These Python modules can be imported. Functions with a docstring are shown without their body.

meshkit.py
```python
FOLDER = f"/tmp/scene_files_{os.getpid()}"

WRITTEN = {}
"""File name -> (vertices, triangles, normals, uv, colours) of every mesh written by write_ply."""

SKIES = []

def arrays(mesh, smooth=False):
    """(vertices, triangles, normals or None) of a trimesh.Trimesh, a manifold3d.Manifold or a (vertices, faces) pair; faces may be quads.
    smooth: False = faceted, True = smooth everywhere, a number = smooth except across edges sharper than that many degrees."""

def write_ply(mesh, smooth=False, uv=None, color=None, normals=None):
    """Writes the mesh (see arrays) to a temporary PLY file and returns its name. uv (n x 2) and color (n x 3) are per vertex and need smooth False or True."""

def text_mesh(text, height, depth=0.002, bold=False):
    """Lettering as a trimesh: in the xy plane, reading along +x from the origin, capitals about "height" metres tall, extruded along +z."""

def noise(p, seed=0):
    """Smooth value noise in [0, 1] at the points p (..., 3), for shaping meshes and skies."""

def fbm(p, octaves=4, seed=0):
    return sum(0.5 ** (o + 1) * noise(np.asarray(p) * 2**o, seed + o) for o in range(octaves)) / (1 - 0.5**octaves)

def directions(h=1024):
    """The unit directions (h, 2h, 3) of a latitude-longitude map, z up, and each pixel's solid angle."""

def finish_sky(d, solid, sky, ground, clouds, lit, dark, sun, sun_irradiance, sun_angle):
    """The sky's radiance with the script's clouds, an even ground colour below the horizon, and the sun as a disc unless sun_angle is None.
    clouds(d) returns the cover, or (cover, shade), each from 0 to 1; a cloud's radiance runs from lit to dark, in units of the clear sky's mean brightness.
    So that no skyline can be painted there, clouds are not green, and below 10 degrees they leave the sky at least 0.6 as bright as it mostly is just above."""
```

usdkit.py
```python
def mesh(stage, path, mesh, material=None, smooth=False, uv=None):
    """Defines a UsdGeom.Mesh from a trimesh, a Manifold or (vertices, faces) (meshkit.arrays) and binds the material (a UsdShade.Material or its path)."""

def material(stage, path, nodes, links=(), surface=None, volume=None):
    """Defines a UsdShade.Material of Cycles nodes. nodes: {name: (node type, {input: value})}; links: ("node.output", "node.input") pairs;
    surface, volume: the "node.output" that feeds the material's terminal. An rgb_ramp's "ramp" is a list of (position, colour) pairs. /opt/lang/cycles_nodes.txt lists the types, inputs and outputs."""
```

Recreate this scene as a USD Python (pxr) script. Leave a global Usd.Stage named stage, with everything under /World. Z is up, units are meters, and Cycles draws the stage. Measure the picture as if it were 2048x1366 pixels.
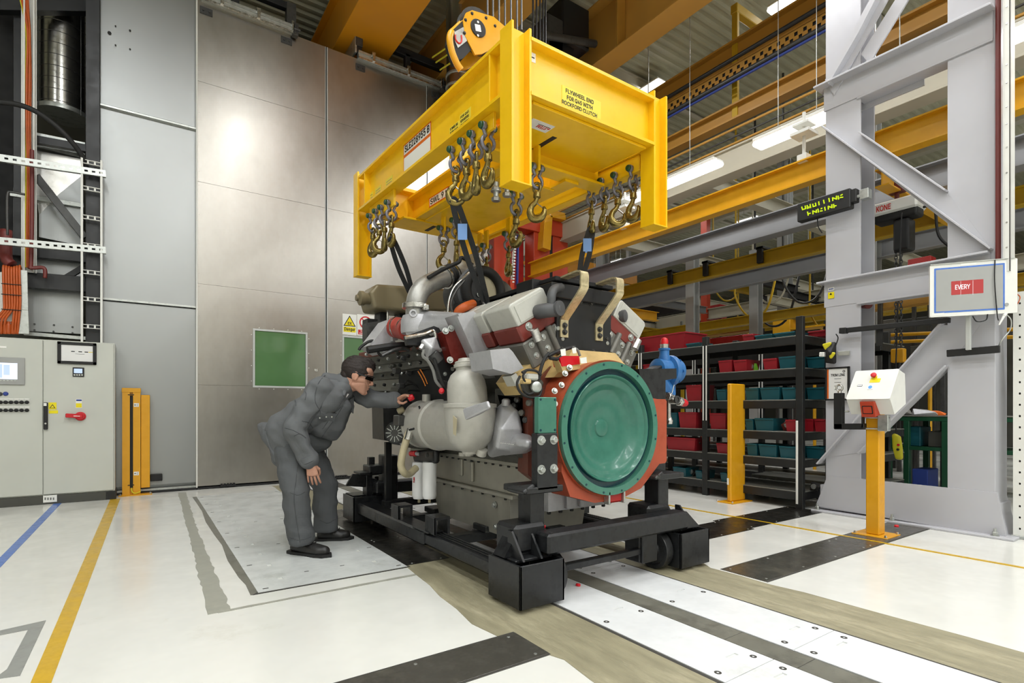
import math, random
import numpy as np
import trimesh, manifold3d
from shapely.geometry import Polygon
from scipy.spatial import ConvexHull
from pxr import Usd, UsdGeom, UsdLux, UsdShade, Gf, Sdf, Vt
import usdkit, meshkit

stage = Usd.Stage.CreateInMemory()
UsdGeom.SetStageUpAxis(stage, 'Z')
UsdGeom.SetStageMetersPerUnit(stage, 1.0)
stage.DefinePrim('/World', 'Xform')
rng = random.Random(7)

# ---------------------------------------------------------------- camera
FPX, CAMH, HORIZON, YAW = 1078.4, 1.15, 818.6, math.radians(55.4354)
FWD = np.array([math.cos(YAW), math.sin(YAW), 0.0])
RGT = np.array([math.sin(YAW), -math.cos(YAW), 0.0])
cam = UsdGeom.Camera.Define(stage, '/World/camera')
cam.CreateHorizontalApertureAttr(36.0)
cam.CreateVerticalApertureAttr(36.0 * 1366 / 2048)
cam.CreateFocalLengthAttr(FPX / 2048 * 36.0)
cam.CreateVerticalApertureOffsetAttr((HORIZON - 683.0) / 2048 * 36.0)
cam.CreateClippingRangeAttr(Gf.Vec2f(0.05, 500))
cam.CreateExposureAttr(0.14)
_m = Gf.Matrix4d(1)
_m.SetRow(0, Gf.Vec4d(*RGT, 0)); _m.SetRow(1, Gf.Vec4d(0, 0, 1, 0)); _m.SetRow(2, Gf.Vec4d(*(-FWD), 0)); _m.SetRow(3, Gf.Vec4d(0, 0, CAMH, 1))
cam.AddTransformOp().Set(_m)

# ---------------------------------------------------------------- lights: rows of fluorescent battens under the roof (the visible lamps are built further down)
LAMP = (0.965, 0.99, 1.0)
def rect_light(name, x, y, z, lx, ly, power, col=LAMP, up=False):
    l = UsdLux.RectLight.Define(stage, '/World/' + name)
    l.CreateWidthAttr(lx); l.CreateHeightAttr(ly); l.CreateIntensityAttr(power); l.CreateColorAttr(Gf.Vec3f(*col))
    l.AddTranslateOp().Set(Gf.Vec3d(x, y, z))
    if up: l.AddRotateXOp().Set(180.0)
HALL_LIGHT = 23.5
_k = 0
for lx in (-4.5, -0.8, 2.0, 5.6, 9.2, 14.5, 20.0):
    for ly in (-9.0, -6.3, -3.2, 0.0, 3.2, 6.4, 12.0, 17.0):
        if lx < 5 and ly > 6: continue
        _k += 1
        rect_light('hall_light_%03d' % _k, lx, ly, 6.9 if lx == 5.6 else 8.15 if lx != 2.0 else 7.9, 0.45, 2.2, HALL_LIGHT * (0.5 if lx > 8 else 1.0) * (1.12 if ly < -3 else 1.15))
        if ly in (-3.2, 3.2, 12.0): rect_light('uplight_%03d' % _k, lx, ly, 6.7, .3, 2.2, HALL_LIGHT * .22, up=True)      # what the open battens send up to the roof

def at(u, v, x=None, y=None, z=None):
    """The world point seen at pixel (u, v) of the photograph on the plane x=, y= or z=."""
    d = FWD + (u - 1024) / FPX * RGT + np.array([0, 0, -(v - HORIZON) / FPX])
    t = x / d[0] if x is not None else y / d[1] if y is not None else (z - CAMH) / d[2]
    return np.array([0, 0, CAMH]) + t * d
def zat(v, x, y):
    """The height seen at picture row v over the floor point (x, y)."""
    return CAMH + (HORIZON - v) / FPX * (x * FWD[0] + y * FWD[1])
def yat(u, x):
    return at(u, 0, x=x)[1]
def xat(u, y):
    return at(u, 0, y=y)[0]

# ---------------------------------------------------------------- mesh helpers: every shape is (vertices, triangles)
def _cube_hull():
    v = []
    for sx in (-1, 1):
        for sy in (-1, 1):
            for sz in (-1, 1):
                v += [(sx, sy * .9, sz * .9), (sx * .9, sy, sz * .9), (sx * .9, sy * .9, sz)]
    v = np.array(v, float)
    f = trimesh.Trimesh(v, ConvexHull(v).simplices, process=False)
    f.fix_normals()
    return v, np.array(f.faces)
_CV, _CF = _cube_hull()
_CS, _CB = np.sign(_CV), (np.abs(_CV) < .95).astype(float)
def box(lo, hi, c=0.003):
    lo, hi = np.minimum(lo, hi).astype(float), np.maximum(lo, hi).astype(float)
    h = (hi - lo) / 2
    c = min(c, h.min() * .45)
    return (lo + hi) / 2 + _CS * (h - _CB * c), _CF
def cb(center, size, c=0.003):
    center, size = np.array(center, float), np.array(size, float)
    return box(center - size / 2, center + size / 2, c)
def unit(a):
    a = np.array(a, float)
    return a / (np.linalg.norm(a) + 1e-12)
def frame(d, up=(0, 0, 1)):
    d = unit(d)
    if abs(np.dot(d, unit(up))) > .98: up = (1, 0, 0) if abs(d[0]) < .9 else (0, 1, 0)
    s = unit(np.cross(up, d))
    return s, np.cross(d, s), d
def bar(p0, p1, w, h, c=0.003, up=(0, 0, 1), ext=0.0):
    """A box from p0 to p1, w wide sideways and h along up."""
    p0, p1 = np.array(p0, float), np.array(p1, float)
    s, u, d = frame(p1 - p0, up)
    L = np.linalg.norm(p1 - p0) + 2 * ext
    v, f = box((-w / 2, -h / 2, -L / 2), (w / 2, h / 2, L / 2), c)
    return (p0 + p1) / 2 + v[:, :1] * s + v[:, 1:2] * u + v[:, 2:] * d, f
def grid_faces(n, m, wrap=True):
    i, j = np.meshgrid(np.arange(n - 1), np.arange(m if wrap else m - 1), indexing='ij')
    i, j = i.ravel(), j.ravel()
    a, b = i * m + j, i * m + (j + 1) % m
    return np.vstack([np.stack([a, b, b + m], 1), np.stack([a, b + m, a + m], 1)])
def lathe(prof, o=(0, 0, 0), axis=(0, 0, 1), n=24, up=(0, 0, 1)):
    """prof: (radius, distance along axis) pairs, outside of the body on the way along; ends are capped when radius > 0."""
    prof = [tuple(p) for p in prof]
    if prof[0][0] > 1e-6: prof = [(0, prof[0][1])] + prof
    if prof[-1][0] > 1e-6: prof = prof + [(0, prof[-1][1])]
    s, u, d = frame(axis, up)
    a = np.arange(n) * 2 * math.pi / n
    r, z = np.array([p[0] for p in prof]), np.array([p[1] for p in prof])
    ring = np.cos(a)[:, None] * s + np.sin(a)[:, None] * u
    v = np.array(o, float) + r[:, None, None] * ring[None] + z[:, None, None] * d
    return v.reshape(-1, 3), grid_faces(len(prof), n)
def cyl(p0, p1, r, r1=None, n=20, c=0.0):
    p0, p1 = np.array(p0, float), np.array(p1, float)
    L, r1 = np.linalg.norm(p1 - p0), r if r1 is None else r1
    c = min(c, L * .4, r * .5, r1 * .5)
    pr = [(r - c, 0), (r, c), (r1, L - c), (r1 - c, L)] if c > 0 else [(r, 0), (r1, L)]
    return lathe(pr, p0, p1 - p0, n)
def ring(o, axis, r0, r1, h, n=32):
    """A washer: inner r0, outer r1, thickness h along axis from o."""
    s, u, d = frame(axis)
    a = np.arange(n) * 2 * math.pi / n
    e = np.cos(a)[:, None] * s + np.sin(a)[:, None] * u
    v = np.stack([np.array(o, float) + r * e + z * d for r, z in ((r0, 0), (r1, 0), (r1, h), (r0, h), (r0, 0))])
    return v.reshape(-1, 3), grid_faces(5, n)
def loop_lathe(prof, o, axis, n=48):
    """A closed profile loop swept round the axis: a hollow ring."""
    s, u, d = frame(axis)
    a = np.arange(n) * 2 * math.pi / n
    e = np.cos(a)[:, None] * s + np.sin(a)[:, None] * u
    prof = list(prof) + [prof[0]]
    v = np.stack([np.array(o, float) + r * e + z * d for r, z in prof])
    return v.reshape(-1, 3), grid_faces(len(prof), n)
def spline(pts, k=6):
    p = np.array(pts, float)
    if len(p) < 3: return p
    q = np.vstack([2 * p[0] - p[1], p, 2 * p[-1] - p[-2]])
    out = []
    for i in range(len(p) - 1):
        a, b, c, d = q[i:i + 4]
        for t in np.arange(k) / k:
            out.append(.5 * (2 * b + (c - a) * t + (2 * a - 5 * b + 4 * c - d) * t * t + (3 * b - a - 3 * c + d) * t ** 3))
    return np.vstack(out + [p[-1]])
def tube(pts, r, n=10, k=6, closed=False):
    """A round tube through pts; r a number or one radius for each point."""
    p = np.array(pts, float)
    rr = np.broadcast_to(np.array(r, float), (len(p),))
    if k > 1 and len(p) > 2:
        rr = spline(np.stack([rr, rr, rr], 1), k)[:, 0]
        p = spline(p, k)
    if closed: p, rr = np.vstack([p, p[:1]]), np.append(rr, rr[0])
    t = np.gradient(p, axis=0)
    t /= np.linalg.norm(t, axis=1, keepdims=True) + 1e-12
    s, u, _ = frame(t[0])
    S = []
    for i in range(len(p)):
        s = unit(s - t[i] * np.dot(s, t[i]))
        S.append(s)
    S = np.array(S); U = np.cross(t, S)
    a = np.arange(n) * 2 * math.pi / n
    v = p[:, None] + rr[:, None, None] * (np.cos(a)[None, :, None] * S[:, None] + np.sin(a)[None, :, None] * U[:, None])
    v = v.reshape(-1, 3)
    f = grid_faces(len(p), n)
    v = np.vstack([v, p[:1], p[-1:]])
    a0, a1, b = len(v) - 2, len(v) - 1, (len(p) - 1) * n
    j = np.arange(n)
    f = np.vstack([f, np.stack([np.full(n, a0), (j + 1) % n, j], 1), np.stack([np.full(n, a1), b + j, b + (j + 1) % n], 1)])
    return v, f
def strap(pts, w, th, side, k=6):
    """A flat band through pts, w wide along side."""
    p = spline(pts, k)
    t = np.gradient(p, axis=0); t /= np.linalg.norm(t, axis=1, keepdims=True) + 1e-12
    s = np.array(side, float) - t * (t @ np.array(side, float))[:, None]
    s /= np.linalg.norm(s, axis=1, keepdims=True) + 1e-12
    nn = np.cross(t, s)
    v = np.stack([p + a * w / 2 * s + b * th / 2 * nn for a, b in ((-1, -1), (1, -1), (1, 1), (-1, 1))], 1).reshape(-1, 3)
    f = grid_faces(len(p), 4)
    e = (len(p) - 1) * 4
    return v, np.vstack([f, [[0, 2, 1], [0, 3, 2], [e, e + 1, e + 2], [e, e + 2, e + 3]]])
def prism(poly, o, ux, uy, h, holes=()):
    """The outline poly (2D, in the directions ux, uy from o) extruded by the distance h along ux x uy."""
    g = Polygon(poly, [list(q) for q in holes])
    if not g.is_valid: g = g.buffer(0)
    m = trimesh.creation.extrude_polygon(g, abs(h), engine='earcut')
    ux, uy = unit(ux), unit(uy)
    uz = np.cross(ux, uy)
    v = np.array(m.vertices)
    if h < 0: v[:, 2] += h
    return np.array(o, float) + v[:, :1] * ux + v[:, 1:2] * uy + v[:, 2:] * uz, np.array(m.faces)
def rrect(x0, y0, x1, y1, r, n=5):
    out = []
    for cx, cy, a0 in ((x1 - r, y0 + r, -90), (x1 - r, y1 - r, 0), (x0 + r, y1 - r, 90), (x0 + r, y0 + r, 180)):
        out += [(cx + r * math.cos(math.radians(a0 + 90 * i / n)), cy + r * math.sin(math.radians(a0 + 90 * i / n))) for i in range(n + 1)]
    return out
def circle(cx, cy, r, n=24):
    return [(cx + r * math.cos(2 * math.pi * i / n), cy + r * math.sin(2 * math.pi * i / n)) for i in range(n)]
def ibeam(p0, p1, h, w, tf=.014, tw=.01, up=(0, 0, 1)):
    """An I section from p0 to p1 (on its centre line), h along up."""
    p0, p1 = np.array(p0, float), np.array(p1, float)
    s, u, d = frame(p1 - p0, up)
    a, b = w / 2, h / 2
    P = [(-a, -b), (a, -b), (a, -b + tf), (tw / 2, -b + tf), (tw / 2, b - tf), (a, b - tf), (a, b), (-a, b), (-a, b - tf), (-tw / 2, b - tf), (-tw / 2, -b + tf), (-a, -b + tf)]
    return prism(P, p0, s, u, np.linalg.norm(p1 - p0))
def hexa(p, axis, r, h):
    return lathe([(r * .94, 0), (r, h * .15), (r, h * .8), (r * .85, h)], p, axis, 6)
def bolt(p, axis, r=.012, h=.012):
    """A washer and a hexagon head."""
    return join([lathe([(r * 1.45, 0), (r * 1.45, h * .2)], p, axis, 14), hexa(np.array(p, float) + unit(axis) * h * .2, axis, r, h)])
def ball(p, r, n=2, sc=(1, 1, 1)):
    m = trimesh.creation.icosphere(n, r)
    return np.array(m.vertices) * sc + np.array(p, float), np.array(m.faces)
def hull(pts):
    p = np.array(pts, float)
    m = trimesh.Trimesh(p, ConvexHull(p).simplices, process=False)
    m.fix_normals(); m.remove_unreferenced_vertices()
    return np.array(m.vertices), np.array(m.faces)
def rhull(pts, r, n=1):
    """The hull of small balls at pts: a rounded casting."""
    b = np.array(trimesh.creation.icosphere(n, r).vertices)
    return hull((np.array(pts, float)[:, None] + b[None]).reshape(-1, 3))
def join(ms):
    vs, fs, n = [], [], 0
    for v, f in ms:
        vs.append(np.asarray(v, float)); fs.append(np.asarray(f) + n); n += len(v)
    return np.vstack(vs), np.vstack(fs)
def move(m, t=(0, 0, 0), rz=0.0, pivot=(0, 0, 0), R=None):
    v = np.asarray(m[0], float) - np.array(pivot, float)
    if R is None:
        c, s = math.cos(rz), math.sin(rz)
        R = np.array([[c, -s, 0], [s, c, 0], [0, 0, 1]])
    return v @ np.asarray(R).T + np.array(pivot, float) + np.array(t, float), m[1]
def rot(axis, a):
    return trimesh.transformations.rotation_matrix(a, axis)[:3, :3]
def text(s, h, o, ux, uy, depth=.0015, bold=True, width=None, center=False):
    """Lettering h tall along uy, reading along ux from o; squeezed to width if given."""
    m = meshkit.text_mesh(s, h, depth, bold)
    v = np.array(m.vertices)
    w = v[:, 0].max()
    if width: v[:, 0] *= width / w; w = width
    if center: v[:, 0] -= w / 2
    ux, uy = unit(ux), unit(uy)
    return np.array(o, float) + v[:, :1] * ux + v[:, 1:2] * uy + v[:, 2:] * np.cross(ux, uy), np.array(m.faces)

# ---------------------------------------------------------------- prims
_used = {}
ORIGIN = {}
def numbered(parent, name):
    k = (str(parent), name); n = _used.get(k, -1) + 1; _used[k] = n
    return name if n == 0 else '%s_%03d' % (name, n)
def tag(p, label=None, cat=None, group=None, kind=None):
    for k, s in (('label', label), ('category', cat), ('group', group), ('kind', kind)):
        if s: p.SetCustomDataByKey(k, s)
    return p
def thing(name, label=None, cat=None, loc=(0, 0, 0), group=None, kind=None, rz=0.0):
    """A top-level Xform at loc; its parts are given in world coordinates (or, turned by rz, in its own)."""
    x = UsdGeom.Xform.Define(stage, '/World/' + numbered('/World', name))
    x.AddTranslateOp().Set(Gf.Vec3d(*map(float, loc)))
    if rz: x.AddRotateZOp().Set(math.degrees(rz))
    ORIGIN[str(x.GetPath())] = np.array(loc, float)
    return tag(x.GetPrim(), label, cat, group, kind)
def part(parent, name, m, mat, smooth=False, label=None, kind=None):
    if isinstance(m, list): m = join(m)
    base = str(parent.GetPath())
    path = base + '/' + numbered(base, name)
    o = ORIGIN['/'.join(base.split('/')[:3])]
    usdkit.mesh(stage, path, (np.asarray(m[0]) - o, m[1]), MAT[mat], smooth=smooth)
    return tag(stage.GetPrimAtPath(path), label, None, None, kind)
def solo(name, m, mat, label=None, cat=None, group=None, kind=None, smooth=False):
    """A thing that is one mesh."""
    if isinstance(m, list): m = join(m)
    path = '/World/' + numbered('/World', name)
    v = np.asarray(m[0]); o = np.array([(v[:, 0].min() + v[:, 0].max()) / 2, (v[:, 1].min() + v[:, 1].max()) / 2, v[:, 2].min()])
    g = usdkit.mesh(stage, path, (v - o, m[1]), MAT[mat], smooth=smooth)
    g.AddTranslateOp().Set(Gf.Vec3d(*map(float, o)))
    ORIGIN[path] = o
    return tag(g.GetPrim(), label, cat, group, kind)
def clone(src, loc, rz=0.0, label=None, group=None, name=None):
    was = src.GetCustomData()
    base = name or src.GetName().rstrip('0123456789').rstrip('_')
    x = UsdGeom.Xform.Define(stage, '/World/' + numbered('/World', base))
    x.AddTranslateOp().Set(Gf.Vec3d(*map(float, loc)))
    if rz: x.AddRotateZOp().Set(math.degrees(rz))
    p = x.GetPrim()
    p.GetReferences().AddInternalReference(src.GetPath()); p.SetInstanceable(True)
    return tag(p, label or was.get('label'), was.get('category'), group or was.get('group'), was.get('kind'))

# ---------------------------------------------------------------- materials
MAT = {}
stage.DefinePrim('/World/Looks', 'Scope')
def lin(h):
    if isinstance(h, (tuple, list)): return tuple(h)
    c = [int(h[i:i + 2], 16) / 255 for i in (0, 2, 4)]
    return tuple(x / 12.92 if x <= .04045 else ((x + .055) / 1.055) ** 2.4 for x in c)
def paint(name, col, rough=.45, metal=0.0, var=.08, scale=5.0, bump=0.0, bscale=60.0, coat=0.0, spec=.5, stretch=(1, 1, 1), rvar=.08, dirt=None, dirt_at=(.55, .75), obj=True):
    """Paint, metal or plastic: one colour with slight mottling, uneven gloss and fine relief."""
    c = lin(col)
    lo, hi = tuple(x * (1 - var) for x in c), tuple(min(1, x * (1 + var)) for x in c)
    nodes = {'tc': ('texture_coordinate', {}), 'mp': ('mapping', {'scale': stretch}), 'n': ('noise_texture', {'scale': scale, 'detail': 4.0, 'roughness': .6}),
             'r': ('rgb_ramp', {'ramp': [(.3, lo), (.7, hi)]}), 'q': ('map_range', {'from_min': .3, 'from_max': .7, 'to_min': max(.02, rough - rvar), 'to_max': min(1, rough + rvar), 'clamp': True}),
             'p': ('principled_bsdf', {'metallic': metal, 'coat_weight': coat, 'specular_ior_level': spec})}
    links = [('tc.object' if obj else 'tc.generated', 'mp.vector'), ('mp.vector', 'n.vector'), ('n.fac', 'r.fac'), ('n.fac', 'q.value'), ('q.result', 'p.roughness')]
    src = 'r.color'
    if dirt:
        nodes['n2'] = ('noise_texture', {'scale': scale * .35, 'detail': 8.0, 'roughness': .72})
        nodes['d'] = ('rgb_ramp', {'ramp': [(dirt_at[0], (0, 0, 0)), (dirt_at[1], (1, 1, 1))]})
        nodes['x'] = ('mix', {'color2': lin(dirt)})
        links += [('mp.vector', 'n2.vector'), ('n2.fac', 'd.fac'), ('d.color', 'x.fac'), ('r.color', 'x.color1')]
        src = 'x.color'
    links.append((src, 'p.base_color'))
    if bump:
        nodes['nb'] = ('noise_texture', {'scale': bscale, 'detail': 3.0})
        nodes['b'] = ('bump', {'strength': bump, 'distance': .01})
        links += [('mp.vector', 'nb.vector'), ('nb.fac', 'b.height'), ('b.normal', 'p.normal')]
    MAT[name] = usdkit.material(stage, '/World/Looks/' + name, nodes, links, surface='p.BSDF')
def flat(name, col, rough=.5, metal=0.0, spec=.5):
    MAT[name] = usdkit.material(stage, '/World/Looks/' + name, {'p': ('principled_bsdf', {'base_color': lin(col), 'roughness': rough, 'metallic': metal, 'specular_ior_level': spec})}, [], surface='p.BSDF')
def glow(name, col, strength):
    MAT[name] = usdkit.material(stage, '/World/Looks/' + name, {'e': ('emission', {'color': lin(col), 'strength': strength})}, [], surface='e.emission')
# floor, walls
paint('epoxy_white', 'dbdbd5', rough=.2, var=.03, scale=1.3, dirt='b5b2a0', dirt_at=(.58, .82), rvar=.07, stretch=(1, 1, 1), bump=.02, bscale=3)
paint('plate_white', 'dfe1e2', rough=.26, var=.03, scale=3, dirt='b9b9b2', dirt_at=(.6, .8))
paint('plate_deck', 'c9ccca', rough=.3, var=.04, scale=4, dirt='8f9189', dirt_at=(.57, .78))
paint('concrete_track', '8f8970', rough=.55, var=.16, scale=6, bump=.15, bscale=50, stretch=(3, .6, 1), dirt='b3ab90', dirt_at=(.5, .72))
paint('strip_grey', '6c6b61', rough=.4, var=.14, scale=7, dirt='45443e', dirt_at=(.5, .7), bump=.06)
paint('plate_dark', '45433d', rough=.24, var=.09, scale=9, dirt='5d5a50', dirt_at=(.55, .75), bump=.03)
paint('plate_black', '1e1d1a', rough=.3, var=.1, scale=9, dirt='38352c', dirt_at=(.55, .8))
flat('groove', '3c3a35', .6)
paint('worn_grey', '9b9b90', rough=.5, var=.12, scale=12, bump=.05)
paint('line_yellow', 'c9a21c', rough=.3, var=.06, scale=9)
paint('line_blue', '4d74c0', rough=.3, var=.06, scale=9)
paint('line_grey', '8e908c', rough=.35, var=.06, scale=9)
def sheet(name, col, rough, bumps=.02, tintA=None):
    """Brushed galvanised sheet: soft reflections with faint clouding and shallow buckling."""
    c = lin(col)
    nodes = {'tc': ('texture_coordinate', {}), 'mp': ('mapping', {'scale': (1.0, 1.0, .55)}), 'n': ('noise_texture', {'scale': 1.6, 'detail': 5.0, 'roughness': .62}),
             'r': ('rgb_ramp', {'ramp': [(.3, tuple(x * .955 for x in c)), (.7, c)]}), 'q': ('map_range', {'from_min': .3, 'from_max': .7, 'to_min': rough - .025, 'to_max': rough + .03, 'clamp': True}),
             'm2': ('mapping', {'scale': (40.0, 40.0, 1.2)}), 'ng': ('noise_texture', {'scale': 4.0, 'detail': 2.0}), 'nb': ('noise_texture', {'scale': 1.1, 'detail': 1.0}),
             'b1': ('bump', {'strength': bumps, 'distance': .05}), 'b2': ('bump', {'strength': .012, 'distance': .01}), 'p': ('principled_bsdf', {'metallic': 1.0})}
    links = [('tc.object', 'mp.vector'), ('mp.vector', 'n.vector'), ('n.fac', 'r.fac'), ('n.fac', 'q.value'), ('q.result', 'p.roughness'), ('r.color', 'p.base_color'), ('tc.object', 'm2.vector'), ('m2.vector', 'ng.vector'), ('tc.object', 'nb.vector'), ('nb.fac', 'b1.height'), ('ng.fac', 'b2.height'), ('b1.normal', 'b2.normal'), ('b2.normal', 'p.normal')]
    MAT[name] = usdkit.material(stage, '/World/Looks/' + name, nodes, links, surface='p.BSDF')
sheet('galv_door', 'a5a19a', .33, .04)
sheet('galv_fixed', '9fa1a0', .42, .03)
sheet('galv_duct', 'd2d0ca', .24, .02)
paint('galv', 'b9bcb8', rough=.38, metal=.85, var=.1, scale=14)
paint('steel_bright', 'c9c8c4', rough=.25, metal=1, var=.08, scale=20)
paint('steel_dark', '4d4d4c', rough=.4, metal=.6, var=.12, scale=16)
paint('hall_wall', 'd9d8d0', rough=.7, var=.04, scale=1)
paint('hall_wall_dark', '59574d', rough=.8, var=.1, scale=.6)
paint('roof_deck', 'a9a78f', rough=.6, var=.08, scale=1.5)
# paint
paint('black_steel', '17181a', rough=.42, var=.2, scale=8, bump=.03)
paint('black_frame', '1c1d1f', rough=.36, var=.3, scale=14, dirt='2b2e2f', dirt_at=(.58, .8), bump=.05, bscale=40)
paint('black_worn', '232425', rough=.38, var=.25, scale=22, dirt='55574f', dirt_at=(.62, .7), bump=.06)
paint('black_rubber', '161616', rough=.62, var=.15, scale=10)
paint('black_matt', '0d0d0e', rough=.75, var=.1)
flat('void', '060606', .9, spec=.1)
paint('yellow_frame', 'f0be0c', rough=.36, var=.035, scale=3, bump=.015, bscale=70, dirt='c98f12', dirt_at=(.62, .85))
paint('yellow_post', 'd79a14', rough=.34, var=.03, scale=4)
paint('yellow_rail', 'd9a015', rough=.4, var=.06, scale=4)
paint('yellow_dull', 'b18f12', rough=.5, var=.1, scale=4)
paint('yellow_label', 'e5cf3c', rough=.5, var=.03)
paint('orange_girder', 'd08a14', rough=.45, var=.06, scale=1.2)
paint('tan_girder', 'b98a3c', rough=.5, var=.07, scale=2)
paint('brown_rail', 'a87a2c', rough=.5, var=.12, scale=2.5, stretch=(1, .3, 1))
paint('white_steel', 'b6b6bb', rough=.42, var=.03, scale=2, bump=.015, dirt='a9a6a0', dirt_at=(.64, .86))
paint('white_beam', 'b3ae9c', rough=.5, var=.04, scale=2)
paint('grey_beam', '85878a', rough=.45, var=.06, scale=2)
paint('grey_column', '9a9b98', rough=.45, var=.06, scale=2)
paint('cabinet_grey', 'bfc1b8', rough=.42, var=.02, scale=3, bump=.02, bscale=160)
paint('plinth_grey', '43433d', rough=.5, var=.05)
paint('white_box', 'dcdcd6', rough=.38, var=.02)
paint('green_pane', '55794e', rough=.14, var=.06, scale=1.5, coat=.3)
paint('red_steel', 'b23a1c', rough=.42, var=.08, scale=4)
paint('red_deep', '9c1a16', rough=.4, var=.08)
paint('red_cap', 'cc1020', rough=.3, var=.05)
paint('bin_red', '8c1420', rough=.42, var=.1, scale=9)
paint('bin_teal', '0c4a54', rough=.42, var=.1, scale=9)
paint('rack_black', '1a1b1b', rough=.45, var=.2, scale=12, dirt='3a3a38', dirt_at=(.6, .8))
paint('shelf_steel', '76766f', rough=.4, var=.12, scale=10, metal=.3)
paint('bench_green', '12452c', rough=.45, var=.1)
paint('blue_paint', '2f6aa6', rough=.32, var=.06, scale=8, bump=.04)
paint('trim_metal', 'bfc2bf', rough=.45, metal=.35, var=.05)
paint('seam_grey', '4c4e50', rough=.85, var=.05, spec=.2)
flat('white_label', 'e4e4de', .5)
flat('paper_white', 'dededc', .5)
flat('ink_black', '141414', .6)
flat('ink_red', 'c22a22', .5)
flat('ink_blue', '2a3f8a', .5)
flat('label_orange', 'd8651c', .5)
flat('sign_yellow', 'e6d400', .5)
flat('sign_red', 'c41822', .5)
flat('lime', '74b51e', .5)
paint('cable_orange', 'b4521c', rough=.45, var=.1, scale=20)
paint('pipe_maroon', '6a2a26', rough=.45, var=.1)
flat('wire_yellow', 'c9c01e', .5)
flat('wire_grey', '777773', .5)
# engine
paint('cast_grey', '706f69', rough=.46, metal=.35, var=.12, scale=18, bump=.1, bscale=90)
paint('cast_dark', '4a4942', rough=.5, metal=.35, var=.22, scale=16, bump=.14, bscale=70)
paint('pan_grey', 'a3a095', rough=.44, metal=.4, var=.1, scale=8, bump=.05, bscale=90)
paint('alu_cast', 'b2b2b5', rough=.42, metal=.4, var=.06, scale=24, bump=.14, bscale=140)
paint('alu_can', 'b3b1a9', rough=.42, metal=.2, var=.05, scale=20, bump=.12, bscale=160)
paint('alu_elbow', 'a3a29d', rough=.36, metal=.5, var=.1, scale=12, bump=.1, bscale=90)
paint('rocker_grey', 'bcbcb4', rough=.38, metal=.15, var=.04, scale=16, bump=.05)
paint('rocker_base', '783028', rough=.42, var=.1, scale=12)
paint('plate_maroon', '6b2018', rough=.34, var=.12, scale=10, bump=.04)
paint('housing_red', 'a84a2e', rough=.4, var=.08, scale=9, bump=.06, bscale=120)
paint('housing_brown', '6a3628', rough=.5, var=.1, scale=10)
paint('teal_flange', '3f7765', rough=.3, var=.06, scale=6, coat=.2)
paint('teal_dish', '33705f', rough=.27, var=.1, scale=5, coat=.15)
paint('teal_groove', '173f48', rough=.24, var=.08, scale=6)
paint('tan_cast', 'cbb077', rough=.42, metal=.2, var=.1, scale=9, bump=.08)
paint('khaki_tank', '7b7157', rough=.4, metal=.2, var=.06, scale=5, bump=.03)
paint('gold_plate', 'cfc19a', rough=.32, metal=.65, var=.08, scale=20)
paint('hook_gold', '8a7a45', rough=.25, metal=.8, var=.14, scale=30)
paint('shackle_grey', '80808a', rough=.4, metal=.6, var=.1, scale=30, bump=.08)
paint('pin_green', '1e4a2b', rough=.45, var=.1)
paint('silicone_red', '9a3a30', rough=.5, var=.1, scale=12)
paint('hose_cream', 'b7ac8c', rough=.55, var=.12, scale=14, bump=.2)
paint('filter_white', 'f0f0f0', rough=.25, var=.02)
paint('cream_disc', 'b8ae90', rough=.5, var=.03)
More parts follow.
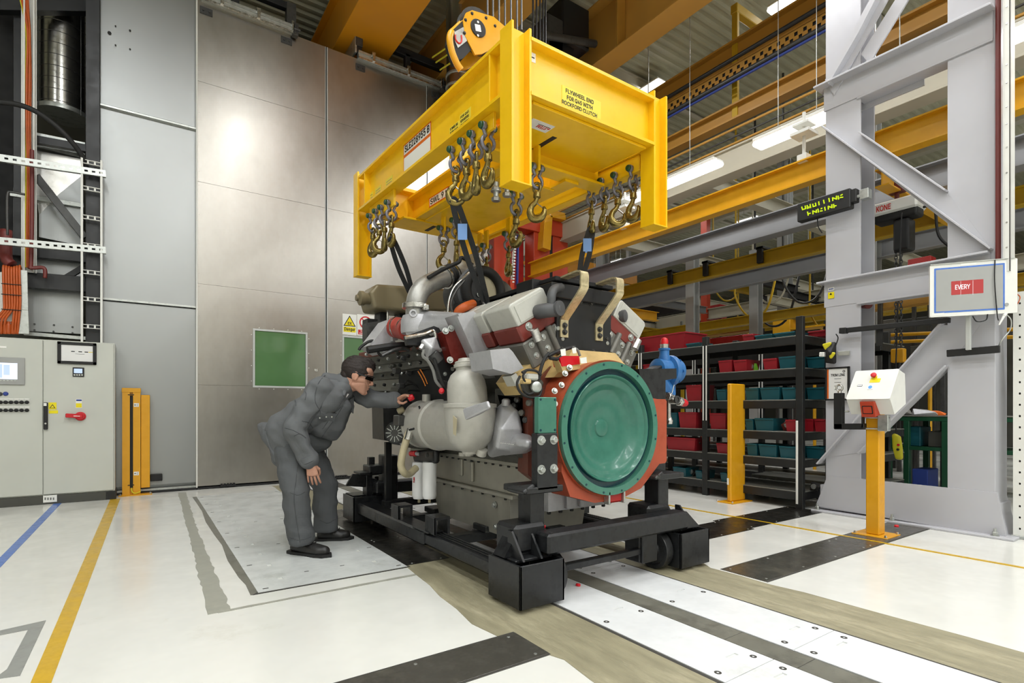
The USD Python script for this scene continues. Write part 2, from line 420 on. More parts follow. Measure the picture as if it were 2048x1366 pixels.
paint('hose_grey', '4a4b4d', rough=.5, var=.08)
paint('sling_black', '151719', rough=.7, var=.2, scale=40, bump=.2, bscale=300)
flat('tag_blue', '6d93c9', .5)
paint('copper', 'a8642c', rough=.3, metal=.9, var=.1)
# person
paint('overall_grey', '626466', rough=.85, var=.07, scale=9, bump=.12, bscale=220, spec=.2)
paint('trouser_grey', '56585a', rough=.85, var=.07, scale=9, bump=.12, bscale=220, spec=.2)
paint('skin', 'b98a74', rough=.5, var=.06, scale=30, spec=.35)
paint('hair_brown', '231915', rough=.6, var=.35, scale=120, bump=.4, bscale=260)
paint('shoe_black', '201f1e', rough=.42, var=.15, scale=14, bump=.08)
paint('sole_black', '121212', rough=.6)
flat('lens_dark', '0a0806', .08)
flat('shirt_white', 'cfc9c6', .8)
# light and screens
glow('tube_light', (1.0, .99, .97), 8.0)
glow('led_amber', (.62, .8, .02), 1.0)
glow('screen_blue', (.55, .68, .95), 1.1)
glow('screen_pale', (.78, .86, 1.0), 1.2)
glow('screen_red', (.85, .14, .13), .62)
glow('screen_text', (1, .95, .95), 1.1)
glow('button_blue', (.12, .3, 1.0), 1.6)
# ================================================================ the hall: floor, roof, walls
WALL = 8.9                       # front face of the silver test cell doors
floor = thing('floor', kind='structure')
part(floor, 'epoxy_coat', box((-9, -10, -.12), (34, 24, 0), .001), 'epoxy_white')
def slab(name, x0, y0, x1, y1, top, mat, label=None, c=.0015, holes=()):
    if holes:
        return part(floor, name, prism([(x0, y0), (x1, y0), (x1, y1), (x0, y1)], (0, 0, 0), (1, 0, 0), (0, 1, 0), top, holes), mat, label=label)
    return part(floor, name, box((x0, y0, -.01), (x1, y1, top), c), mat, label=label)
def ragged(poly, j, step=.12, seed=1):
    r = random.Random(seed); out = []
    for (a, b), (c, d) in zip(poly, poly[1:] + poly[:1]):
        n = max(1, int(math.hypot(c - a, d - b) / step))
        for i in range(n):
            t = i / n
            out.append((a + (c - a) * t + r.uniform(-j, j) * (i > 0), b + (d - b) * t + r.uniform(-j, j) * (i > 0)))
    return out
def patch(name, poly, top, mat, label=None):
    return part(floor, name, prism(poly, (0, 0, 0), (1, 0, 0), (0, 1, 0), top), mat, label=label)
# the two worn concrete runways of the dolly with dark joints beside the channel plates
patch('concrete_runway', ragged([(2.0, -1.5), (2.0, 8.7), (1.62, 8.7), (1.60, 3.7), (1.575, 3.45), (1.46, 2.5), (1.5, 2.2), (1.60, 1.9), (1.56, 1.5), (1.57, -1.5)], .012, .2, 3), .002, 'concrete_track', 'worn brown concrete strip under the left wheels')
patch('concrete_runway', ragged([(3.43, -1.5), (3.43, 1.75), (3.40, 1.95), (3.40, 2.4), (3.52, 2.6), (3.43, 2.9), (3.43, 8.7), (2.97, 8.7), (2.97, -1.5)], .01, .2, 4), .002, 'concrete_track', 'worn brown concrete strip under the right wheels')
slab('joint', 1.992, -1.5, 2.016, 8.7, .0025, 'groove'); slab('joint', 2.954, -1.5, 2.978, 8.7, .0025, 'groove')
slab('joint', 2.386, -1.5, 2.556, 8.7, .0022, 'groove')
def slot(x, y, lx, ly): return [(x - lx / 2, y - ly / 2), (x + lx / 2, y - ly / 2), (x + lx / 2, y + ly / 2), (x - lx / 2, y + ly / 2)]
ys = [-1.5, -.15, 1.352, 2.852, 4.352, 5.852, 7.35, 8.7]
for a, b in zip(ys[:-1], ys[1:]):
    for x0, x1 in ((2.016, 2.386), (2.556, 2.954)):
        xc = (x0 + x1) / 2
        hs = [slot(xc + .06, b - .1 if b < 8 else b - .5, .075, .022), slot(xc + .06, a + .13, .075, .022)] + [slot(xc + .06, (a + b) / 2 + .1, .07, .012)]
        p = slab('channel_plate', x0, a + .002, x1, b - .002, .006, 'plate_white', holes=hs)
        part(floor, 'plate_bolts', [ring((xx, yy, .0055), (0, 0, 1), .006, .016, .0012, 12) for xx in (x0 + .05, x1 - .05) for yy in (a + .07, (a + b) / 2, b - .07)], 'groove', kind='stuff')
ys = [-1.5, -.2, .53, .89, 1.25, 1.612, 2.35, 3.1, 3.85, 4.6, 5.4, 6.2, 7.0, 8.0]
for a, b in zip(ys[:-1], ys[1:]):
    slab('strip_plate', 2.395, a + .002, 2.548, b - .002, .0045, 'strip_grey')
# dark steel plates let into the white floor
for nm, x0, x1, y0, y1, m in (('cross_plate', -3.0, .45, 1.99, 2.275, 'plate_dark'), ('cross_plate', .453, 1.585, 1.99, 2.275, 'plate_dark'), ('cross_plate', 3.43, 5.0, 2.0, 2.33, 'plate_dark'), ('cross_plate', 5.003, 6.3, 2.0, 2.33, 'plate_dark'),
                              ('cross_plate', 3.47, 4.85, 2.94, 3.36, 'plate_black'), ('cross_plate', 4.853, 6.31, 2.98, 3.40, 'plate_black'), ('pit_plate', 1.605, 1.965, 3.70, 4.55, 'plate_black'), ('pit_plate', 1.605, 1.965, 4.553, 6.2, 'plate_black')):
    slab(nm, x0, y0, x1, y1, .004, m)
    part(floor, 'plate_screws', [lathe([(.009, 0), (.008, .002)], (x, y, .0035), (0, 0, 1), 10) for x in np.linspace(x0 + .06, x1 - .06, max(2, int((x1 - x0) / .33))) for y in (y0 + .03, y1 - .03)], 'galv', kind='stuff')
for x0, y0, x1, y1 in ((-3, 2.275, 1.585, 2.288), (-3, 1.977, 1.585, 1.99), (3.43, 2.33, 6.3, 2.343), (3.43, 1.985, 6.3, 2.0)): slab('joint', x0, y0, x1, y1, .003, 'groove')
# the big deck plate the man stands on, its joint and the repaired grooves round it
hs = [slot(.78, 3.9 + i * .37, .03, .05) for i in range(11)] + [slot(1.45, 3.93, .03, .06), slot(1.45, 4.3, .03, .06), slot(1.45, 5.0, .03, .06)]
patch('joint', [(.57, 3.655), (1.62, 3.655), (1.62, 3.69), (.6, 3.69)], .003, 'groove')
slab('deck_plate', .605, 3.672, 1.602, 8.2, .006, 'plate_deck', 'large white steel deck plate with slots', holes=hs)
part(floor, 'plate_bolts', [box((x, y, .006), (x + .035, y + .012, .0072), .0005) for x in (.64, 1.54) for y in np.arange(3.72, 8.1, .62)] + [box((x, y, .006), (x + .03, y + .01, .0072), .0005) for x in (.95, 1.2) for y in (3.95, 4.9, 6.0)], 'groove', kind='stuff')
patch('repaired_groove', [(.605, 3.66), (.605, 8.18), (.56, 8.18), (.572, 7.0), (.548, 6.3), (.556, 5.6), (.568, 5.15), (.545, 4.6), (.552, 4.1), (.567, 3.9), (.56, 3.66)], .0025, 'strip_grey')
patch('repaired_groove', ragged([(.31, 3.45), (.425, 3.45), (.45, 6.0), (.515, 8.7), (.425, 8.7), (.37, 6.0)], .008, .07, 5), .0022, 'worn_grey')
patch('repaired_groove', ragged([(.36, 3.443), (1.575, 3.45), (1.575, 3.482), (.36, 3.475)], .004, .08, 6), .002, 'worn_grey')
# painted lines
patch('floor_line', [(-.385, 2.6), (-.315, 2.6), (-.215, 8.56), (-.318, 8.62)], .0018, 'line_yellow', 'broad yellow floor line')
patch('floor_line', [(-.905, 4.9), (-.845, 4.9), (-.795, 8.7), (-.87, 8.7)], .0018, 'line_blue', 'blue floor line')
patch('floor_line', [(5.17, 5.0), (5.2, 5.0), (5.285, 1.0), (5.255, 1.0)], .0062, 'line_yellow', 'narrow yellow floor line')
patch('floor_line', [(5.185, 9.5), (5.215, 9.5), (5.2, 5.0), (5.17, 5.0)], .0018, 'line_yellow')
g = lambda u, v: tuple(at(u, v, z=0)[:2])
patch('floor_mark', [g(-60, 1275), g(92, 1241), g(40, 1352), g(-30, 1362), g(0, 1349), g(14, 1339), g(56, 1260), g(-60, 1283)], .0018, 'line_grey', 'grey painted outline')

# roof: corrugated deck with ribs running along x
def corrugated(x0, x1, y0, y1, z, pitch=.2, d=.05):
    P = []; y = y0
    while y < y1:
        P += [(y, 0), (y + pitch * .3, 0), (y + pitch * .42, d), (y + pitch * .88, d)]; y += pitch
    P = np.array(P)
    v = np.array([(x, a, z + b) for x in (x0, x1) for a, b in P]); n = len(P)
    return v, grid_faces(2, n, False)
ceiling = thing('ceiling', kind='structure')
part(ceiling, 'roof_deck', corrugated(-9, 10.2, -10, 24, 8.6), 'roof_deck')
part(ceiling, 'roof_deck', corrugated(10.2, 34, -10, 24, 8.35), 'roof_deck')
part(ceiling, 'roof_edge', box((10.14, -10, 8.3), (10.2, 24, 8.66)), 'hall_wall_dark')
for y in np.arange(-8, 24, 4.0):
    part(ceiling, 'purlin', ibeam((-9, y + .3, 8.48), (34, y + .3, 8.3), .22, .12), 'white_beam')
solo('wall_left', box((-9.2, -10, 0), (-9, 24, 8.8)), 'hall_wall', kind='structure')
solo('wall_right', box((34, -10, 0), (34.2, 24, 8.8)), 'hall_wall_dark', kind='structure')
solo('wall_front', box((-9.2, -10.2, 0), (34.2, -10, 8.8)), 'hall_wall', kind='structure')
solo('wall_far', box((-9.2, 24, 0), (34.2, 24.2, 8.8)), 'hall_wall_dark', kind='structure')

# ================================================================ the silver test cell with its sliding doors
wall = thing('wall_back', kind='structure')
part(wall, 'cell_core', box((-.43, 9.06, 0), (5.56, 9.2, 7.0)), 'galv_fixed')
part(wall, 'cell_side', box((5.5, 9.0, 0), (5.56, 16, 7.0)), 'galv_fixed')
part(wall, 'cell_roof', box((-.43, 9.2, 6.85), (5.56, 16, 6.95)), 'hall_wall_dark')
for z0, z1 in ((.1, 2.59), (2.63, 5.16), (5.21, 7.6)):
    part(wall, 'cladding_panel', box((-.44, 8.98, z0), (.68, 9.06, z1), .002), 'galv_fixed')
for z in (2.59, 5.16):
    part(wall, 'cover_strip', prism([(0, 0), (-.045, -.012), (-.045, -.035), (-.02, -.05), (0, -.05)] if z > 3 else [(0, 0), (-.03, 0), (-.03, -.025), (0, -.03)], (-.44, 8.98, z + .04), (0, 1, 0), (0, 0, 1), 1.095), 'galv')
part(wall, 'corner_trim', box((.655, 8.9, 0), (.672, 9.0, 7.05), .002), 'white_box')
part(wall, 'anchor_bolts', [cyl(at(u, v, y=8.98), at(u, v, y=8.965), r, n=10) for u, v, r in ((219, 66, .022), (231, 52, .009), (260, 61, .012), (231, 90, .009), (260, 98, .01))], 'ink_black', kind='stuff')
part(wall, 'bottom_rail', box((-.3, 8.93, .03), (.66, 9.0, .06), .002), 'galv')
part(wall, 'floor_seal', box((-.44, 8.9, 0), (5.56, 9.05, .03), .001), 'black_rubber')
Z = [.045, 1.5, 2.95, 4.41, 5.85, 7.02]
def leaf(name, x0, x1, win=None, seams=Z):
    d = thing(name, kind='structure', loc=(x0, WALL, 0))
    part(d, 'leaf_core', box((x0 + .004, 8.915, .05), (x1 - .004, 9.0, 7.0)), 'galv_door')
    for a, b in zip(seams[:-1], seams[1:]):
        if win and a < win[2] and b > win[3] - .5 and b > win[2] + .05:
            hole = [(win[0] - x0, win[2] - a), (win[1] - x0, win[2] - a), (win[1] - x0, win[3] - a), (win[0] - x0, win[3] - a)]
            part(d, 'cladding_sheet', prism([(0, .001), (x1 - x0, .001), (x1 - x0, b - a - .001), (0, b - a - .001)], (x0, WALL + .015, a), (1, 0, 0), (0, 0, 1), .015, [hole]), 'galv_door')
        else:
            part(d, 'cladding_sheet', box((x0, WALL, a + .001), (x1, WALL + .015, b - .001), .001), 'galv_door')
        part(d, 'rivets', [lathe([(.005, 0), (.003, .002)], (x, WALL, zz), (0, -1, 0), 8) for x in (x0 + .02, x1 - .02) for zz in np.arange(a + .15, b, .42)], 'galv_door', kind='stuff')
    return d
w1 = at(510, 0, y=WALL), at(611, 0, y=WALL)
X0, X1 = w1[0][0], w1[1][0]
zb, zt = zat(771, X0, WALL), zat(661, X0, WALL)
def pane(d, x0, x1, z0, z1):
    wf = part(d, 'window_frame', [box((x0 - .03, WALL - .008, z0 - .03), (x1 + .03, WALL + .02, z0), .002), box((x0 - .03, WALL - .008, z1), (x1 + .03, WALL + .02, z1 + .03), .002), box((x0 - .03, WALL - .008, z0), (x0, WALL + .02, z1), .002), box((x1, WALL - .008, z0), (x1 + .03, WALL + .02, z1), .002)], 'trim_metal')
    part(d, 'green_pane', box((x0, WALL + .006, z0), (x1, WALL + .014, z1), .001), 'green_pane', label='green window pane')
    part(d, 'window_screws', [lathe([(.008, 0), (.006, .004)], p, (0, -1, 0), 8) for q in np.linspace(.08, .92, 4) for p in ((x0 + (x1 - x0) * q, WALL - .0, z1 + .045), (x0 + (x1 - x0) * q, WALL, z0 - .05), (x0 - .05, WALL, z0 + (z1 - z0) * q), (x1 + .05, WALL, z0 + (z1 - z0) * q))], 'white_box', kind='stuff')
d1 = leaf('door_1', .672, 2.462, (X0, X1, zb, zt))
pane(d1, X0, X1, zb, zt)
part(d1, 'lock_rose', lathe([(.03, 0), (.03, .01), (.022, .016), (.01, .016), (.01, .01)], at(632.5, 740.5, y=WALL), (0, -1, 0), 20), 'steel_bright')
d2 = leaf('door_2', 2.49, 4.255, (xat(688, WALL), xat(688, WALL) + (X1 - X0), zb, zt))
pane(d2, xat(688, WALL), xat(688, WALL) + (X1 - X0), zb, zt)
d3 = leaf('door_3', 4.275, 5.56)
for d, x in ((d1, 2.462), (d2, 4.255)):
    part(d, 'edge_trim', box((x - .004, WALL - .006, .05), (x + .006, WALL + .05, 7.02), .002), 'trim_metal')
    part(d, 'rubber_seal', box((x + .008, WALL + .004, .05), (x + .022, WALL + .1, 7.02), .002), 'black_rubber')
part(d2, 'edge_trim', box((2.486, WALL - .006, .05), (2.5, WALL + .02, 7.02), .002), 'trim_metal')
for d, xa in ((d1, (at(440, 968, y=WALL)[0], .21)), (d2, (2.62, .24))):
    part(d, 'floor_guide', [box((xa[0], WALL - .03, .02), (xa[0] + xa[1], WALL + .02, .04))] + [cyl((xa[0] + .02 + i * .04, WALL - .02, .03), (xa[0] + .02 + i * .04, WALL - .02, .065), .014, n=10) for i in range(5)], 'black_steel')
def top_track(x0, x1, z, label):
    t = thing('door_track', label, 'track', (x0, 8.86, z), group=None)
    part(t, 'rail_channel', prism([(0, 0), (.1, 0), (.1, .11), (0, .11), (0, .07), (.02, .07), (.02, .04), (0, .04)], (x0, 8.8, z), (0, 1, 0), (0, 0, 1), x1 - x0), 'galv')
    part(t, 'guide_lip', box((x0, 8.785, z - .03), (x1, 8.8, z), .002), 'steel_bright')
    for x in (x0 + .25, (x0 + x1) / 2 + .1, x1 - .04):
        part(t, 'bracket', [box((x - .03, 8.77, z + .09), (x + .03, 8.95, z + .15), .004), box((x - .02, 8.76, z - .01), (x + .02, 8.8, z + .1), .003)], 'steel_bright')
    part(t, 'end_stop', [box((x1 - .05, 8.76, z - .06), (x1 + .03, 8.86, z + .12), .006), cyl((x1 - .04, 8.75, z + .02), (x1 + .05, 8.75, z + .02), .02), cyl((x1 - .02, 8.76, z - .05), (x1 - .02, 8.76, z + .16), .012)], 'steel_dark')
    for x in (x0 - .02, x1 - .2):
        part(t, 'hanger_plate', [box((x, 8.885, z - .17), (x + .16, 8.9, z - .07), .002), cyl((x + .04, 8.89, z - .12), (x + .04, 8.87, z - .12), .014), cyl((x + .12, 8.89, z - .12), (x + .12, 8.87, z - .12), .014)], 'steel_dark')
top_track(.72, 1.99, 7.0, 'galvanised sliding door track above the left silver door leaf')
top_track(2.98, 4.55, 7.0, 'galvanised sliding door track above the right silver door leaf')
t = thing('track_support', 'black steel bracket frame standing above the left door track', 'bracket frame', (1.4, 8.9, 7.05))
part(t, 'top_bar', box((1.1, 8.85, 7.36), (2.0, 8.95, 7.46)), 'black_steel')
part(t, 'upright', box((1.86, 8.83, 7.1), (2.0, 8.95, 7.46)), 'steel_dark')
part(t, 'upright', box((1.1, 8.83, 7.1), (1.2, 8.95, 7.46)), 'black_steel')
t = thing('track_support', 'black steel frame with two openings above the right door track', 'bracket frame', (3.8, 8.9, 7.05))
part(t, 'top_bar', box((2.96, 8.85, 7.36), (5.2, 8.95, 7.48)), 'black_steel')
for x in (2.96, 3.83, 4.7): part(t, 'upright', box((x, 8.85, 7.1), (x + .09, 8.95, 7.4)), 'black_steel')
part(t, 'end_plate', box((2.93, 8.84, 7.08), (2.96, 9.6, 7.48)), 'galv')
part(t, 'slot_plate', box((2.94, 8.835, 7.2), (3.06, 8.85, 7.46)), 'steel_dark')
# warning signs beside the right door's window
def sign_thing(u0, v0, u1, v1, y, name, label, cat):
    a, b = at(u0, v0, y=y), at(u1, v0, y=y)
    z0, z1 = zat(v1, a[0], y), a[2]
    t = thing(name, label, cat, (a[0], y, z0))
    part(t, 'board', box((a[0], y - .004, z0), (b[0], y, z1), .001), 'white_label')
    return t, a[0], b[0], z0, z1
t, xa, xb, z0, z1 = sign_thing(685, 627, 713, 669, WALL, 'warning_sign', 'white and yellow EX Danger sign on silver door', 'sign')
w, h = xb - xa, z1 - z0
tri = lambda s, cx, cz: [(cx - s / 2, cz), (cx + s / 2, cz), (cx, cz + s * .87)]
part(t, 'triangle', prism(tri(w * .88, w / 2, h * .42), (xa, WALL - .0045, z0), (1, 0, 0), (0, 0, 1), .001), 'ink_black')
part(t, 'triangle', prism(tri(w * .7, w / 2, h * .455), (xa, WALL - .0055, z0), (1, 0, 0), (0, 0, 1), .001), 'sign_yellow')
part(t, 'lettering', text('EX', h * .13, (xa + w / 2, WALL - .0065, z0 + h * .49), (1, 0, 0), (0, 0, 1), center=True, width=w * .3), 'ink_black')
part(t, 'caption_panel', box((xa + w * .07, WALL - .0055, z0 + h * .14), (xb - w * .07, WALL - .003, z0 + h * .38), .0005), 'sign_yellow')
part(t, 'lettering', text('Danger', h * .14, (xa + w / 2, WALL - .0065, z0 + h * .21), (1, 0, 0), (0, 0, 1), center=True, width=w * .78), 'ink_black')
t, xa, xb, z0, z1 = sign_thing(714, 628, 748, 671, WALL, 'prohibition_sign', 'white and red no mobile phones sign on silver door', 'sign')
w, h = xb - xa, z1 - z0
part(t, 'red_ring', ring((xa + w / 2, WALL - .005, z0 + h * .63), (0, -1, 0), h * .24, h * .3, .001), 'sign_red')
part(t, 'red_bar', bar((xa + w / 2 - h * .18, WALL - .0065, z0 + h * .81), (xa + w / 2 + h * .18, WALL - .0065, z0 + h * .45), .002, h * .05, .0003, up=(1, 0, 1)), 'sign_red')
part(t, 'phone_symbol', bar((xa + w * .42, WALL - .0058, z0 + h * .5), (xa + w * .6, WALL - .0058, z0 + h * .78), .001, h * .12, .0003, up=(1, 0, -1)), 'ink_black')
part(t, 'caption_panel', box((xa + w * .06, WALL - .0055, z0 + h * .06), (xb - w * .06, WALL - .003, z0 + h * .28), .0005), 'sign_red')
part(t, 'lettering', [text('Do not use', h * .065, (xa + w / 2, WALL - .0065, z0 + h * .185), (1, 0, 0), (0, 0, 1), center=True, width=w * .6), text('mobile phones', h * .065, (xa + w / 2, WALL - .0065, z0 + h * .09), (1, 0, 0), (0, 0, 1), center=True, width=w * .76)], 'white_label')
# ================================================================ control cabinet, ducts and cable runs left of the test cell
CY = 8.56
cx1, cz1 = -.27, 1.995
t = thing('control_cabinet', 'pale grey two-door control cabinet on a dark plinth with screen and red rotary switch', 'cabinet', (-1.2, CY, 0))
part(t, 'plinth', box((-2.6, CY + .005, 0), (cx1 + .01, CY + .48, .105)), 'plinth_grey')
part(t, 'plinth_corner', box((cx1 - .09, CY - .002, .002), (cx1 + .012, CY + .1, .104)), 'black_steel')
part(t, 'body', box((-2.6, CY + .02, .105), (cx1, CY + .48, cz1), .006), 'cabinet_grey')
xs = at(86, 0, y=CY)[0]
dl = part(t, 'door', box((-1.9, CY, .12), (xs - .003, CY + .024, cz1 - .012), .004), 'cabinet_grey')
dr = part(t, 'door', box((xs + .003, CY, .12), (cx1 - .014, CY + .024, cz1 - .012), .004), 'cabinet_grey')
def onc(u, v, d=0.0): return at(u, v, y=CY - d)
def crect(u0, v0, u1, v1, d0, d1, c=.002):
    a = onc(u0, (v0 + v1) / 2); b = onc(u1, (v0 + v1) / 2); xm, zm = (a[0] + b[0]) / 2, (a[2] + b[2]) / 2
    h = zat(v0, xm, CY) - zat(v1, xm, CY); zc = (zat(v0, xm, CY) + zat(v1, xm, CY)) / 2
    return box((a[0], CY - d1, zc - h / 2), (b[0], CY - d0, zc + h / 2), c)
part(dl, 'screen_bezel', crect(-60, 714, 50, 769, 0, .018, .005), 'grey_column')
part(dl, 'screen_glass', crect(-60, 725, 35.5, 758, .0175, .02, .001), 'screen_pale', label='lit blue touch screen')
part(dl, 'screen_window', [crect(-40, 728, 5, 755, .0195, .0215, .0005), crect(8, 730, 20, 750, .0195, .0212, .0005)], 'screen_blue')
part(dl, 'screen_keys', [crect(u, 760, u + 4, 762.5, .018, .021, .0005) for u in (0, 7, 14, 22, 29)], 'galv')
part(dl, 'name_strip', crect(-40, 691, 13, 695, 0, .003, .001), 'white_label')
for row, v in enumerate((804.5, 820.5)):
    for i in range(6):
        p = onc(1 + i * 10.6, v)
        k = part(dl, 'selector_switch', [lathe([(.02, 0), (.02, .012), (.014, .016)], p, (0, -1, 0), 16), box(p + (-.022, -.03, -.006), p + (.022, -.012, .006), .003)], 'ink_black')
        part(dl, 'switch_label', box(p + (-.022, -.002, .03), p + (.022, 0, .044), .0005), 'white_label')
part(dl, 'push_button', lathe([(.024, 0), (.024, .008), (.017, .009), (.015, .016)], onc(11.5, 787.5), (0, -1, 0), 18), 'ink_blue')
part(dl, 'push_button', lathe([(.024, 0), (.024, .008), (.017, .009), (.015, .016)], onc(0, 788), (0, -1, 0), 18), 'steel_dark')
h = part(dr, 'door_handle', crect(87.5, 805, 96, 859, 0, .03, .005), 'ink_black', label='black swing handle')
part(dr, 'handle_lock', [crect(88, 806, 94, 812, .028, .033, .001)], 'white_label')
part(dr, 'handle_key', lathe([(.01, 0), (.01, .004)], onc(91, 847, .03), (0, -1, 0), 12), 'steel_bright')
part(dr, 'warning_label', crect(97, 805, 113, 819, 0, .002, .0005), 'sign_yellow')
p = onc(105, 816.5); part(dr, 'warning_triangle', prism([(-.028, 0), (.028, 0), (0, .05)], p + (0, -.0025, 0), (1, 0, 0), (0, 0, 1), .0006), 'ink_black')
part(dr, 'warning_triangle', prism([(-.018, .006), (.018, .006), (0, .038)], p + (0, -.0032, 0), (1, 0, 0), (0, 0, 1), .0006), 'sign_yellow')
part(dr, 'warning_label', crect(97.5, 820.5, 116, 827, 0, .002, .0005), 'sign_yellow')
part(dr, 'instruction_label', crect(151.5, 798, 164, 816, 0, .002, .0005), 'white_label')
part(dr, 'instruction_label', [crect(152, 806.5, 163.5, 815, .002, .003, .0003)], 'sign_yellow')
part(dr, 'instruction_heading', [crect(152.5, 799, 163.5, 802, .002, .003, .0003)], 'ink_blue')
m = part(dr, 'controller', crect(145.5, 735, 168.5, 753.5, 0, .012, .003), 'ink_black')
part(dr, 'controller_display', crect(148, 737.5, 165, 746.5, .012, .0135, .0005), 'screen_blue')
part(dr, 'controller_keys', [crect(147.5 + i * 5, 748.5, 151 + i * 5, 751.5, .012, .0145, .001) for i in range(4)], 'galv')
p = onc(148, 832)
s = part(dr, 'rotary_switch', [lathe([(.055, 0), (.055, .012), (.042, .016), (.04, .05)], onc(161, 832.5), (0, -1, 0), 24), bar(onc(131, 831, .045), onc(166, 832.5, .045), .03, .05, .012, up=(0, 0, 1))], 'sign_red', label='red rotary main switch')
part(dr, 'switch_mark', bar(onc(147, 832, .061), onc(160, 832.4, .061), .002, .008, .0005), 'white_label')
part(t, 'plinth_label', crect(86, 990.5, 114, 1004.5, -.006, .0, .002), 'white_label')
for k in range(4): part(t, 'plinth_mark', box(onc(89 + k * 5.5, 1000, .0), onc(92 + k * 5.5, 995, .0015), .0003), 'wire_grey')
# framed diagram on the cabinet door
a = onc(115, 706); b = onc(193, 706)
xm = (a[0] + b[0]) / 2
z0, z1 = zat(728.5, xm, CY), zat(685, xm, CY)
t = thing('framed_diagram', 'black-framed process diagram hung on the right cabinet door', 'picture', (xm, CY - .02, z0))
for lo, hi in (((a[0], z0), (b[0], z0 + .035)), ((a[0], z1 - .035), (b[0], z1)), ((a[0], z0), (a[0] + .035, z1)), ((b[0] - .035, z0), (b[0], z1))):
    part(t, 'frame_rail', box((lo[0], CY - .022, lo[1]), (hi[0], CY - .001, hi[1]), .004), 'ink_black')
part(t, 'paper', box((a[0] + .03, CY - .01, z0 + .03), (b[0] - .03, CY - .002, z1 - .03), .001), 'paper_white')
part(t, 'diagram_marks', [box((a[0] + w * .5, CY - .0112, z0 + .15), (a[0] + w * .5 + .035, CY - .0095, z0 + .16), .0003) for w in (.26, .4, .52)] + [box((a[0] + .17, CY - .0112, z0 + .125), (a[0] + .26, CY - .0095, z0 + .128), .0003)], 'ink_black')
part(t, 'diagram_marks', box((a[0] + .3, CY - .0112, z0 + .152), (a[0] + .36, CY - .0095, z0 + .158), .0003), 'sign_yellow')

# yellow light curtain post beside the cabinet
py = 8.8
t = thing('light_curtain_post', 'yellow light curtain post with a dark slot beside the grey cabinet', 'safety post', (-.1, py, 0))
zt = zat(776, -.13, py)
part(t, 'mirror_column', prism([(-.2, 0), (-.2, .12), (.0, .12), (.0, 0), (-.082, 0), (-.082, .03), (-.118, .03), (-.118, 0)], (0, py, .01), (1, 0, 0), (0, 1, 0), zt - .01), 'yellow_post')
part(t, 'top_cap', box((-.205, py - .005, zt - .06), (.004, py + .125, zt), .004), 'yellow_post')
part(t, 'guard_channel', box((.004, py + .02, .09), (.105, py + .13, zt - .09), .004), 'yellow_post')
part(t, 'slot_glass', box((-.116, py + .024, .1), (-.084, py + .03, zt - .1), .001), 'black_rubber')
for z in (zt - .09, .14): part(t, 'slot_clip', bar((-.14, py - .004, z), (-.07, py - .004, z), .01, .01), 'ink_black')
for z in (zat(810, -.05, py), zat(947, -.05, py)):
    part(t, 'notice_label', box((-.075, py - .002, z - .024), (-.018, py, z + .024), .0005), 'white_label')
    part(t, 'notice_marks', [box((-.038, py - .003, z + k), (-.028, py - .0015, z + k + .008), .0003) for k in (-.012, .006)] + [box((-.07, py - .003, z - .006), (-.048, py - .0015, z + .006), .0003)], 'wire_grey')
part(t, 'foot_plate', box((-.24, py - .06, 0), (.13, py + .14, .012)), 'yellow_post')
part(t, 'cable', tube([(-.1, py, .1), (-.09, py - .03, .05), (-.05, py - .04, .03), (.0, py - .02, .05)], .007), 'wire_yellow')
for x in (-.22, .11): part(t, 'anchor', bolt((x, py - .04, .012), (0, 0, 1), .01, .02), 'galv')
solo('door_sensor', [box((.11, 8.9, .16), (.25, 8.97, .255), .006), cyl((.225, 8.9, .2), (.225, 8.89, .2), .02)], 'ink_black', 'small black switch box beside the yellow light curtain post', 'sensor')

# black steel column and the machinery bay behind the cabinet
solo('steel_column', ibeam((-.51, 8.9, 0), (-.51, 8.9, 8.6), .14, .14, .016, .012, up=(0, 1, 0)), 'black_steel', 'black steel column at the left edge of the silver cell', 'column')
t = thing('bay_wall', 'dark lining behind the ducts and cable runs at far left', 'wall lining', (-1.6, 10.9, 0), kind='structure')
part(t, 'back_panel', box((-5, 10.9, 0), (-.43, 11.0, 8.5)), 'hall_wall_dark')
part(t, 'side_panel', box((-.46, 9.05, 0), (-.42, 10.95, 8.5)), 'black_matt')
BY = 9.7
def onb(u, v, y=BY): return at(u, v, y=y)
xc, r = (xat(78, BY) + xat(168, BY)) / 2, (xat(168, BY) - xat(78, BY)) / 2
t = thing('ventilation_duct', 'shiny round ventilation duct behind a wire guard at top left', 'duct', (xc, BY, 5.0))
part(t, 'duct_pipe', lathe([(r, 0), (r, 2.6)], (xc, BY + .1, 5.3), (0, 0, 1), 40), 'galv_duct', smooth=40)
part(t, 'flange', lathe([(r + .06, 0), (r + .06, .06)], (xc, BY + .1, 5.25), (0, 0, 1), 40), 'galv', smooth=40)
gw = thing('wire_guard', 'wire mesh guard bent round the shiny round duct', 'guard', (xc, BY, 5.2))
part(gw, 'wires', [tube([(xc - r - .05, BY, z), (xc - r * .6, BY - r * .75, z - .02), (xc, BY - r - .02, z - .04), (xc + r * .6, BY - r * .75, z - .02), (xc + r + .05, BY, z)], .004, 6, 4) for z in np.arange(5.35, 7.3, .155)] + [bar((xc + s, BY - .2, 5.2), (xc + s, BY - .2, 7.3), .008, .008) for s in (-r * .92, r * .92)], 'steel_dark', kind='stuff')
t = thing('duct_casing', 'galvanised duct casing with sloping front panels behind the cable ladder', 'duct', (-.9, 9.5, 2.0))
yb = 9.5
def pan(name, pts, d, mat, y=yb): return part(t, name, prism([(at(u, v, y=y)[0], at(u, v, y=y)[2]) for u, v in pts][::-1], (0, y, 0), (1, 0, 0), (0, 0, 1), -d), mat)
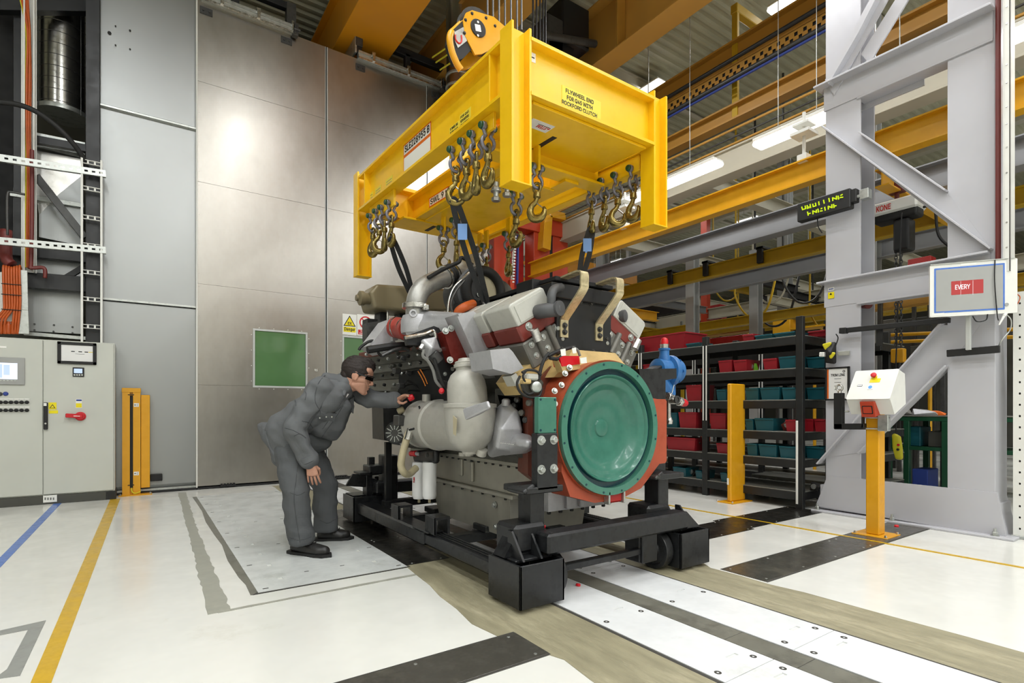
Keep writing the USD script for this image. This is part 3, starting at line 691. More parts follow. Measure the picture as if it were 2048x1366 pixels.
pan('top_rim', [(58, 262), (170, 285), (170, 318), (58, 290)], .3, 'galv')
pan('upper_panel', [(70, 300), (165, 318), (165, 350), (118, 388), (78, 430), (74, 400)], .3, 'galv_duct')
pan('slope_panel', [(165, 350), (165, 492), (78, 474), (78, 430), (118, 388)], .26, 'galv_fixed')
pan('lower_panel', [(75, 512), (165, 520), (165, 560), (70, 556)], .25, 'galv_fixed')
pan('side_panel', [(26, 375), (54, 378), (54, 500), (26, 495)], .2, 'steel_dark')
part(t, 'mid_rail', bar(at(20, 388, y=yb - .03), at(168, 412, y=yb - .03), .05, .06), 'galv')
pan('base_panel', [(50, 573), (162, 584), (162, 668), (54, 662)], .2, 'galv_fixed', 9.3)
part(t, 'panel_screws', [cyl(at(u, v, y=9.3), at(u, v, y=9.285), .012, n=8) for u, v in ((69, 648), (108, 650), (145, 654), (69, 660), (107, 663), (145, 666))], 'steel_dark', kind='stuff')
part(t, 'base_rail', bar(at(48, 667, y=9.28), at(172, 677, y=9.28), .05, .05), 'galv')
t = thing('steel_bracing', 'black steel brace and beam crossing in front of the duct casing', 'steel bracing', (-.9, 9.2, 2.2))
part(t, 'diagonal', bar(at(72, 352, y=9.22), at(170, 476, y=9.22), .06, .09), 'steel_dark')
part(t, 'diagonal', bar(at(125, 560, y=9.2), at(168, 534, y=9.2), .05, .07), 'black_steel')
part(t, 'beam', bar(at(44, 560, y=9.15), at(172, 570, y=9.15), .1, .2), 'black_steel')
part(t, 'beam', bar(at(-20, 8, y=9.4), at(176, 12, y=9.4), .12, .2), 'black_steel')
part(t, 'beam', bar(at(-20, 495, y=9.4), at(176, 515, y=9.4), .12, .16), 'black_steel')
part(t, 'beam', bar(at(60, 278, y=9.35), at(172, 298, y=9.35), .08, .1), 'black_steel')
part(t, 'upright', bar(at(10, -5, y=9.9), at(10, 660, y=9.9), .34, .3), 'black_matt')
part(t, 'upright', bar(at(38, -5, y=9.5), at(38, 560, y=9.5), .08, .1), 'black_steel')

# cable ladder, trays, pipes and cables
def tray(name, p0, p1, w, label, side=(0, -1, 0)):
    t = thing(name, label, 'cable tray', p0)
    d = unit(np.array(p1) - p0); s, u, _ = frame(d)
    L = np.linalg.norm(np.array(p1) - p0)
    n = int(L / .075)
    holes = [[(x, w * .36), (x + .035, w * .36), (x + .035, w * .64), (x, w * .64)] for x in np.arange(.02, L - .05, .075)]
    part(t, 'web', prism([(0, 0), (L, 0), (L, w), (0, w)], p0, d, np.cross(d, s) if abs(d[2]) < .5 else s, .003, holes), 'galv')
    up = np.cross(d, s) if abs(d[2]) < .5 else s
    for k in (0, w): part(t, 'lip', bar(np.array(p0) + up * k + (0, .02, 0), np.array(p1) + up * k + (0, .02, 0), .04, .005, .001, up=up), 'galv')
    return t
TY = 8.72
tray('cable_tray', at(-30, 318, y=TY), at(212, 354, y=TY) , .085, 'upper horizontal perforated cable tray crossing the white ladder')
tray('cable_tray', at(-30, 486, y=TY), at(212, 507, y=TY), .085, 'lower horizontal perforated cable tray crossing the white ladder')
lx0, lx1 = xat(164, 8.75), xat(203, 8.75)
t = thing('cable_ladder', 'white vertical cable ladder standing on the grey cabinet', 'cable ladder', (lx0, 8.75, 2.0))
for x in (lx0, lx1): part(t, 'rail', box((x - .012, 8.72, 2.0), (x + .012, 8.78, zat(312 if x == lx0 else 322, x, 8.75)), .002), 'white_box')
for v in (322, 375, 433, 489, 543, 597, 652):
    z = zat(v, lx0, 8.75)
    rg = part(t, 'rung', [box((lx0 + .012, 8.735, z + .018), (lx1 - .012, 8.77, z + .026), .001), box((lx0 + .012, 8.735, z - .026), (lx1 - .012, 8.77, z - .018), .001), box((lx0 + .05, 8.74, z - .02), (lx0 + .07, 8.76, z + .02), .001), box((lx0 + .12, 8.74, z - .02), (lx0 + .14, 8.76, z + .02), .001)], 'white_box')
t = thing('cable_channel', 'tall white cable channel holding orange cables at far left', 'cable channel', (-1.2, 9.0, 2.9))
for u in (49, 68.5): part(t, 'side_wall', bar(at(u, -5, y=9.0), at(u, 545, y=9.0), .016, .06, .002, up=(0, 1, 0)), 'white_box')
part(t, 'back', bar(at(58, -5, y=9.05), at(58, 545, y=9.05), .15, .006, .001, up=(0, 1, 0)), 'white_box')
ORD = ('first', 'second', 'third', 'fourth', 'fifth', 'sixth', 'seventh')
r2 = random.Random(3)
for i in range(5):
    u = 52 + i * 2.2
    pts = [at(u - 12 + i * 2 + r2.uniform(-3, 3), -10, y=9.0)] + [at(u + r2.uniform(-1.5, 1.5), v, y=8.985 - .012 * (i % 2)) for v in (60, 150, 250, 350, 450)] + [at(u, 535, y=8.98)]
    solo('riser_cable', tube(pts, (.008, .012, .009, .011, .008)[i], 8, 5), 'wire_yellow' if i == 0 else 'cable_orange', 'green and yellow earth cable in the white cable channel' if i == 0 else '%s orange cable from the left inside the tall white cable channel' % ORD[i - 1], 'cable', None if i == 0 else 'orange cables in the white channel', smooth=True)
for i in range(7):
    u = 8 + i * 5.4; y = 8.8
    pts = [at(u + 9, 575 - i * 0, y=9.0), at(u + 3, 545, y=8.9), at(u - 1, 535 - abs(3 - i) * 1.2, y=y - .02), at(u - 1.5, 552, y=y - .05), at(u, 600, y=y - .05), at(u - 1, 620, y=y - .05), at(u - 10 - (6 - i) * 1.2, 640, y=y - .04), at(u - 12 - (6 - i) * 1.2, 668, y=y - .02)]
    if i > 3: pts = pts[:5] + [at(u - 2, 630, y=y - .05), at(u - 4, 650, y=y - .04), at(u - 5, 668, y=y - .02)]
    solo('power_cable', tube(pts, .012, 8, 5), 'cable_orange', '%s orange power cable from the left above the grey cabinet top' % ORD[i], 'cable', 'orange power cables above the cabinet', smooth=True)
t = thing('cable_clamp', 'white clamp rail with black ties holding the orange power cables', 'clamp rail', at(20, 600, y=8.79))
part(t, 'back_rail', prism([(at(u, v, y=8.83)[0], at(u, v, y=8.83)[2]) for u, v in ((-10, 545), (46, 540), (44, 650), (-10, 650))][::-1], (0, 8.83, 0), (1, 0, 0), (0, 0, 1), -.01), 'white_box')
for v in (567, 588, 618): part(t, 'tie', bar(at(2, v, y=8.735), at(43, v + 3, y=8.735), .012, .008), 'ink_black')
part(t, 'end_bracket', [bar(at(44, 540, y=8.78), at(46, 620, y=8.78), .02, .1), bar(at(46, 620, y=8.78), at(48, 668, y=8.78), .02, .1)], 'galv')
for i, u in enumerate((1, 10, 17, 26, 35)):
    solo('cable_gland', [lathe([(.02, 0), (.024, .02), (.024, .1), (.016, .13)], at(u, 668, y=8.79), (0, 0, 1), 12), lathe([(.018, .13), (.018, .15)], at(u, 668, y=8.79), (0, 0, 1), 10)], 'cable_orange', '%s orange cable boot from the left on the cabinet top' % ORD[i], 'cable boot', 'orange boots on the cabinet top')
solo('black_hose', tube([at(-20, 203, y=8.65), at(30, 208, y=8.6), at(70, 222, y=8.58), at(110, 250, y=8.6), at(142, 282, y=8.65), at(166, 316, y=8.75), at(174, 345, y=8.85)], .03, 12, 6), 'black_rubber', 'thick black hose arching across the bay at upper left', 'hose', smooth=True)
solo('maroon_pipe', [tube([at(64, 300, y=8.9), at(64, 420, y=8.9), at(62, 528, y=8.9), at(60, 534, y=8.9), at(66, 536, y=8.9), at(84, 535, y=8.9), at(90, 540, y=8.9), at(90, 556, y=8.9)], .022, 10, 5)], 'pipe_maroon', 'maroon pipe bending right below the cable channel', 'pipe', smooth=True)
solo('maroon_pipe', tube([at(12, 460, y=8.95), at(12, 505, y=8.95), at(14, 520, y=8.92), at(24, 530, y=8.9)], .06, 12, 5), 'pipe_maroon', 'thick dark maroon pipe behind the orange power cables', 'pipe', smooth=True)
solo('thin_conduit', tube([at(15, 470, y=8.9), at(14, 420, y=8.9), at(15, 388, y=8.9), at(22, 384, y=8.9), at(50, 389, y=8.9)], .014, 8, 5), 'steel_dark', 'thin bent conduit left of the cable channel', 'conduit', smooth=True)
# ================================================================ cranes, rails, ducts and lamps under the roof
def ybeam(name, x0, x1, z0, z1, y0, y1, mat, label, cat='beam', kind='box', group=None):
    t = thing(name, label, cat, ((x0 + x1) / 2, (y0 + y1) / 2, z0), group)
    if kind == 'box':
        part(t, 'bottom_flange', box((x0, y0, z0), (x1, y1, z0 + .03), .004), mat)
        w = (x1 - x0) * .12
        part(t, 'web', box((x0 + w, y0, z0 + .03), (x1 - w, y1, z1 - .03), .004), mat)
        part(t, 'top_flange', box((x0, y0, z1 - .03), (x1, y1, z1), .004), mat)
    else:
        part(t, 'section', ibeam(((x0 + x1) / 2, y0, (z0 + z1) / 2), ((x0 + x1) / 2, y1, (z0 + z1) / 2), z1 - z0, x1 - x0, .018, .014), mat)
    return t
ybeam('crane_girder', 2.72, 3.62, 7.34, 8.3, -6, 22, 'orange_girder', 'wide orange crane girder passing over the silver test cell')
ybeam('crane_girder', 4.53, 5.0, 7.3, 8.2, -6, 22, 'tan_girder', 'tan crane girder above the hoist ropes')
t = ybeam('runway_girder', 6.33, 6.74, 7.0, 8.02, -6, 22, 'tan_girder', 'deep tan runway girder carried above the white frame', kind='i')
for y in (3.0, 6.2, 9.4, 12.6): part(t, 'stiffener', box((6.34, y, 7.02), (6.52, y + .03, 8.0), .003), 'brown_rail')
part(t, 'crane_rail', box((6.5, -6, 8.02), (6.58, 22, 8.09)), 'steel_dark')
RX = 8.0
t = thing('monorail', 'brown double monorail with yellow hangers running along the aisle roof', 'overhead rail', (RX, 6, 5.8))
part(t, 'upper_rail', ibeam((RX, -4, 6.92), (RX, 22, 6.92), .42, .22, .03, .02), 'brown_rail')
part(t, 'lower_rail', ibeam((RX, -4, 5.98), (RX, 22, 5.98), .26, .2, .03, .02), 'brown_rail')
for y in (-.5, 2.3, 5.18, 8.0, 10.8):
    part(t, 'hanger', [box((RX - .03, y - .05, 5.9), (RX + .03, y + .05, 7.75), .006)], 'yellow_dull')
    part(t, 'hanger_arm', box((RX - .05, y - .06, 7.6), (RX + .9, y + .06, 7.75), .01), 'yellow_dull')
def ypipe(name, x, z, r, y0, y1, mat, label, cat='pipe'):
    return solo(name, cyl((x, y0, z), (x, y1, z), r, n=10), mat, label, cat, smooth=40)
t = tray('festoon_tray', (7.78, -4, 6.42), (7.78, 22, 6.42), .2, 'perforated tan festoon tray between the two monorail beams') if False else None
t = thing('festoon_tray', 'perforated tan cable tray between the brown monorail beams', 'cable tray', (7.8, 6, 6.45))
hs = [[(y, .03 + (i % 2) * .07), (y + .05, .03 + (i % 2) * .07), (y + .05, .085 + (i % 2) * .07), (y, .085 + (i % 2) * .07)] for i, y in enumerate(np.arange(.2, 25.5, .065))]
part(t, 'tray_web', prism([(0, 0), (26, 0), (26, .19), (0, .19)], (7.8, -4, 6.45), (0, 1, 0), (0, 0, 1), .004, hs), 'brown_rail')
part(t, 'tray_back', box((7.82, -4, 6.42), (7.86, 22, 6.66)), 'black_steel')
ypipe('conduit', 7.72, 6.39, .04, -4, 22, 'steel_dark', 'grey conduit under the perforated tan tray')
ypipe('blue_pipe', 7.7, 6.32, .02, -4, 22, 'ink_blue', 'blue compressed air pipe under the monorail tray')
ypipe('conduit', 7.7, 6.68, .035, -4, 22, 'black_steel', 'dark blue conduit above the perforated tan tray')
for x, z, r, m, l in ((7.9, 5.68, .02, 'tan_girder', 'thin tan pipe just below the lower monorail beam'), (7.95, 5.58, .015, 'steel_dark', 'thin dark pipe below the lower monorail beam'), (8.0, 5.5, .02, 'tan_girder', 'thin tan pipe above the pendant lamps'), (8.1, 5.56, .014, 'steel_dark', 'thin dark pipe above the white aisle beam')):
    ypipe('service_pipe', x, z, r, -4, 22, m, l)
solo('cable_trough', box((8.25, -4, 6.0), (8.4, 22, 6.25)), 'hall_wall_dark', 'dark cable trough behind the monorail', 'trough')
ybeam('aisle_beam', 7.95, 8.25, 5.02, 5.45, -4, 22, 'white_beam', 'cream white aisle beam behind the pendant lamps')
# pendant and roof lamps
def lamp(name, x, y0, y1, z, w, label, group, chains=True):
    t = thing(name, label, 'lamp', (x, (y0 + y1) / 2, z), group)
    part(t, 'diffuser', rhull([(x + sx * (w / 2 - .04), y, z + .03) for sx in (-1, 1) for y in (y0 + .04, y1 - .04)], .04, 2), 'tube_light')
    part(t, 'tray', box((x - w / 2 - .01, y0 + .02, z + .055), (x + w / 2 + .01, y1 - .02, z + .1), .008), 'white_box')
    if chains:
        for y in (y0 + (y1 - y0) * .28, y1 - (y1 - y0) * .28): part(t, 'chain', cyl((x, y, z + .1), (x, y, 8.62 if x < 10.2 else 8.36), .006, n=6), 'galv')
    return t
LX = 7.3
yA = [(yat(1740, LX) + .3, yat(1512, LX)), (yat(1440, LX), yat(1250, LX))]
lamp('pendant_lamp', LX, yA[0][0], yA[0][1], 4.9, .24, 'long pendant fluorescent lamp left of the white frame', None)
lamp('pendant_lamp', LX, yA[1][0], yA[1][1], 4.9, .24, 'long pendant fluorescent lamp beside the yellow lifting frame', None)
lamp('pendant_lamp', LX, yat(1832, LX), yat(1722, LX), 4.96, .1, 'thin pendant fluorescent lamp seen inside the white frame', None)
lamp('pendant_lamp', LX, .1, yat(2015, LX), 4.9, .24, 'pendant fluorescent lamp at the right picture edge', None)
RLX = 9.3
for i, (u0, u1, z) in enumerate(((1325, 1270, 8.22), (1605, 1540, 8.22))):
    lamp('roof_lamp', RLX, yat(u0, RLX), yat(u1, RLX), z, .26, ('roof lamp above the right corner post of the lifting frame', 'roof lamp at top right above the monorail')[i], None, False)
part(thing('roof_fan', 'dark round roof extractor near the roof lamp', 'extractor', (9.6, 8.0, 8.2)), 'fan_ring', ring((9.6, yat(1272, 9.6), 8.15), (0, 0, 1), .35, .5, .2), 'steel_dark', smooth=40)
for i, (u0, u1, v, X) in enumerate(((1518, 1476, 443, 17.0), (1247, 1226, 526, 13.5), (1640, 1560, 540, 12.0), (1212, 1180, 640, 14.0))):
    pz = zat(v, X, (yat(u0, X) + yat(u1, X)) / 2)
    if pz < 8: lamp('aisle_lamp', X, yat(u0, X), yat(u1, X), pz, .3, ('small lamp in the far roof above the grey rail', 'tiny far lamp left of the yellow corner post', 'dim lamp over the far shelving', 'far lamp low behind the engine')[i], None, True)
# light crane rails along the aisle
t = ybeam('crane_rail', 6.82, 6.98, 3.98, 4.28, -1, 9.3, 'yellow_rail', 'bright yellow crane rail running behind the white frame', 'overhead rail', 'i')
for u in (1608, 1250):
    y = yat(u, 6.9)
    tt = thing('rail_clamp', 'white clamp and rod hanging the bright yellow crane rail' + (' near the white frame' if u > 1500 else ' behind the lifting frame'), 'clamp', (6.9, y, 4.28))
    part(tt, 'rod', cyl((6.9, y, 4.28), (6.9, y, 4.9), .02, n=10), 'white_box'); part(tt, 'cross_plate', box((6.78, y - .12, 4.6), (7.02, y + .12, 4.64)), 'white_box'); part(tt, 'cross_plate', box((6.8, y - .1, 4.72), (7.0, y + .1, 4.75)), 'white_box'); part(tt, 'jaw', box((6.84, y - .06, 4.26), (6.96, y + .06, 4.36)), 'white_box')
ybeam('crane_rail', 8.3, 8.55, 3.95, 4.3, -1, 15.5, 'grey_beam', 'long grey steel beam between the two yellow rails', 'overhead rail', 'i')
ybeam('crane_rail', 8.9, 9.05, 3.66, 3.9, -1, 16, 'yellow_dull', 'duller yellow crane rail below the grey beam', 'overhead rail', 'i')
for u in (1341, 1412, 1521):
    y = yat(u, 8.9)
    tt = solo('rail_bracket', [box((8.86, y - .05, 3.7), (8.92, y + .05, 3.98)), box((8.86, y - .07, 3.94), (9.1, y + .07, 3.98))], 'ink_black', '%s black bracket on the duller yellow rail' % {1341: 'left', 1412: 'middle', 1521: 'right'}[u], 'bracket', 'black rail brackets')
def bridge(x0, x1, y, z, h, w, m, label, hx, hz):
    t = thing('crane_bridge', label, 'overhead rail', ((x0 + x1) / 2, y, z))
    part(t, 'section', ibeam((x0, y, z), (x1, y, z), h, w), m)
    for x in hx: part(t, 'hanger', box((x - .03, y - .03, z + h / 2 - .01), (x + .03, y + .03, hz)), 'galv')
bridge(8.9, 10.6, yat(1221, 9.0), 3.45, .22, .16, 'yellow_rail', 'short yellow crane bridge end above the far shelving', (8.98,), 3.67)
bridge(10.4, 13.5, 10.3, 3.3, .26, .16, 'yellow_dull', 'yellow crane bridge across the far bay', (10.5, 13.2), 3.76)
bridge(6.75, 9.1, yat(1790, 7.1), 3.72, .2, .14, 'yellow_rail', 'yellow bridge beam carrying the chain hoist inside the white frame', (6.9, 8.98), 4.0)
# columns, girders and clutter of the far bays
for i, (u, X, w) in enumerate(((1385, 9.6, .2), (1512, 11.0, .2), (1205, 12.0, .3), (1570, 15.0, .3), (1745, 10.4, .2))):
    y = yat(u, X)
    solo('bay_column', ibeam((X, y, 0), (X, y, 8.2 if i > 1 else 4.6), w, w, .018, .014, up=(1, 0, 0)), 'grey_column', ('grey steel column behind the black parts rack', 'grey steel column between rack and white frame', 'far pale column behind the engine', 'far column above the right end of the rack', 'grey column seen inside the white frame')[i], 'column')
y = yat(1411, 16.0)
solo('bay_column', box((15.9, y - .12, 0), (16.1, y + .12, 8)), 'red_steel', 'red steel column in the far bay', 'column')
for i, (y, z, x0, x1) in enumerate(((15.5, 6.3, 8.5, 17), (17.5, 5.9, 8.5, 18), (19.5, 6.6, 9.0, 16))):
    og = thing('orange_girder', ('orange cross girder beyond the lifting frame', 'lower orange cross girder beyond the lifting frame', 'farthest orange cross girder')[i], 'beam', ((x0 + x1) / 2, y, z))
    part(og, 'girder', box((x0, y, z), (x1, y + .35, z + .55), .01), 'orange_girder')
    for x in (x0 + 1.2, x1 - .4): part(og, 'hanger', box((x, y + .1, z + .5), (x + .15, y + .25, 8.4)), 'grey_column')
for i, (y, z) in enumerate(((12.5, 5.1), (9.2, 5.2), (6.0, 5.25))):
    solo('cross_beam', ibeam((8.0, y, z), (24, y, z), .3, .2), 'white_beam', ('pale cross beam beyond the lifting frame', 'pale cross beam under the far roof', 'pale cross beam behind the bright yellow rail')[i], 'beam')
for i, (X, z, h, m) in enumerate(((10.5, 3.9, .3, 'grey_beam'), (11.5, 3.2, .2, 'yellow_dull'), (12.5, 4.4, .3, 'white_beam'), (13.2, 3.5, .25, 'grey_beam'), (14.5, 3.6, .3, 'yellow_dull'), (16.0, 4.4, .35, 'white_beam'), (18.0, 3.3, .3, 'grey_beam'), (20.0, 4.4, .4, 'yellow_dull'), (23.0, 3.8, .4, 'white_beam'))):
    solo('bay_rail', ibeam((X, -6, z), (X, 23, z), h, .18), m, ('grey far rail next beyond the duller yellow rail', 'low yellow far rail behind the grey columns', 'high pale far rail behind the grey beam', 'low grey far rail above the conveyors', 'middle yellow far rail of the far bay', 'high pale far rail beyond the middle yellow one', 'lowest grey rail of the farthest bay', 'high yellow rail of the farthest bay', 'outermost pale rail at the far wall')[i], 'overhead rail')
for X, z in ((17.4, 8.1),):
    solo('roof_gutter', box((X, -10, z), (X + .25, 24, z + .3)), 'white_beam', 'pale roof gutter of the far bay', 'gutter')
# spiral duct above the silver cell, and the wires of the big hoist
X = xat(918, 8.4)
t = thing('spiral_duct', 'silver spiral duct rising to the roof behind the yellow hook block', 'duct', (X, 8.4, 6.5))
part(t, 'duct_pipe', tube([(X - .03, 8.4, 6.4), (X, 8.4, 7.0), (X - .01, 8.4, 7.6), (X - .01, 8.4, 8.0), (X - .01, 8.4, 8.5)], .22, 24, 6), 'galv_duct', smooth=50)
part(t, 'joint_ring', [lathe([(.23, 0), (.23, .03)], (X - .01, 8.4, 6.6 + .2 * i), (0, 0, 1), 24) for i in range(3)], 'galv', kind='stuff')
# ================================================================ white steel portal frame on the right
FX = 6.33
def fp(u, v, x=FX): p = at(u, v, x=x); return (p[1], p[2])
def fpoly(pts, x, depth):
    q = [fp(u, v, x) for u, v in pts]
    return prism(q, (x, 0, 0), (0, 1, 0), (0, 0, 1), depth)
t = thing('portal_frame', 'white painted steel portal frame with diagonal braces beside the parts rack', 'steel frame', (6.5, 2.25, 0))
def hcol(y0, y1, name='column'):
    c = part(t, name, [box((FX, y0, .3), (FX + .022, y1, 7.0), .003), box((FX + .33, y0, .3), (FX + .352, y1, 7.0), .003), box((FX + .02, (y0 + y1) / 2 - .008, .3), (FX + .335, (y0 + y1) / 2 + .008, 7.0), .002)], 'white_steel')
    return c
hcol(2.63, 2.985); hcol(1.528, 1.877)
part(t, 'column_side_plate', box((FX + .02, 1.528, .3), (FX + .335, 1.545, 7.0), .002), 'white_steel')
part(t, 'foot_gusset', fpoly([(1631, 1012), (1655, 951), (1995, 986), (2012, 1076)], FX - .012, .024), 'white_steel')
part(t, 'foot_gusset', fpoly([(1631, 1012), (1655, 951), (1995, 986), (2012, 1076)], FX + .34, .024), 'white_steel')
part(t, 'foot_beam', [box((FX + .01, 1.5, .03), (FX + .35, 3.05, .3), .004)], 'white_steel')
part(t, 'foot_side', hull([(FX, 1.46, .02), (FX + .36, 1.46, .02), (FX, 1.53, .34), (FX + .36, 1.53, .34), (FX, 1.475, .02), (FX + .36, 1.475, .02), (FX, 1.545, .34), (FX + .36, 1.545, .34)]), 'white_steel')
part(t, 'base_plate', box((FX - .1, 1.38, 0), (FX + .5, 3.1, .022), .004), 'white_steel')
for u, v in ((1784, 1026), (1990, 1058), (1634, 1006)): part(t, 'anchor_bolt', [bolt(at(u, v + 4, x=FX - .05) * (1, 1, 0) + (0, 0, .022), (0, 0, 1), .022, .03), cyl(at(u, v, x=FX - .05) * (1, 1, 0) + (0, 0, .02), at(u, v, x=FX - .05) * (1, 1, 0) + (0, 0, .085), .012, n=10)], 'galv')
# horizontal beams: web, and flanges standing towards the camera
zb0, zb1 = 2.29, 2.575
part(t, 'middle_beam', [box((FX - .085, 1.56, zb1 - .02), (FX + .12, 3.05, zb1), .003), box((FX - .005, 1.56, zb0), (FX + .015, 3.0, zb1 - .01), .002), box((FX - .03, 1.56, zb0 - .02), (FX + .12, 2.66, zb0), .003)], 'white_steel')
part(t, 'upper_beam', [box((FX - .13, 1.53, 4.74), (FX + .16, 3.06, 4.762), .003), box((FX - .012, 1.54, 4.49), (FX + .012, 3.0, 4.75), .002), box((FX - .02, 1.54, 4.47), (FX + .16, 2.66, 4.49), .003)], 'white_steel')
def brace(pa, pb, w, name='brace', depth=.2):
    """A diagonal I section in the frame's plane between two picture points."""
    a, b = fp(*pa), fp(*pb)
    A, Bp = np.array((FX + .12, a[0], a[1])), np.array((FX + .12, b[0], b[1]))
    return part(t, name, ibeam(A, Bp, w, depth + .04, .016, .014, up=(0, -1, 1) if False else np.cross(unit(Bp - A), (1, 0, 0))), 'white_steel')
def web_brace(pts, lo_edge, hi_edge, name='brace'):
    part(t, name, fpoly(pts, FX - .004, .016), 'white_steel')
    fl = []
    for e in (lo_edge, hi_edge):
        a, b = fp(*e[0]), fp(*e[1])
        fl.append(bar((FX + .0, a[0], a[1]), (FX + .0, b[0], b[1]), .17, .016, .002, up=np.cross((0, b[0] - a[0], b[1] - a[1]), (1, 0, 0))))
    part(t, name + '_flange', fl, 'white_steel')
web_brace([(1657, 262), (1722, 268), (1897, 388), (1985, 500), (1960, 497)], ((1650, 256), (1986, 500)), ((1724, 268), (1896, 384)))
web_brace([(1652, 915), (1797, 746), (1885, 650), (1960, 650), (1895, 733), (1722, 905)], ((1640, 927), (1890, 644)), ((1722, 906), (1897, 732)))
part(t, 'brace_strip', fpoly([(1654, 170), (1668, 190), (1775, 0), (1800, -60), (1770, -60), (1745, 0)], FX - .03, .02), 'white_steel')
part(t, 'brace_flange', fpoly([(1650, 160), (1657, 168), (1716, 66), (1760, -20), (1750, -20)], FX - .12, .1), 'white_steel')
part(t, 'brace_strip', fpoly([(1722, 108), (1738, 128), (1816, 0), (1850, -60), (1826, -60), (1790, 0)], FX - .02, .02), 'white_steel')
part(t, 'lining_panel', fpoly([(1692, 208), (1848, 146), (1848, 170), (1721, 222), (1721, 335), (1692, 335)], FX + .16, .02), 'white_steel')
part(t, 'pipe_clip', [lathe([(.012, 0), (.012, .03)], at(1682, 155, x=FX - .02), (-1, 0, 0), 10)], 'galv')
# warning label on the left column
a = at(1656, 580, x=FX - .012)
part(t, 'column_label', box((FX - .0125, a[1] - .065, a[2] - .014), (FX - .01, a[1], a[2] + .022), .0005), 'white_label')
part(t, 'column_label', box((FX - .0125, a[1] - .065, a[2] - .1), (FX - .01, a[1], a[2] - .03), .0005), 'sign_yellow')
part(t, 'label_lettering', text('KITO', .02, (FX - .0126, a[1] - .004, a[2] - .006), (0, -1, 0), (0, 0, 1), width=.05) if False else [box((FX - .0135, a[1] - .055 + i * .012, a[2] - .004), (FX - .012, a[1] - .047 + i * .012, a[2] + .012), .0003) for i in range(4)], 'ink_blue')
part(t, 'label_mark', prism([(-.014, 0), (.014, 0), (0, .024)], (FX - .0126, a[1] - .03, a[2] - .06), (0, -1, 0), (0, 0, 1), .001), 'ink_black')
t2 = thing('cable_duct_rail', 'narrow white slotted rail with studs on the right column', 'rail', (6.3, 1.44, 2.4))
part(t2, 'rail_body', [box((6.2, 1.395, 2.35), (6.33, 1.405, 8), .002), box((6.2, 1.395, 2.35), (6.21, 1.44, 8), .002), box((6.2, 1.435, 2.35), (6.33, 1.445, 8), .002)], 'white_box')
for i, v in enumerate((14, 48, 130, 166, 214, 248, 295, 346, 398, 445, 495)):
    p = at(2012, v, x=6.2); part(t2, 'stud', lathe([(.008, 0), (.006, .006)], (6.2, 1.42, p[2]), (-1, 0, 0), 8), 'steel_bright')
solo('cable_pipe', cyl((6.3, 1.5, 2.35), (6.3, 1.5, 8), .02, n=10), 'pipe_maroon', 'thin maroon pipe on the right white column', 'pipe', smooth=40)

# perforated panel at the right edge
t = thing('perforated_panel', 'tall white perforated tool panel at the right picture edge', 'panel', (6.44, 1.1, 0.022))
zt = zat(592, 6.44, 1.42); w = 1.0
hs = [rrect(a - .007, b - .009, a + .007, b + .009, .004, 2) for a in np.arange(.045, .9, .12) for b in np.arange(.06, zt - .1, .1)]
part(t, 'perforated_sheet', prism([(0, 0), (w, 0), (w, zt), (0, zt)], (6.44, 1.428, .03), (0, -1, 0), (0, 0, 1), .02, hs), 'white_box')
part(t, 'backing', box((6.47, .44, .05), (6.49, 1.42, zt - .02)), 'black_matt')
part(t, 'edge_return', box((6.44, 1.41, .03), (6.5, 1.43, zt + .03), .002), 'white_box')
part(t, 'foot', box((6.4, .4, 0), (6.6, 1.44, .03)), 'galv')

# LED sign
SX = 6.16
c = [at(u, v, x=SX) for u, v in ((1594, 405), (1700, 379), (1705, 414), (1601, 441))]
y0, y1 = c[0][1], c[1][1]; zz0, zz1 = (c[3][2] + c[2][2]) / 2, (c[0][2] + c[1][2]) / 2
t = thing('led_sign', 'black LED text sign hung on the left white column', 'sign', (SX, (y0 + y1) / 2, zz0))
part(t, 'housing', box((SX, y1, zz0), (SX + .1, y0, zz1), .008), 'ink_black')
hh = zz1 - zz0
def led(s, z, y, w):
    v, f = text(s, hh * .24, (SX - .001, y, z), (0, -1, 0), (0, 0, 1), .002, False, width=w)
    part(t, 'lettering', (v, f), 'led_amber')
LED = [[(130, 375), (145, 425), (205, 405), (195, 355)], [(233, 345), (241, 405)], [(264, 370), (270, 392)], [(289, 325), (301, 386)], [(340, 320), (350, 367), (402, 350), (392, 300)], [(455, 275), (463, 332)], [(548, 245), (560, 302)], [(650, 210), (662, 270)], [(726, 250), (722, 198), (798, 222), (795, 166)], [(829, 166), (838, 222)], [(880, 150), (906, 136)], [(870, 192), (916, 186)],
       [(240, 470), (254, 532)], [(250, 504), (292, 495)], [(346, 506), (342, 450), (412, 476), (408, 432)], [(440, 415), (450, 472)], [(500, 406), (516, 400)], [(485, 452), (521, 448)], [(570, 380), (580, 436)], [(641, 414), (638, 362), (711, 386), (705, 332)], [(740, 325), (750, 384)], [(748, 358), (788, 350)]]
for st in LED:
    q = [at(1590 + a / 9.6, 375 + b / 9.6, x=SX - .002) for a, b in st]
    part(t, 'lit_stroke', [bar(a, b, .013, .003, .0005, up=(1, 0, 0), ext=.005) for a, b in zip(q[:-1], q[1:])], 'led_amber')
part(t, 'mount', [box((SX + .04, y1 - .1, zz0 + .09), (SX + .09, y1, zz0 + .12)), box((SX + .03, y1 - .16, zz0 + .06), (SX + .12, y1 - .08, zz0 + .16))], 'galv')
part(t, 'mount_arm', box((SX + .02, y1 - .05, zz0 + .05), (SX + .1, y1 + .02, zz0 + .19), .006), 'ink_black')
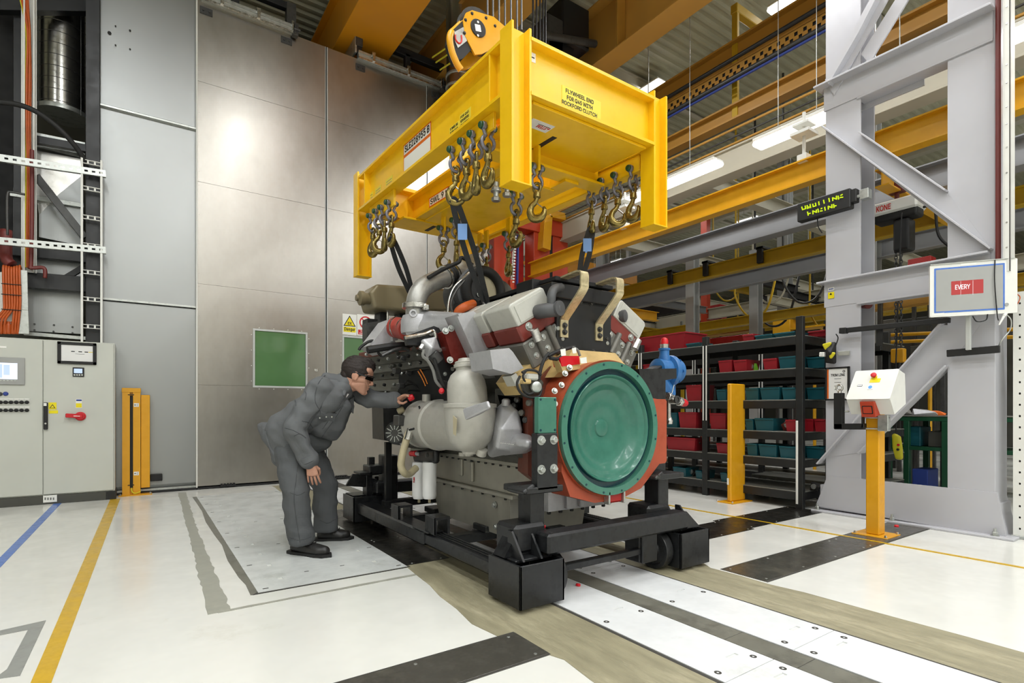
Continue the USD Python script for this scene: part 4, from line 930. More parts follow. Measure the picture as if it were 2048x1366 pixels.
part(t, 'cable', tube([(SX + .05, y0 - .2, zz0), (SX + .05, y0 - .21, zz0 - .1), (SX + .05, y0 - .25, zz0 - .18)], .006, 6), 'ink_black')

# electric chain hoist with chain, hook and control pendant
HX = 7.0
hy0, hy1 = at(1835, 395, x=HX)[1], at(1738, 425, x=HX)[1]
hz0, hz1 = at(1790, 432, x=HX)[2], at(1790, 398, x=HX)[2]
t = thing('chain_hoist', 'white and black electric chain hoist hanging inside the white frame', 'chain hoist', (HX, (hy0 + hy1) / 2, hz0))
part(t, 'cover', box((HX - .02, hy0, hz0 + .05), (HX + .26, hy1, hz1), .02), 'white_box')
part(t, 'motor_body', rhull([(HX + x, y, z) for x in (.04, .2) for y in (hy0 + .04, hy1 - .06) for z in (hz0, hz0 + .05)], .03), 'ink_black', smooth=30)
part(t, 'lettering', text('KONE', .06, (HX - .0215, hy1 - .08, hz0 + .09), (0, -1, 0), (0, 0, 1), width=.15), 'ink_red')
part(t, 'lettering', text('XN', .05, (HX - .0, hy0 - .0015, hz0 + .13), (1, 0, 0), (0, 0, 1), width=.07), 'ink_red')
part(t, 'suspension', [cyl((HX + .12, (hy0 + hy1) / 2, hz1 - .02), (HX + .12, (hy0 + hy1) / 2, 3.64), .025, n=12), box((HX + .06, (hy0 + hy1) / 2 - .08, hz1 + .1), (HX + .18, (hy0 + hy1) / 2 + .08, hz1 + .22), .01)], 'pipe_maroon')
part(t, 'chain_bag', rhull([(HX + x, y, z) for x in (.06, .2) for y in (hy0 + .12, hy0 + .22) for z in (hz0 - .36, hz0 - .06)], .03), 'black_rubber', smooth=30)
part(t, 'hoist_cable', tube([(HX + .1, hy0 - .02, hz0 + .05), (HX + .1, hy0 - .12, hz0 + .02), (HX + .1, hy0 - .16, hz0 - .3), (HX + .1, hy0 - .3, hz0 - .5)], .014, 8), 'ink_black')
cy = yat(1797, HX + .1)
zbot = zat(700, HX + .1, cy)
links = []
def link(p, d, a):
    P = np.array(p); s = np.array((math.cos(a), math.sin(a), 0)); u = np.array((0, 0, 1.0))
    pts = [P + s * .014 * math.cos(q) + u * (.026 * math.sin(q)) for q in np.linspace(0, 2 * math.pi, 8, endpoint=False)]
    return tube(pts, .006, 5, 1, closed=True)
z = hz0 - .03; i = 0
while z > zbot:
    links.append(link((HX + .1, cy + .025, z), 0, .6 + (i % 2) * 1.57)); links.append(link((HX + .1, cy - .025, z + .02), 0, .6 + (i % 2) * 1.57)); z -= .038; i += 1
part(t, 'load_chain', links, 'steel_dark', smooth=40, kind='stuff')
part(t, 'hook_block', rhull([(HX + .1 + x, cy + y, zbot - z) for x in (-.03, .03) for y in (-.05, .05) for z in (.0, .13)], .015), 'yellow_post', smooth=30)
part(t, 'load_hook', tube([(HX + .1, cy, zbot - .14), (HX + .1, cy, zbot - .2), (HX + .1, cy - .05, zbot - .25), (HX + .1, cy - .03, zbot - .32), (HX + .1, cy + .04, zbot - .31), (HX + .1, cy + .06, zbot - .26)], .016, 8), 'ink_black', smooth=40)
py_ = yat(1797, 6.8); p0 = at(1792, 872, x=6.8); p1 = at(1798, 918, x=6.8)
t = thing('control_pendant', 'yellow hoist control pendant hanging behind the yellow pedestal', 'pendant', p1)
part(t, 'body', rhull([p0 + (0, .01, 0), p0 + (0, -.02, -.02), (p0 + p1) / 2 + (0, .02, 0), (p0 + p1) / 2 + (0, -.02, 0), p1 + (0, .01, .02), p1 + (0, -.01, .02)], .028), 'wire_yellow', smooth=40)
part(t, 'button', lathe([(.014, 0), (.012, .012)], (p0 + p1) / 2 + (-.03, -.02, .03), (-1, 0, 0), 12), 'red_cap')
part(t, 'button', lathe([(.014, 0), (.012, .012)], (p0 + p1) / 2 + (-.03, -.015, -.02), (-1, 0, 0), 12), 'ink_black')
part(t, 'pendant_cable', tube([p0, p0 + (0, 0, .2), (6.85, p0[1] + .02, 1.6), (6.95, p0[1], hz0)], .007, 6), 'ink_black')

# black tube rail across the frame
t = thing('tube_rail', 'black square tube rail across the white frame with a hanging plate', 'rail', at(1790, 655, x=6.2))
part(t, 'tube', bar(at(1681, 662, x=6.24), at(1900, 640, x=6.24), .05, .05, .004), 'ink_black')
part(t, 'clamp', bar(at(1681, 662, x=6.22), at(1694, 661, x=6.22), .075, .06, .004), 'ink_black')
part(t, 'hanger_plate', bar(at(1759, 655, x=6.26), at(1759, 692, x=6.26), .06, .02), 'ink_black')
solo('pipe_elbow', tube([at(1724, 588, x=6.5), at(1722, 600, x=6.5), at(1726, 608, x=6.48), at(1738, 609, x=6.44)], .045, 12, 5), 'pipe_maroon', 'maroon pipe bend behind the middle beam of the white frame', 'pipe', smooth=40)

# monitor on a pole
def ray(u, v, tt): return np.array([0, 0, CAMH]) + tt * (FWD + (u - 1024) / FPX * RGT + np.array([0, 0, -(v - HORIZON) / FPX]))
tl, tr = 4.9, 4.66
A, Bq, C, D = ray(1860, 533, tl), ray(2035, 514, tr), ray(2029, 623, tr * 1.002), ray(1859, 637, tl)
z0, z1 = (C[2] + D[2]) / 2, (A[2] + Bq[2]) / 2
ux = unit((Bq - A) * (1, 1, 0)); Wd = np.dot(Bq - A, ux); n_out = np.cross(ux, (0, 0, 1))
MO = np.array([A[0], A[1], z0]); Hd = z1 - z0
t = thing('monitor', 'flat screen monitor with blue border on a pole at the right column', 'monitor', MO)
def mrect(x0, y0, x1, y1, d0, d1, name, mat, r=.004, label=None):
    part(t, name, prism(rrect(x0, y0, x1, y1, r, 2), MO + n_out * d0, ux, (0, 0, 1), d1 - d0), mat, label=label)
mrect(0, 0, Wd, Hd, -.03, 0, 'bezel', 'white_box', .008)
mrect(Wd * .05, Hd * .07, Wd * .86, Hd * .93, 0, .002, 'blue_border', 'line_blue')
mrect(Wd * .07, Hd * .1, Wd * .84, Hd * .9, .002, .003, 'screen', 'grey_column')
mrect(Wd * .25, Hd * .4, Wd * .62, Hd * .66, .003, .004, 'picture', 'screen_red')
part(t, 'lettering', text('EVERY', Hd * .085, MO + n_out * .004 + ux * Wd * .29 + np.array([0, 0, Hd * .5]), ux, (0, 0, 1), .001, width=Wd * .18), 'screen_text')
for k in (.36, .5): mrect(Wd * k, Hd * .38, Wd * (k + .003), Hd * .65, .004, .0045, 'white_stripe', 'screen_text', .0005)
part(t, 'power_button', lathe([(.014, 0), (.014, .006)], MO + ux * Wd * .88 + np.array([0, 0, Hd * .16]), n_out, 18), 'grey_column')
mrect(Wd * .02, Hd * .03, Wd * .17, Hd * .08, 0, .002, 'maker_label', 'white_label', .002)
mrect(Wd * .36, Hd * .945, Wd * .54, Hd * .985, 0, .002, 'top_label', 'white_label', .002)
part(t, 'top_tray', prism([(0, -.01), (Wd * .97, -.01), (Wd * .97, .12), (0, .12)], MO + np.array([0, 0, Hd]), ux, -n_out, .006), 'galv')
part(t, 'cable', tube([MO + ux * Wd * .75 + np.array([0, 0, Hd]) + n_out * .004, MO + ux * Wd * .74 + np.array([0, 0, Hd * .6]) + n_out * .015, MO + ux * Wd * .77 + np.array([0, 0, 0]) + n_out * .01, MO + ux * Wd * .79 + np.array([0, 0, -.06])], .004, 6), 'ink_black')
pp = ray(1937, 636, 4.85)
part(t, 'pole', box((pp[0] - .018, pp[1] - .018, zat(700, pp[0], pp[1])), (pp[0] + .018, pp[1] + .018, pp[2] + .1), .003), 'trim_metal')
part(t, 'clamp_band', bar(at(1894, 707, x=6.26), at(2000, 698, x=6.26), .03, .065, .004), 'ink_black')
part(t, 'cable_loop', tube([MO + ux * Wd * .5 + np.array([0, 0, -.01]), MO + ux * Wd * .55 + np.array([0, 0, -.06]), MO + ux * Wd * .65 + np.array([0, 0, -.05]), MO + ux * Wd * .67 + np.array([0, 0, 0])], .005, 6), 'ink_black')
part(t, 'probe', [cyl(ray(2009, 630, 4.7), ray(1998, 650, 4.7), .012, .006, n=12), cyl(ray(2012, 626, 4.7), ray(2008, 632, 4.7), .014, n=12)], 'white_box')
part(t, 'signal_cable', tube([ray(2012, 628, 4.7), ray(2022, 640, 4.7), ray(2020, 660, 4.72), ray(2004, 680, 4.75), ray(1997, 692, 4.8)], .005, 6), 'galv')
part(t, 'red_cable', tube([ray(2031, 586, 4.7), ray(2040, 594, 4.7), ray(2036, 606, 4.7), ray(2030, 612, 4.72)], .004, 6), 'cable_orange')

# barcode scanner and framed notice on the left column
t = thing('hand_scanner', 'black and yellow hand scanner in a holder on the left white column', 'scanner', at(1660, 725, x=6.28))
part(t, 'body', rhull([at(1652, 690, x=6.24), at(1668, 688, x=6.24), at(1654, 722, x=6.26), at(1668, 724, x=6.26), at(1660, 705, x=6.18)], .022), 'ink_black', smooth=30)
part(t, 'nose', rhull([at(1648, 690, x=6.2), at(1660, 687, x=6.2), at(1652, 697, x=6.2)], .016), 'wire_yellow', smooth=30)
part(t, 'grip', rhull([at(1660, 706, x=6.19), at(1668, 707, x=6.19), at(1662, 715, x=6.19)], .014), 'wire_yellow', smooth=30)
part(t, 'lens', bar(at(1640, 709, x=6.2), at(1650, 709, x=6.2), .05, .05, .006), 'white_box')
part(t, 'bracket', bar(at(1676, 707, x=6.28), at(1700, 706, x=6.3), .03, .05), 'galv')
part(t, 'hanging_cord', tube([at(1672, 690, x=6.24), at(1676, 676, x=6.25), at(1672, 668, x=6.25)], .006, 6), 'ink_black')
a, b = at(1650, 735, x=6.27), at(1698, 733, x=6.27); zlo = zat(801, 6.27, a[1])
t = thing('framed_notice', 'black-framed TRIM LINE notice on the left white column', 'notice', (6.27, (a[1] + b[1]) / 2, zlo))
Y0, Y1, Z1 = a[1], b[1], (a[2] + b[2]) / 2
for lo, hi in (((Y1, zlo), (Y0, zlo + .018)), ((Y1, Z1 - .018), (Y0, Z1)), ((Y1, zlo), (Y1 + .018, Z1)), ((Y0 - .018, zlo), (Y0, Z1))):
    part(t, 'frame_rail', box((6.27, lo[0], lo[1]), (6.3, hi[0], hi[1]), .003), 'ink_black')
part(t, 'paper', box((6.28, Y1 + .015, zlo + .015), (6.295, Y0 - .015, Z1 - .015), .001), 'paper_white')
part(t, 'red_margin', box((6.279, Y0 - .035, zlo + .02), (6.281, Y0 - .018, Z1 - .02), .0005), 'label_orange')
part(t, 'lettering', text('TRIM LINE', .026, (6.2795, (Y0 + Y1) / 2 - .005, Z1 - .1), (0, -1, 0), (0, 0, 1), center=True, width=.145), 'ink_black')
part(t, 'text_lines', [box((6.279, (Y0 + Y1) / 2 - .04, Z1 - z), (6.2805, (Y0 + Y1) / 2 + .03, Z1 - z + .006), .0003) for z in (.13, .17, .21, .25, .29)], 'wire_grey')
part(t, 'emblem', ring((6.279, Y1 + .055, Z1 - .05), (-1, 0, 0), .007, .013, .001, 14), 'ink_black')

# yellow pedestal with the control box
px0, py0 = 5.48, 2.124
t = thing('control_pedestal', 'yellow pedestal carrying a white sloping control box with emergency stop', 'control pedestal', (5.54, 2.18, 0))
part(t, 'post', box((px0, py0, .012), (px0 + .125, py0 + .11, 1.2), .008), 'yellow_post')
part(t, 'foot_plate', box((px0 - .07, py0 - .09, 0), (px0 + .22, py0 + .2, .012), .003), 'yellow_post')
for x, y in ((-.05, -.07), (.2, -.07), (-.05, .18), (.2, .18)): part(t, 'anchor_bolt', bolt((px0 + x, py0 + y, .012), (0, 0, 1), .01, .016), 'steel_bright')
bx = thing('control_box', 'white sloping control box with red emergency stop on the yellow pedestal', 'control box', (5.5, 2.17, 1.1))
prof = [(5.35, 1.232), (5.55, 1.497), (5.66, 1.47), (5.68, 1.2), (5.44, 1.105)]
Y0, Y1 = 1.988, 2.338
part(bx, 'body', prism(prof, (0, Y1, 0), (1, 0, 0), (0, 0, 1), Y1 - Y0), 'white_box')
sl = unit((.2, 0, .265)); nn = np.array((-sl[2], 0, sl[0]))
def onlid(a, b): return np.array((5.35, Y1, 1.232)) + np.array((0, -1, 0)) * a * .35 + sl * b * .332
def lidrect(a0, b0, a1, b1, d): 
    o = onlid(a0, b0); return prism(rrect(0, 0, (a1 - a0) * .35, (b1 - b0) * .332, .004, 2), o, (0, -1, 0), sl, d)
part(bx, 'lid', prism(rrect(0, 0, .354, .336, .012, 3), onlid(-.005, -.005), (0, -1, 0), sl, .018), 'white_box')
part(bx, 'stop_base', lathe([(.024, .018), (.024, .022)], onlid(.5, .74), nn, 20), 'sign_yellow')
part(bx, 'stop_label', move(lidrect(.42, .56, .66, .7, .0195), (0, 0, 0)), 'sign_yellow')
part(bx, 'stop_button', lathe([(.012, .02), (.012, .04), (.024, .042), (.022, .054), (.012, .058)], onlid(.5, .76), nn, 20), 'sign_red', smooth=40)
part(bx, 'button_frame', lidrect(.42, .32, .55, .47, .021), 'white_label')
part(bx, 'blue_button', lathe([(.016, .02), (.015, .026)], onlid(.485, .395), nn, 18), 'button_blue')
part(bx, 'name_label', lidrect(.16, .44, .28, .5, .0195), 'ink_black')
part(bx, 'name_label', lidrect(.165, .45, .275, .49, .0199), 'white_label')
sk = thing('power_socket', 'red power socket box under the white control box', 'socket', (5.38, 2.1, 1.05))
fn = unit((5.44 - 5.35, 0, 1.105 - 1.232)); 
yc = yat(1736, 5.36)
part(sk, 'housing', hull([np.array((5.4, yc, 1.165)) + np.array(q) for q in ((-.07, -.055, .05), (-.07, .055, .05), (-.03, -.055, -.085), (-.03, .055, -.085), (.02, -.065, .07), (.02, .065, .07), (.05, -.065, -.06), (.05, .065, -.06))]), 'red_steel')
part(sk, 'socket_flap', prism(rrect(-.034, -.03, .034, .03, .005, 2), np.array((5.4 - .049, yc, 1.165 - .02)), (0, -1, 0), unit((-.04, 0, .135)), .008), 'red_steel')
part(sk, 'flap_edge', prism(rrect(-.042, -.038, .042, .038, .006, 2), np.array((5.4 - .0475, yc, 1.165 - .02)), (0, -1, 0), unit((-.04, 0, .135)), .004), 'ink_black')
# black L arm with eye bolt clamped to the post
t = thing('locating_arm', 'black L-shaped arm with an eye bolt clamped to the yellow pedestal', 'arm', at(1690, 855, x=5.5))
AX = 5.46
part(t, 'upright', bar(at(1678.5, 858, x=AX), at(1678.5, 786, x=AX), .075, .06, .004, up=(1, 0, 0)), 'ink_black')
part(t, 'arm', bar(at(1671, 853, x=AX), at(1731, 853, x=AX), .06, .055, .004), 'ink_black')
part(t, 'clamp_plate', box((5.43, 2.235, .98), (5.47, 2.25, 1.1)), 'ink_black')
part(t, 'clamp_block', box((5.44, 2.04, .955), (5.5, 2.123, 1.1), .004), 'galv', label='pale clamp block')
part(t, 'clamp_rod', cyl((5.47, 2.25, 1.075), (5.47, 2.04, 1.075), .008, n=8), 'galv'); part(t, 'clamp_rod', cyl((5.47, 2.25, .975), (5.47, 2.04, .975), .008, n=8), 'galv')
e = at(1679, 776, x=AX)
part(t, 'eye_bolt', [tube([e + np.array((0, math.cos(q), math.sin(q))) * .028 for q in np.linspace(0, 2 * math.pi, 14, endpoint=False)], .009, 8, 1, closed=True), lathe([(.02, 0), (.016, .02)], e + (0, 0, -.05), (0, 0, 1), 14)], 'steel_bright', smooth=40)
part(t, 'side_screw', cyl(at(1690, 823, x=AX), at(1698, 823, x=AX), .008, n=8), 'galv')
part(t, 'red_cap', lathe([(.016, 0), (.016, .012), (.01, .02)], (5.66, 2.06, .03), (0, 0, 1), 12), 'red_cap') if False else None
solo('loose_cap', lathe([(.02, 0), (.02, .012), (.012, .02)], tuple(at(1793, 1060, z=0)[:2]) + (.03,), (0, 0, 1), 14), 'red_cap', 'small red cap on the anchor beside the yellow pedestal foot', 'cap')
# yellow guard bollard
t = thing('guard_bollard', 'plain yellow guard post in front of the black parts rack', 'bollard', (5.9, 3.83, 0))
p = at(1463, 1008, z=0); q = at(1490, 1009, z=0)
bx0 = 5.83; yl_, yr_ = yat(1453.5, bx0), yat(1462, bx0)
B0 = at(1462, 1006, z=0)
part(t, 'post', box((B0[0], B0[1], .012), (xat(1491, B0[1]), yat(1453.5, B0[0]), zat(767, B0[0], B0[1])), .012), 'yellow_post')
part(t, 'foot_plate', box((B0[0] - .08, B0[1] - .08, 0), (xat(1491, B0[1]) + .03, yat(1453.5, B0[0]) + .08, .012), .003), 'yellow_post')
part(t, 'post_label', box((B0[0] - .002, B0[1] + .03, .22), (B0[0] + .001, B0[1] + .055, .3), .0005), 'white_label')
for sx, sy in ((-.055, -.055), (-.055, .15)): part(t, 'anchor_bolt', bolt((B0[0] + sx, B0[1] + sy, .012), (0, 0, 1), .01, .014), 'steel_bright')
# ================================================================ black parts rack with bins, and the bay behind it
KX = 6.22
SH = [.205, .575, .89, 1.265, 1.63, 2.005]
def make_rack(name, label, x0, y0, y1, ups, depth=.75):
    t = thing(name, label, 'rack', (x0 + depth / 2, (y0 + y1) / 2, 0))
    for y in ups:
        for x in (x0, x0 + depth - .06):
            part(t, 'upright', box((x, y - .04, .0), (x + .06, y + .04, 2.22 if y < ups[0] + .1 else 2.12), .004), 'rack_black')
            if x == x0 and name == 'parts_rack':
                zs = (.06, 1.02) if y == ups[0] else (1.0, 2.0)
                part(t, 'label_strip', [box((x - .002, y + s, zs[0]), (x, y + s + .018, zs[1]), .0005) for s in (-.036, .012)] if y != ups[0] else box((x - .002, y + .01, zs[0]), (x, y + .036, zs[1]), .0005), 'white_label')
    for z in SH:
        part(t, 'shelf_beam', box((x0 + .005, y0, z - .105), (x0 + .05, y1, z - .012), .004), 'rack_black')
        part(t, 'shelf_deck', box((x0 + .006, y0, z - .012), (x0 + depth, y1, z), .003), 'shelf_steel')
        part(t, 'shelf_beam', box((x0 + depth - .05, y0, z - .105), (x0 + depth - .005, y1, z - .012), .004), 'rack_black')
        part(t, 'end_beam', box((x0 + .06, y0 - .0, z - .1), (x0 + depth - .06, y0 + .03, z - .012), .004), 'rack_black')
    return t
ry0 = yat(1604, KX)
rk = make_rack('parts_rack', 'black steel parts rack with six shelves behind the yellow guard post', KX, ry0, 6.7, (yat(1598, KX), yat(1409, KX), 5.62, 6.66))
make_rack('parts_rack', 'second black parts rack standing behind the first', 7.75, ry0 - .2, 6.9, (ry0, 4.6, 5.8, 6.86))
# bins: a tapered open tub with a rim, a label on the front
def bin_mesh(w, d, h):
    a = .88
    def ringp(s, z): return [(-d / 2 * s, -w / 2 * s, z), (d / 2 * s, -w / 2 * s, z), (d / 2 * s, w / 2 * s, z), (-d / 2 * s, w / 2 * s, z)]
    v = np.array(ringp(a, 0) + ringp(1, h) + ringp(.95, h) + ringp(a * .94, .02)); f = []
    for k in range(3):
        for i in range(4):
            p, q = k * 4 + i, k * 4 + (i + 1) % 4
            f += [[p, q, q + 4], [p, q + 4, p + 4]]
    f += [[0, 2, 1], [0, 3, 2], [12, 13, 14], [12, 14, 15]]
    return v, np.array(f)
words = {'bin_red': 'red', 'bin_teal': 'teal'}
shelf_names = ['bottom shelf', 'second shelf up', 'third shelf up', 'third shelf from the top', 'shelf just under the top', 'top shelf']
cnt = {}
def storage_bin(u0, u1, s, hpx, mat, extra, x=KX + .03, depth=.3, tall=None):
    ya, yb = yat(u0, x), yat(u1, x)
    w = ya - yb; z = SH[s] + .001
    h = tall or hpx / FPX * (x * FWD[0] + yb * FWD[1])
    t = thing('storage_bin', '%s plastic storage bin %s' % (words[mat], extra), 'bin', (x + depth / 2, (ya + yb) / 2, z), None)
    m = bin_mesh(w * .96, depth, h)
    part(t, 'tub', (m[0] + (x + depth / 2, (ya + yb) / 2, z), m[1]), mat)
    part(t, 'rim', [box((x - .008, yb + .01, z + h - .02), (x + .012, ya - .01, z + h), .003), box((x, yb + .008, z + h - .02), (x + depth, yb + .022, z + h), .003), box((x, ya - .022, z + h - .02), (x + depth, ya - .008, z + h), .003)], mat)
    return t
for a in ((1274, 1372, 5, 34, 'bin_red', 'standing big at the left of the rack top', .05, .5), (1484, 1508, 5, 13, 'bin_red', 'small on the rack top beside flat teal trays'), (1371, 1400, 5, 8, 'bin_teal', 'low on the rack top at the left upright'),
          (1508, 1545, 5, 9, 'bin_teal', 'flat on the rack top left of another flat one'), (1547, 1592, 5, 9, 'bin_teal', 'flat on the rack top beside the right upright'), (1614, 1652, 5, 12, 'bin_red', 'on the rack top behind the right upright', .3),
          (1280, 1308, 4, 26, 'bin_red', 'under the top shelf behind the blue valve'), (1436, 1464, 4, 24, 'bin_red', 'under the top shelf right of the middle upright'), (1466, 1494, 4, 23, 'bin_red', 'under the top shelf, second from the middle upright'), (1525, 1554, 4, 22, 'bin_red', 'under the top shelf left of a teal one'),
          (1556, 1594, 4, 24, 'bin_teal', 'under the top shelf beside the right upright'), (1612, 1650, 4, 22, 'bin_teal', 'under the top shelf behind the right upright', .2), (1325, 1345, 4, 20, 'bin_teal', 'under the top shelf near the red signal cap'),
          (1371, 1403, 3, 32, 'bin_red', 'alone left of the middle upright at valve height'), (1490, 1517, 3, 24, 'bin_teal', 'right behind the yellow guard post top'), (1519, 1560, 3, 25, 'bin_teal', 'second right of the yellow guard post top'), (1563, 1592, 3, 24, 'bin_teal', 'at the right upright level with the guard post top'), (1612, 1650, 3, 24, 'bin_teal', 'behind the right upright level with the guard post top', .2), (1432, 1452, 3, 22, 'bin_teal', 'left behind the yellow guard post top'),
          (1331, 1354, 2, 30, 'bin_teal', 'just right of the engine at half rack height'), (1356, 1393, 2, 32, 'bin_red', 'left of the middle upright at half rack height'), (1418, 1452, 2, 32, 'bin_red', 'right of the middle upright at half rack height'), (1490, 1506, 2, 22, 'bin_teal', 'narrow, right of the guard post at half height'), (1508, 1548, 2, 25, 'bin_teal', 'wide with a white label right of the guard post'), (1570, 1596, 2, 24, 'bin_red', 'at the right upright at half rack height'), (1607, 1626, 2, 25, 'bin_red', 'first behind the right upright at half height', .2), (1628, 1652, 2, 25, 'bin_red', 'second behind the right upright at half height', .2),
          (1330, 1392, 1, 26, 'bin_red', 'wide and dark on the second shelf up'), (1432, 1455, 1, 20, 'bin_red', 'labelled, left of the guard post on the second shelf'), (1493, 1514, 1, 24, 'bin_teal', 'right of the guard post on the second shelf'), (1516, 1554, 1, 25, 'bin_teal', 'in the middle of the second shelf'), (1557, 1594, 1, 24, 'bin_teal', 'at the right upright on the second shelf'), (1610, 1650, 1, 24, 'bin_teal', 'behind the right upright on the second shelf', .2),
          (1345, 1372, 0, 18, 'bin_teal', 'on the bottom shelf left of the middle upright'), (1390, 1404, 0, 16, 'bin_teal', 'tiny on the bottom shelf at the middle upright'), (1440, 1456, 0, 18, 'bin_teal', 'on the bottom shelf behind the guard post')):
    u0, u1, s, hp, m, l = a[:6]
    storage_bin(u0, u1, s, hp, m, l, KX + .03 + (a[6] if len(a) > 6 else 0), a[7] if len(a) > 7 else .3)
def bin_tag(u, s, zo, w=.06):
    y = yat(u, KX); solo('bin_label', box((KX + .005, y - w / 2, SH[s] + zo), (KX + .018, y + w / 2, SH[s] + zo + .035), .001), 'white_label', 'white label card on the %s above picture column %d' % (shelf_names[s], u), 'label')
# loose machine parts on the shelves
r3 = random.Random(11)
def lump(u, s, size, mat, label, x=KX + .2):
    y = yat(u, x); z = SH[s]
    t = thing('machine_part', label, 'machine part', (x, y, z))
    part(t, 'casting', rhull([(x + r3.uniform(-1, 1) * size * .4, y + r3.uniform(-1, 1) * size * .5, z + .012 + r3.uniform(0, 1) * size * .7) for _ in range(7)] + [(x, y, z + .012), (x + size * .4, y, z + .012), (x, y + size * .4, z + .012)], .012), mat, smooth=40)
    part(t, 'flange', lathe([(size * .25, 0), (size * .25, size * .12)], (x - size * .2, y, z + size * .45), (-1, 0, 0), 14), 'galv')
for a in ((1502, 3, .16, 'alu_cast', 'pale machine part standing before the teal bins under the top'), (1548, 2, .14, 'alu_cast', 'pale casting lying over the wide teal bin'), (1580, 2, .18, 'rocker_base', 'brown casting at the right upright at half height'), (1470, 2, .2, 'rocker_base', 'brown castings behind the guard post'), (1510, 2, .1, 'lime', 'light green part among castings at half height'), (1505, 4, .14, 'lime', 'green plastic part under the rack top'),
          (1372, 1, .14, 'cast_grey', 'grey casting near the middle upright on the second shelf'), (1395, 1, .16, 'cast_dark', 'dark casting left of the middle upright on the second shelf'), (1385, 0, .15, 'cast_dark', 'dark casting on the bottom shelf'), (1345, 4, .18, 'cast_dark', 'dark casting behind the red signal cap'), (1380, 1, .08, 'lime', 'green tag part hanging on the second shelf'), (1530, 3, .12, 'cast_grey', 'grey part over the teal bins level with guard post top'), (1630, 0, .12, 'black_rubber', 'black block at the rack foot by the white frame')):
    lump(*a)
# castor trolley under the rack's right half
t = thing('castor_trolley', 'low trolley with black castor wheels under the right half of the rack', 'trolley', (7.3, 3.7, 0))
part(t, 'deck', box((7.02, 3.3, .2), (7.6, 4.3, .25)), 'shelf_steel')
for x in (7.1, 7.5):
    for y in (3.4, 4.2): part(t, 'wheel', lathe([(.03, -.03), (.1, -.025), (.1, .025), (.03, .03)], (x, y, .1), (1, 0, 0), 20), 'black_rubber')

# green workbench and tool clutter behind the white frame
t = thing('workbench', 'dark green workbench with two shelves seen through the white frame', 'workbench', (9.4, 2.9, 0))
BX = 9.0
yb0, yb1 = 1.2, yat(1772, BX)
zt = zat(834, BX, 2.6)
part(t, 'bench_top', box((BX, yb0, zt - .06), (BX + .8, yb1, zt), .004), 'bench_green')
part(t, 'worktop', box((BX - .01, yb0, zt), (BX + .8, yb1, zt + .015), .003), 'shelf_steel')
zs = zat(897, BX, 2.6)
part(t, 'low_shelf', box((BX + .02, yb0, zs - .05), (BX + .8, yb1, zs), .004), 'bench_green')
for u in (1776, 1812, 1889):
    y = yat(u, BX)
    for x in (BX, BX + .72): part(t, 'leg', box((x, y - .035, 0), (x + .07, y + .035, zt - .06), .004), 'bench_green')
def blob(name, u, x, z, size, mat, label, cat):
    y = yat(u, x)
    return solo(name, rhull([(x + r3.uniform(-1, 1) * size[0] / 2, y + r3.uniform(-1, 1) * size[1] / 2, z + .01 + r3.uniform(0, 1) * size[2]) for _ in range(8)] + [(x, y - size[1] / 2, z + .01), (x, y + size[1] / 2, z + .01)], .01), mat, label, cat, smooth=40)
def standing(name, lo, hi, m, label, cat):
    t = thing(name, label, cat, ((lo[0] + hi[0]) / 2, (lo[1] + hi[1]) / 2, 0))
    part(t, 'body', box(lo, hi, .01), m)
    if lo[2] > .1:
        for y in (lo[1] + .03, hi[1] - .09): part(t, 'leg', box((lo[0] + .1, y, 0), (lo[0] + .16, y + .06, lo[2] + .02)), 'steel_dark')
    return t
blob('tool', 1800, BX + .3, zt + .015, (.3, .3, .12), 'cast_grey', 'grey casting lying on the green workbench', 'machine part')
blob('tool', 1850, BX + .3, zt + .015, (.2, .3, .08), 'alu_cast', 'pale fittings lying on the green workbench', 'machine part')
blob('tool', 1872, BX + .3, zt + .015, (.2, .2, .06), 'label_orange', 'orange tray on the green workbench', 'tray')
solo('storage_crate', box((BX + .1, yat(1835, BX), zs), (BX + .5, yat(1800, BX), zs + .28), .01), 'bin_teal', 'dark teal crate on the low shelf of the workbench', 'crate')
solo('storage_crate', box((BX + .1, yat(1885, BX), zs), (BX + .5, yat(1850, BX), zs + .22), .01), 'plinth_grey', 'dark crate on the low shelf right of the teal one', 'crate')
solo('storage_crate', box((BX + .1, yat(1850, BX), .02), (BX + .5, yat(1818, BX), .3), .01), 'ink_blue', 'blue crate on the floor under the workbench', 'crate')
t = thing('guard_rail', 'yellow tube guard rails behind the white frame', 'guard rail', (10.6, 3.4, 1.9))
gx = 10.6
for v in (662, 677): part(t, 'rail', cyl((gx, 1.5, zat(v - 2, gx, 2)), (gx, 5.2, zat(v, gx, 4)), .03, n=10), 'yellow_rail', smooth=40)
part(t, 'post', [cyl((gx, y, 0), (gx, y, 2.2), .03, n=10) for y in (yat(1770, gx), yat(1860, gx), 5.2)], 'yellow_rail', smooth=40)
standing('wall_board', (12.2, 1.5, .5), (12.3, 5.6, 2.9), 'plinth_grey', 'dark board behind the yellow guard rails', 'board')
standing('tool_board', (11.0, yat(1720, 11.0), 1.9), (11.2, yat(1690, 11), 3.1), 'white_box', 'pale board between white column and chain', 'board')
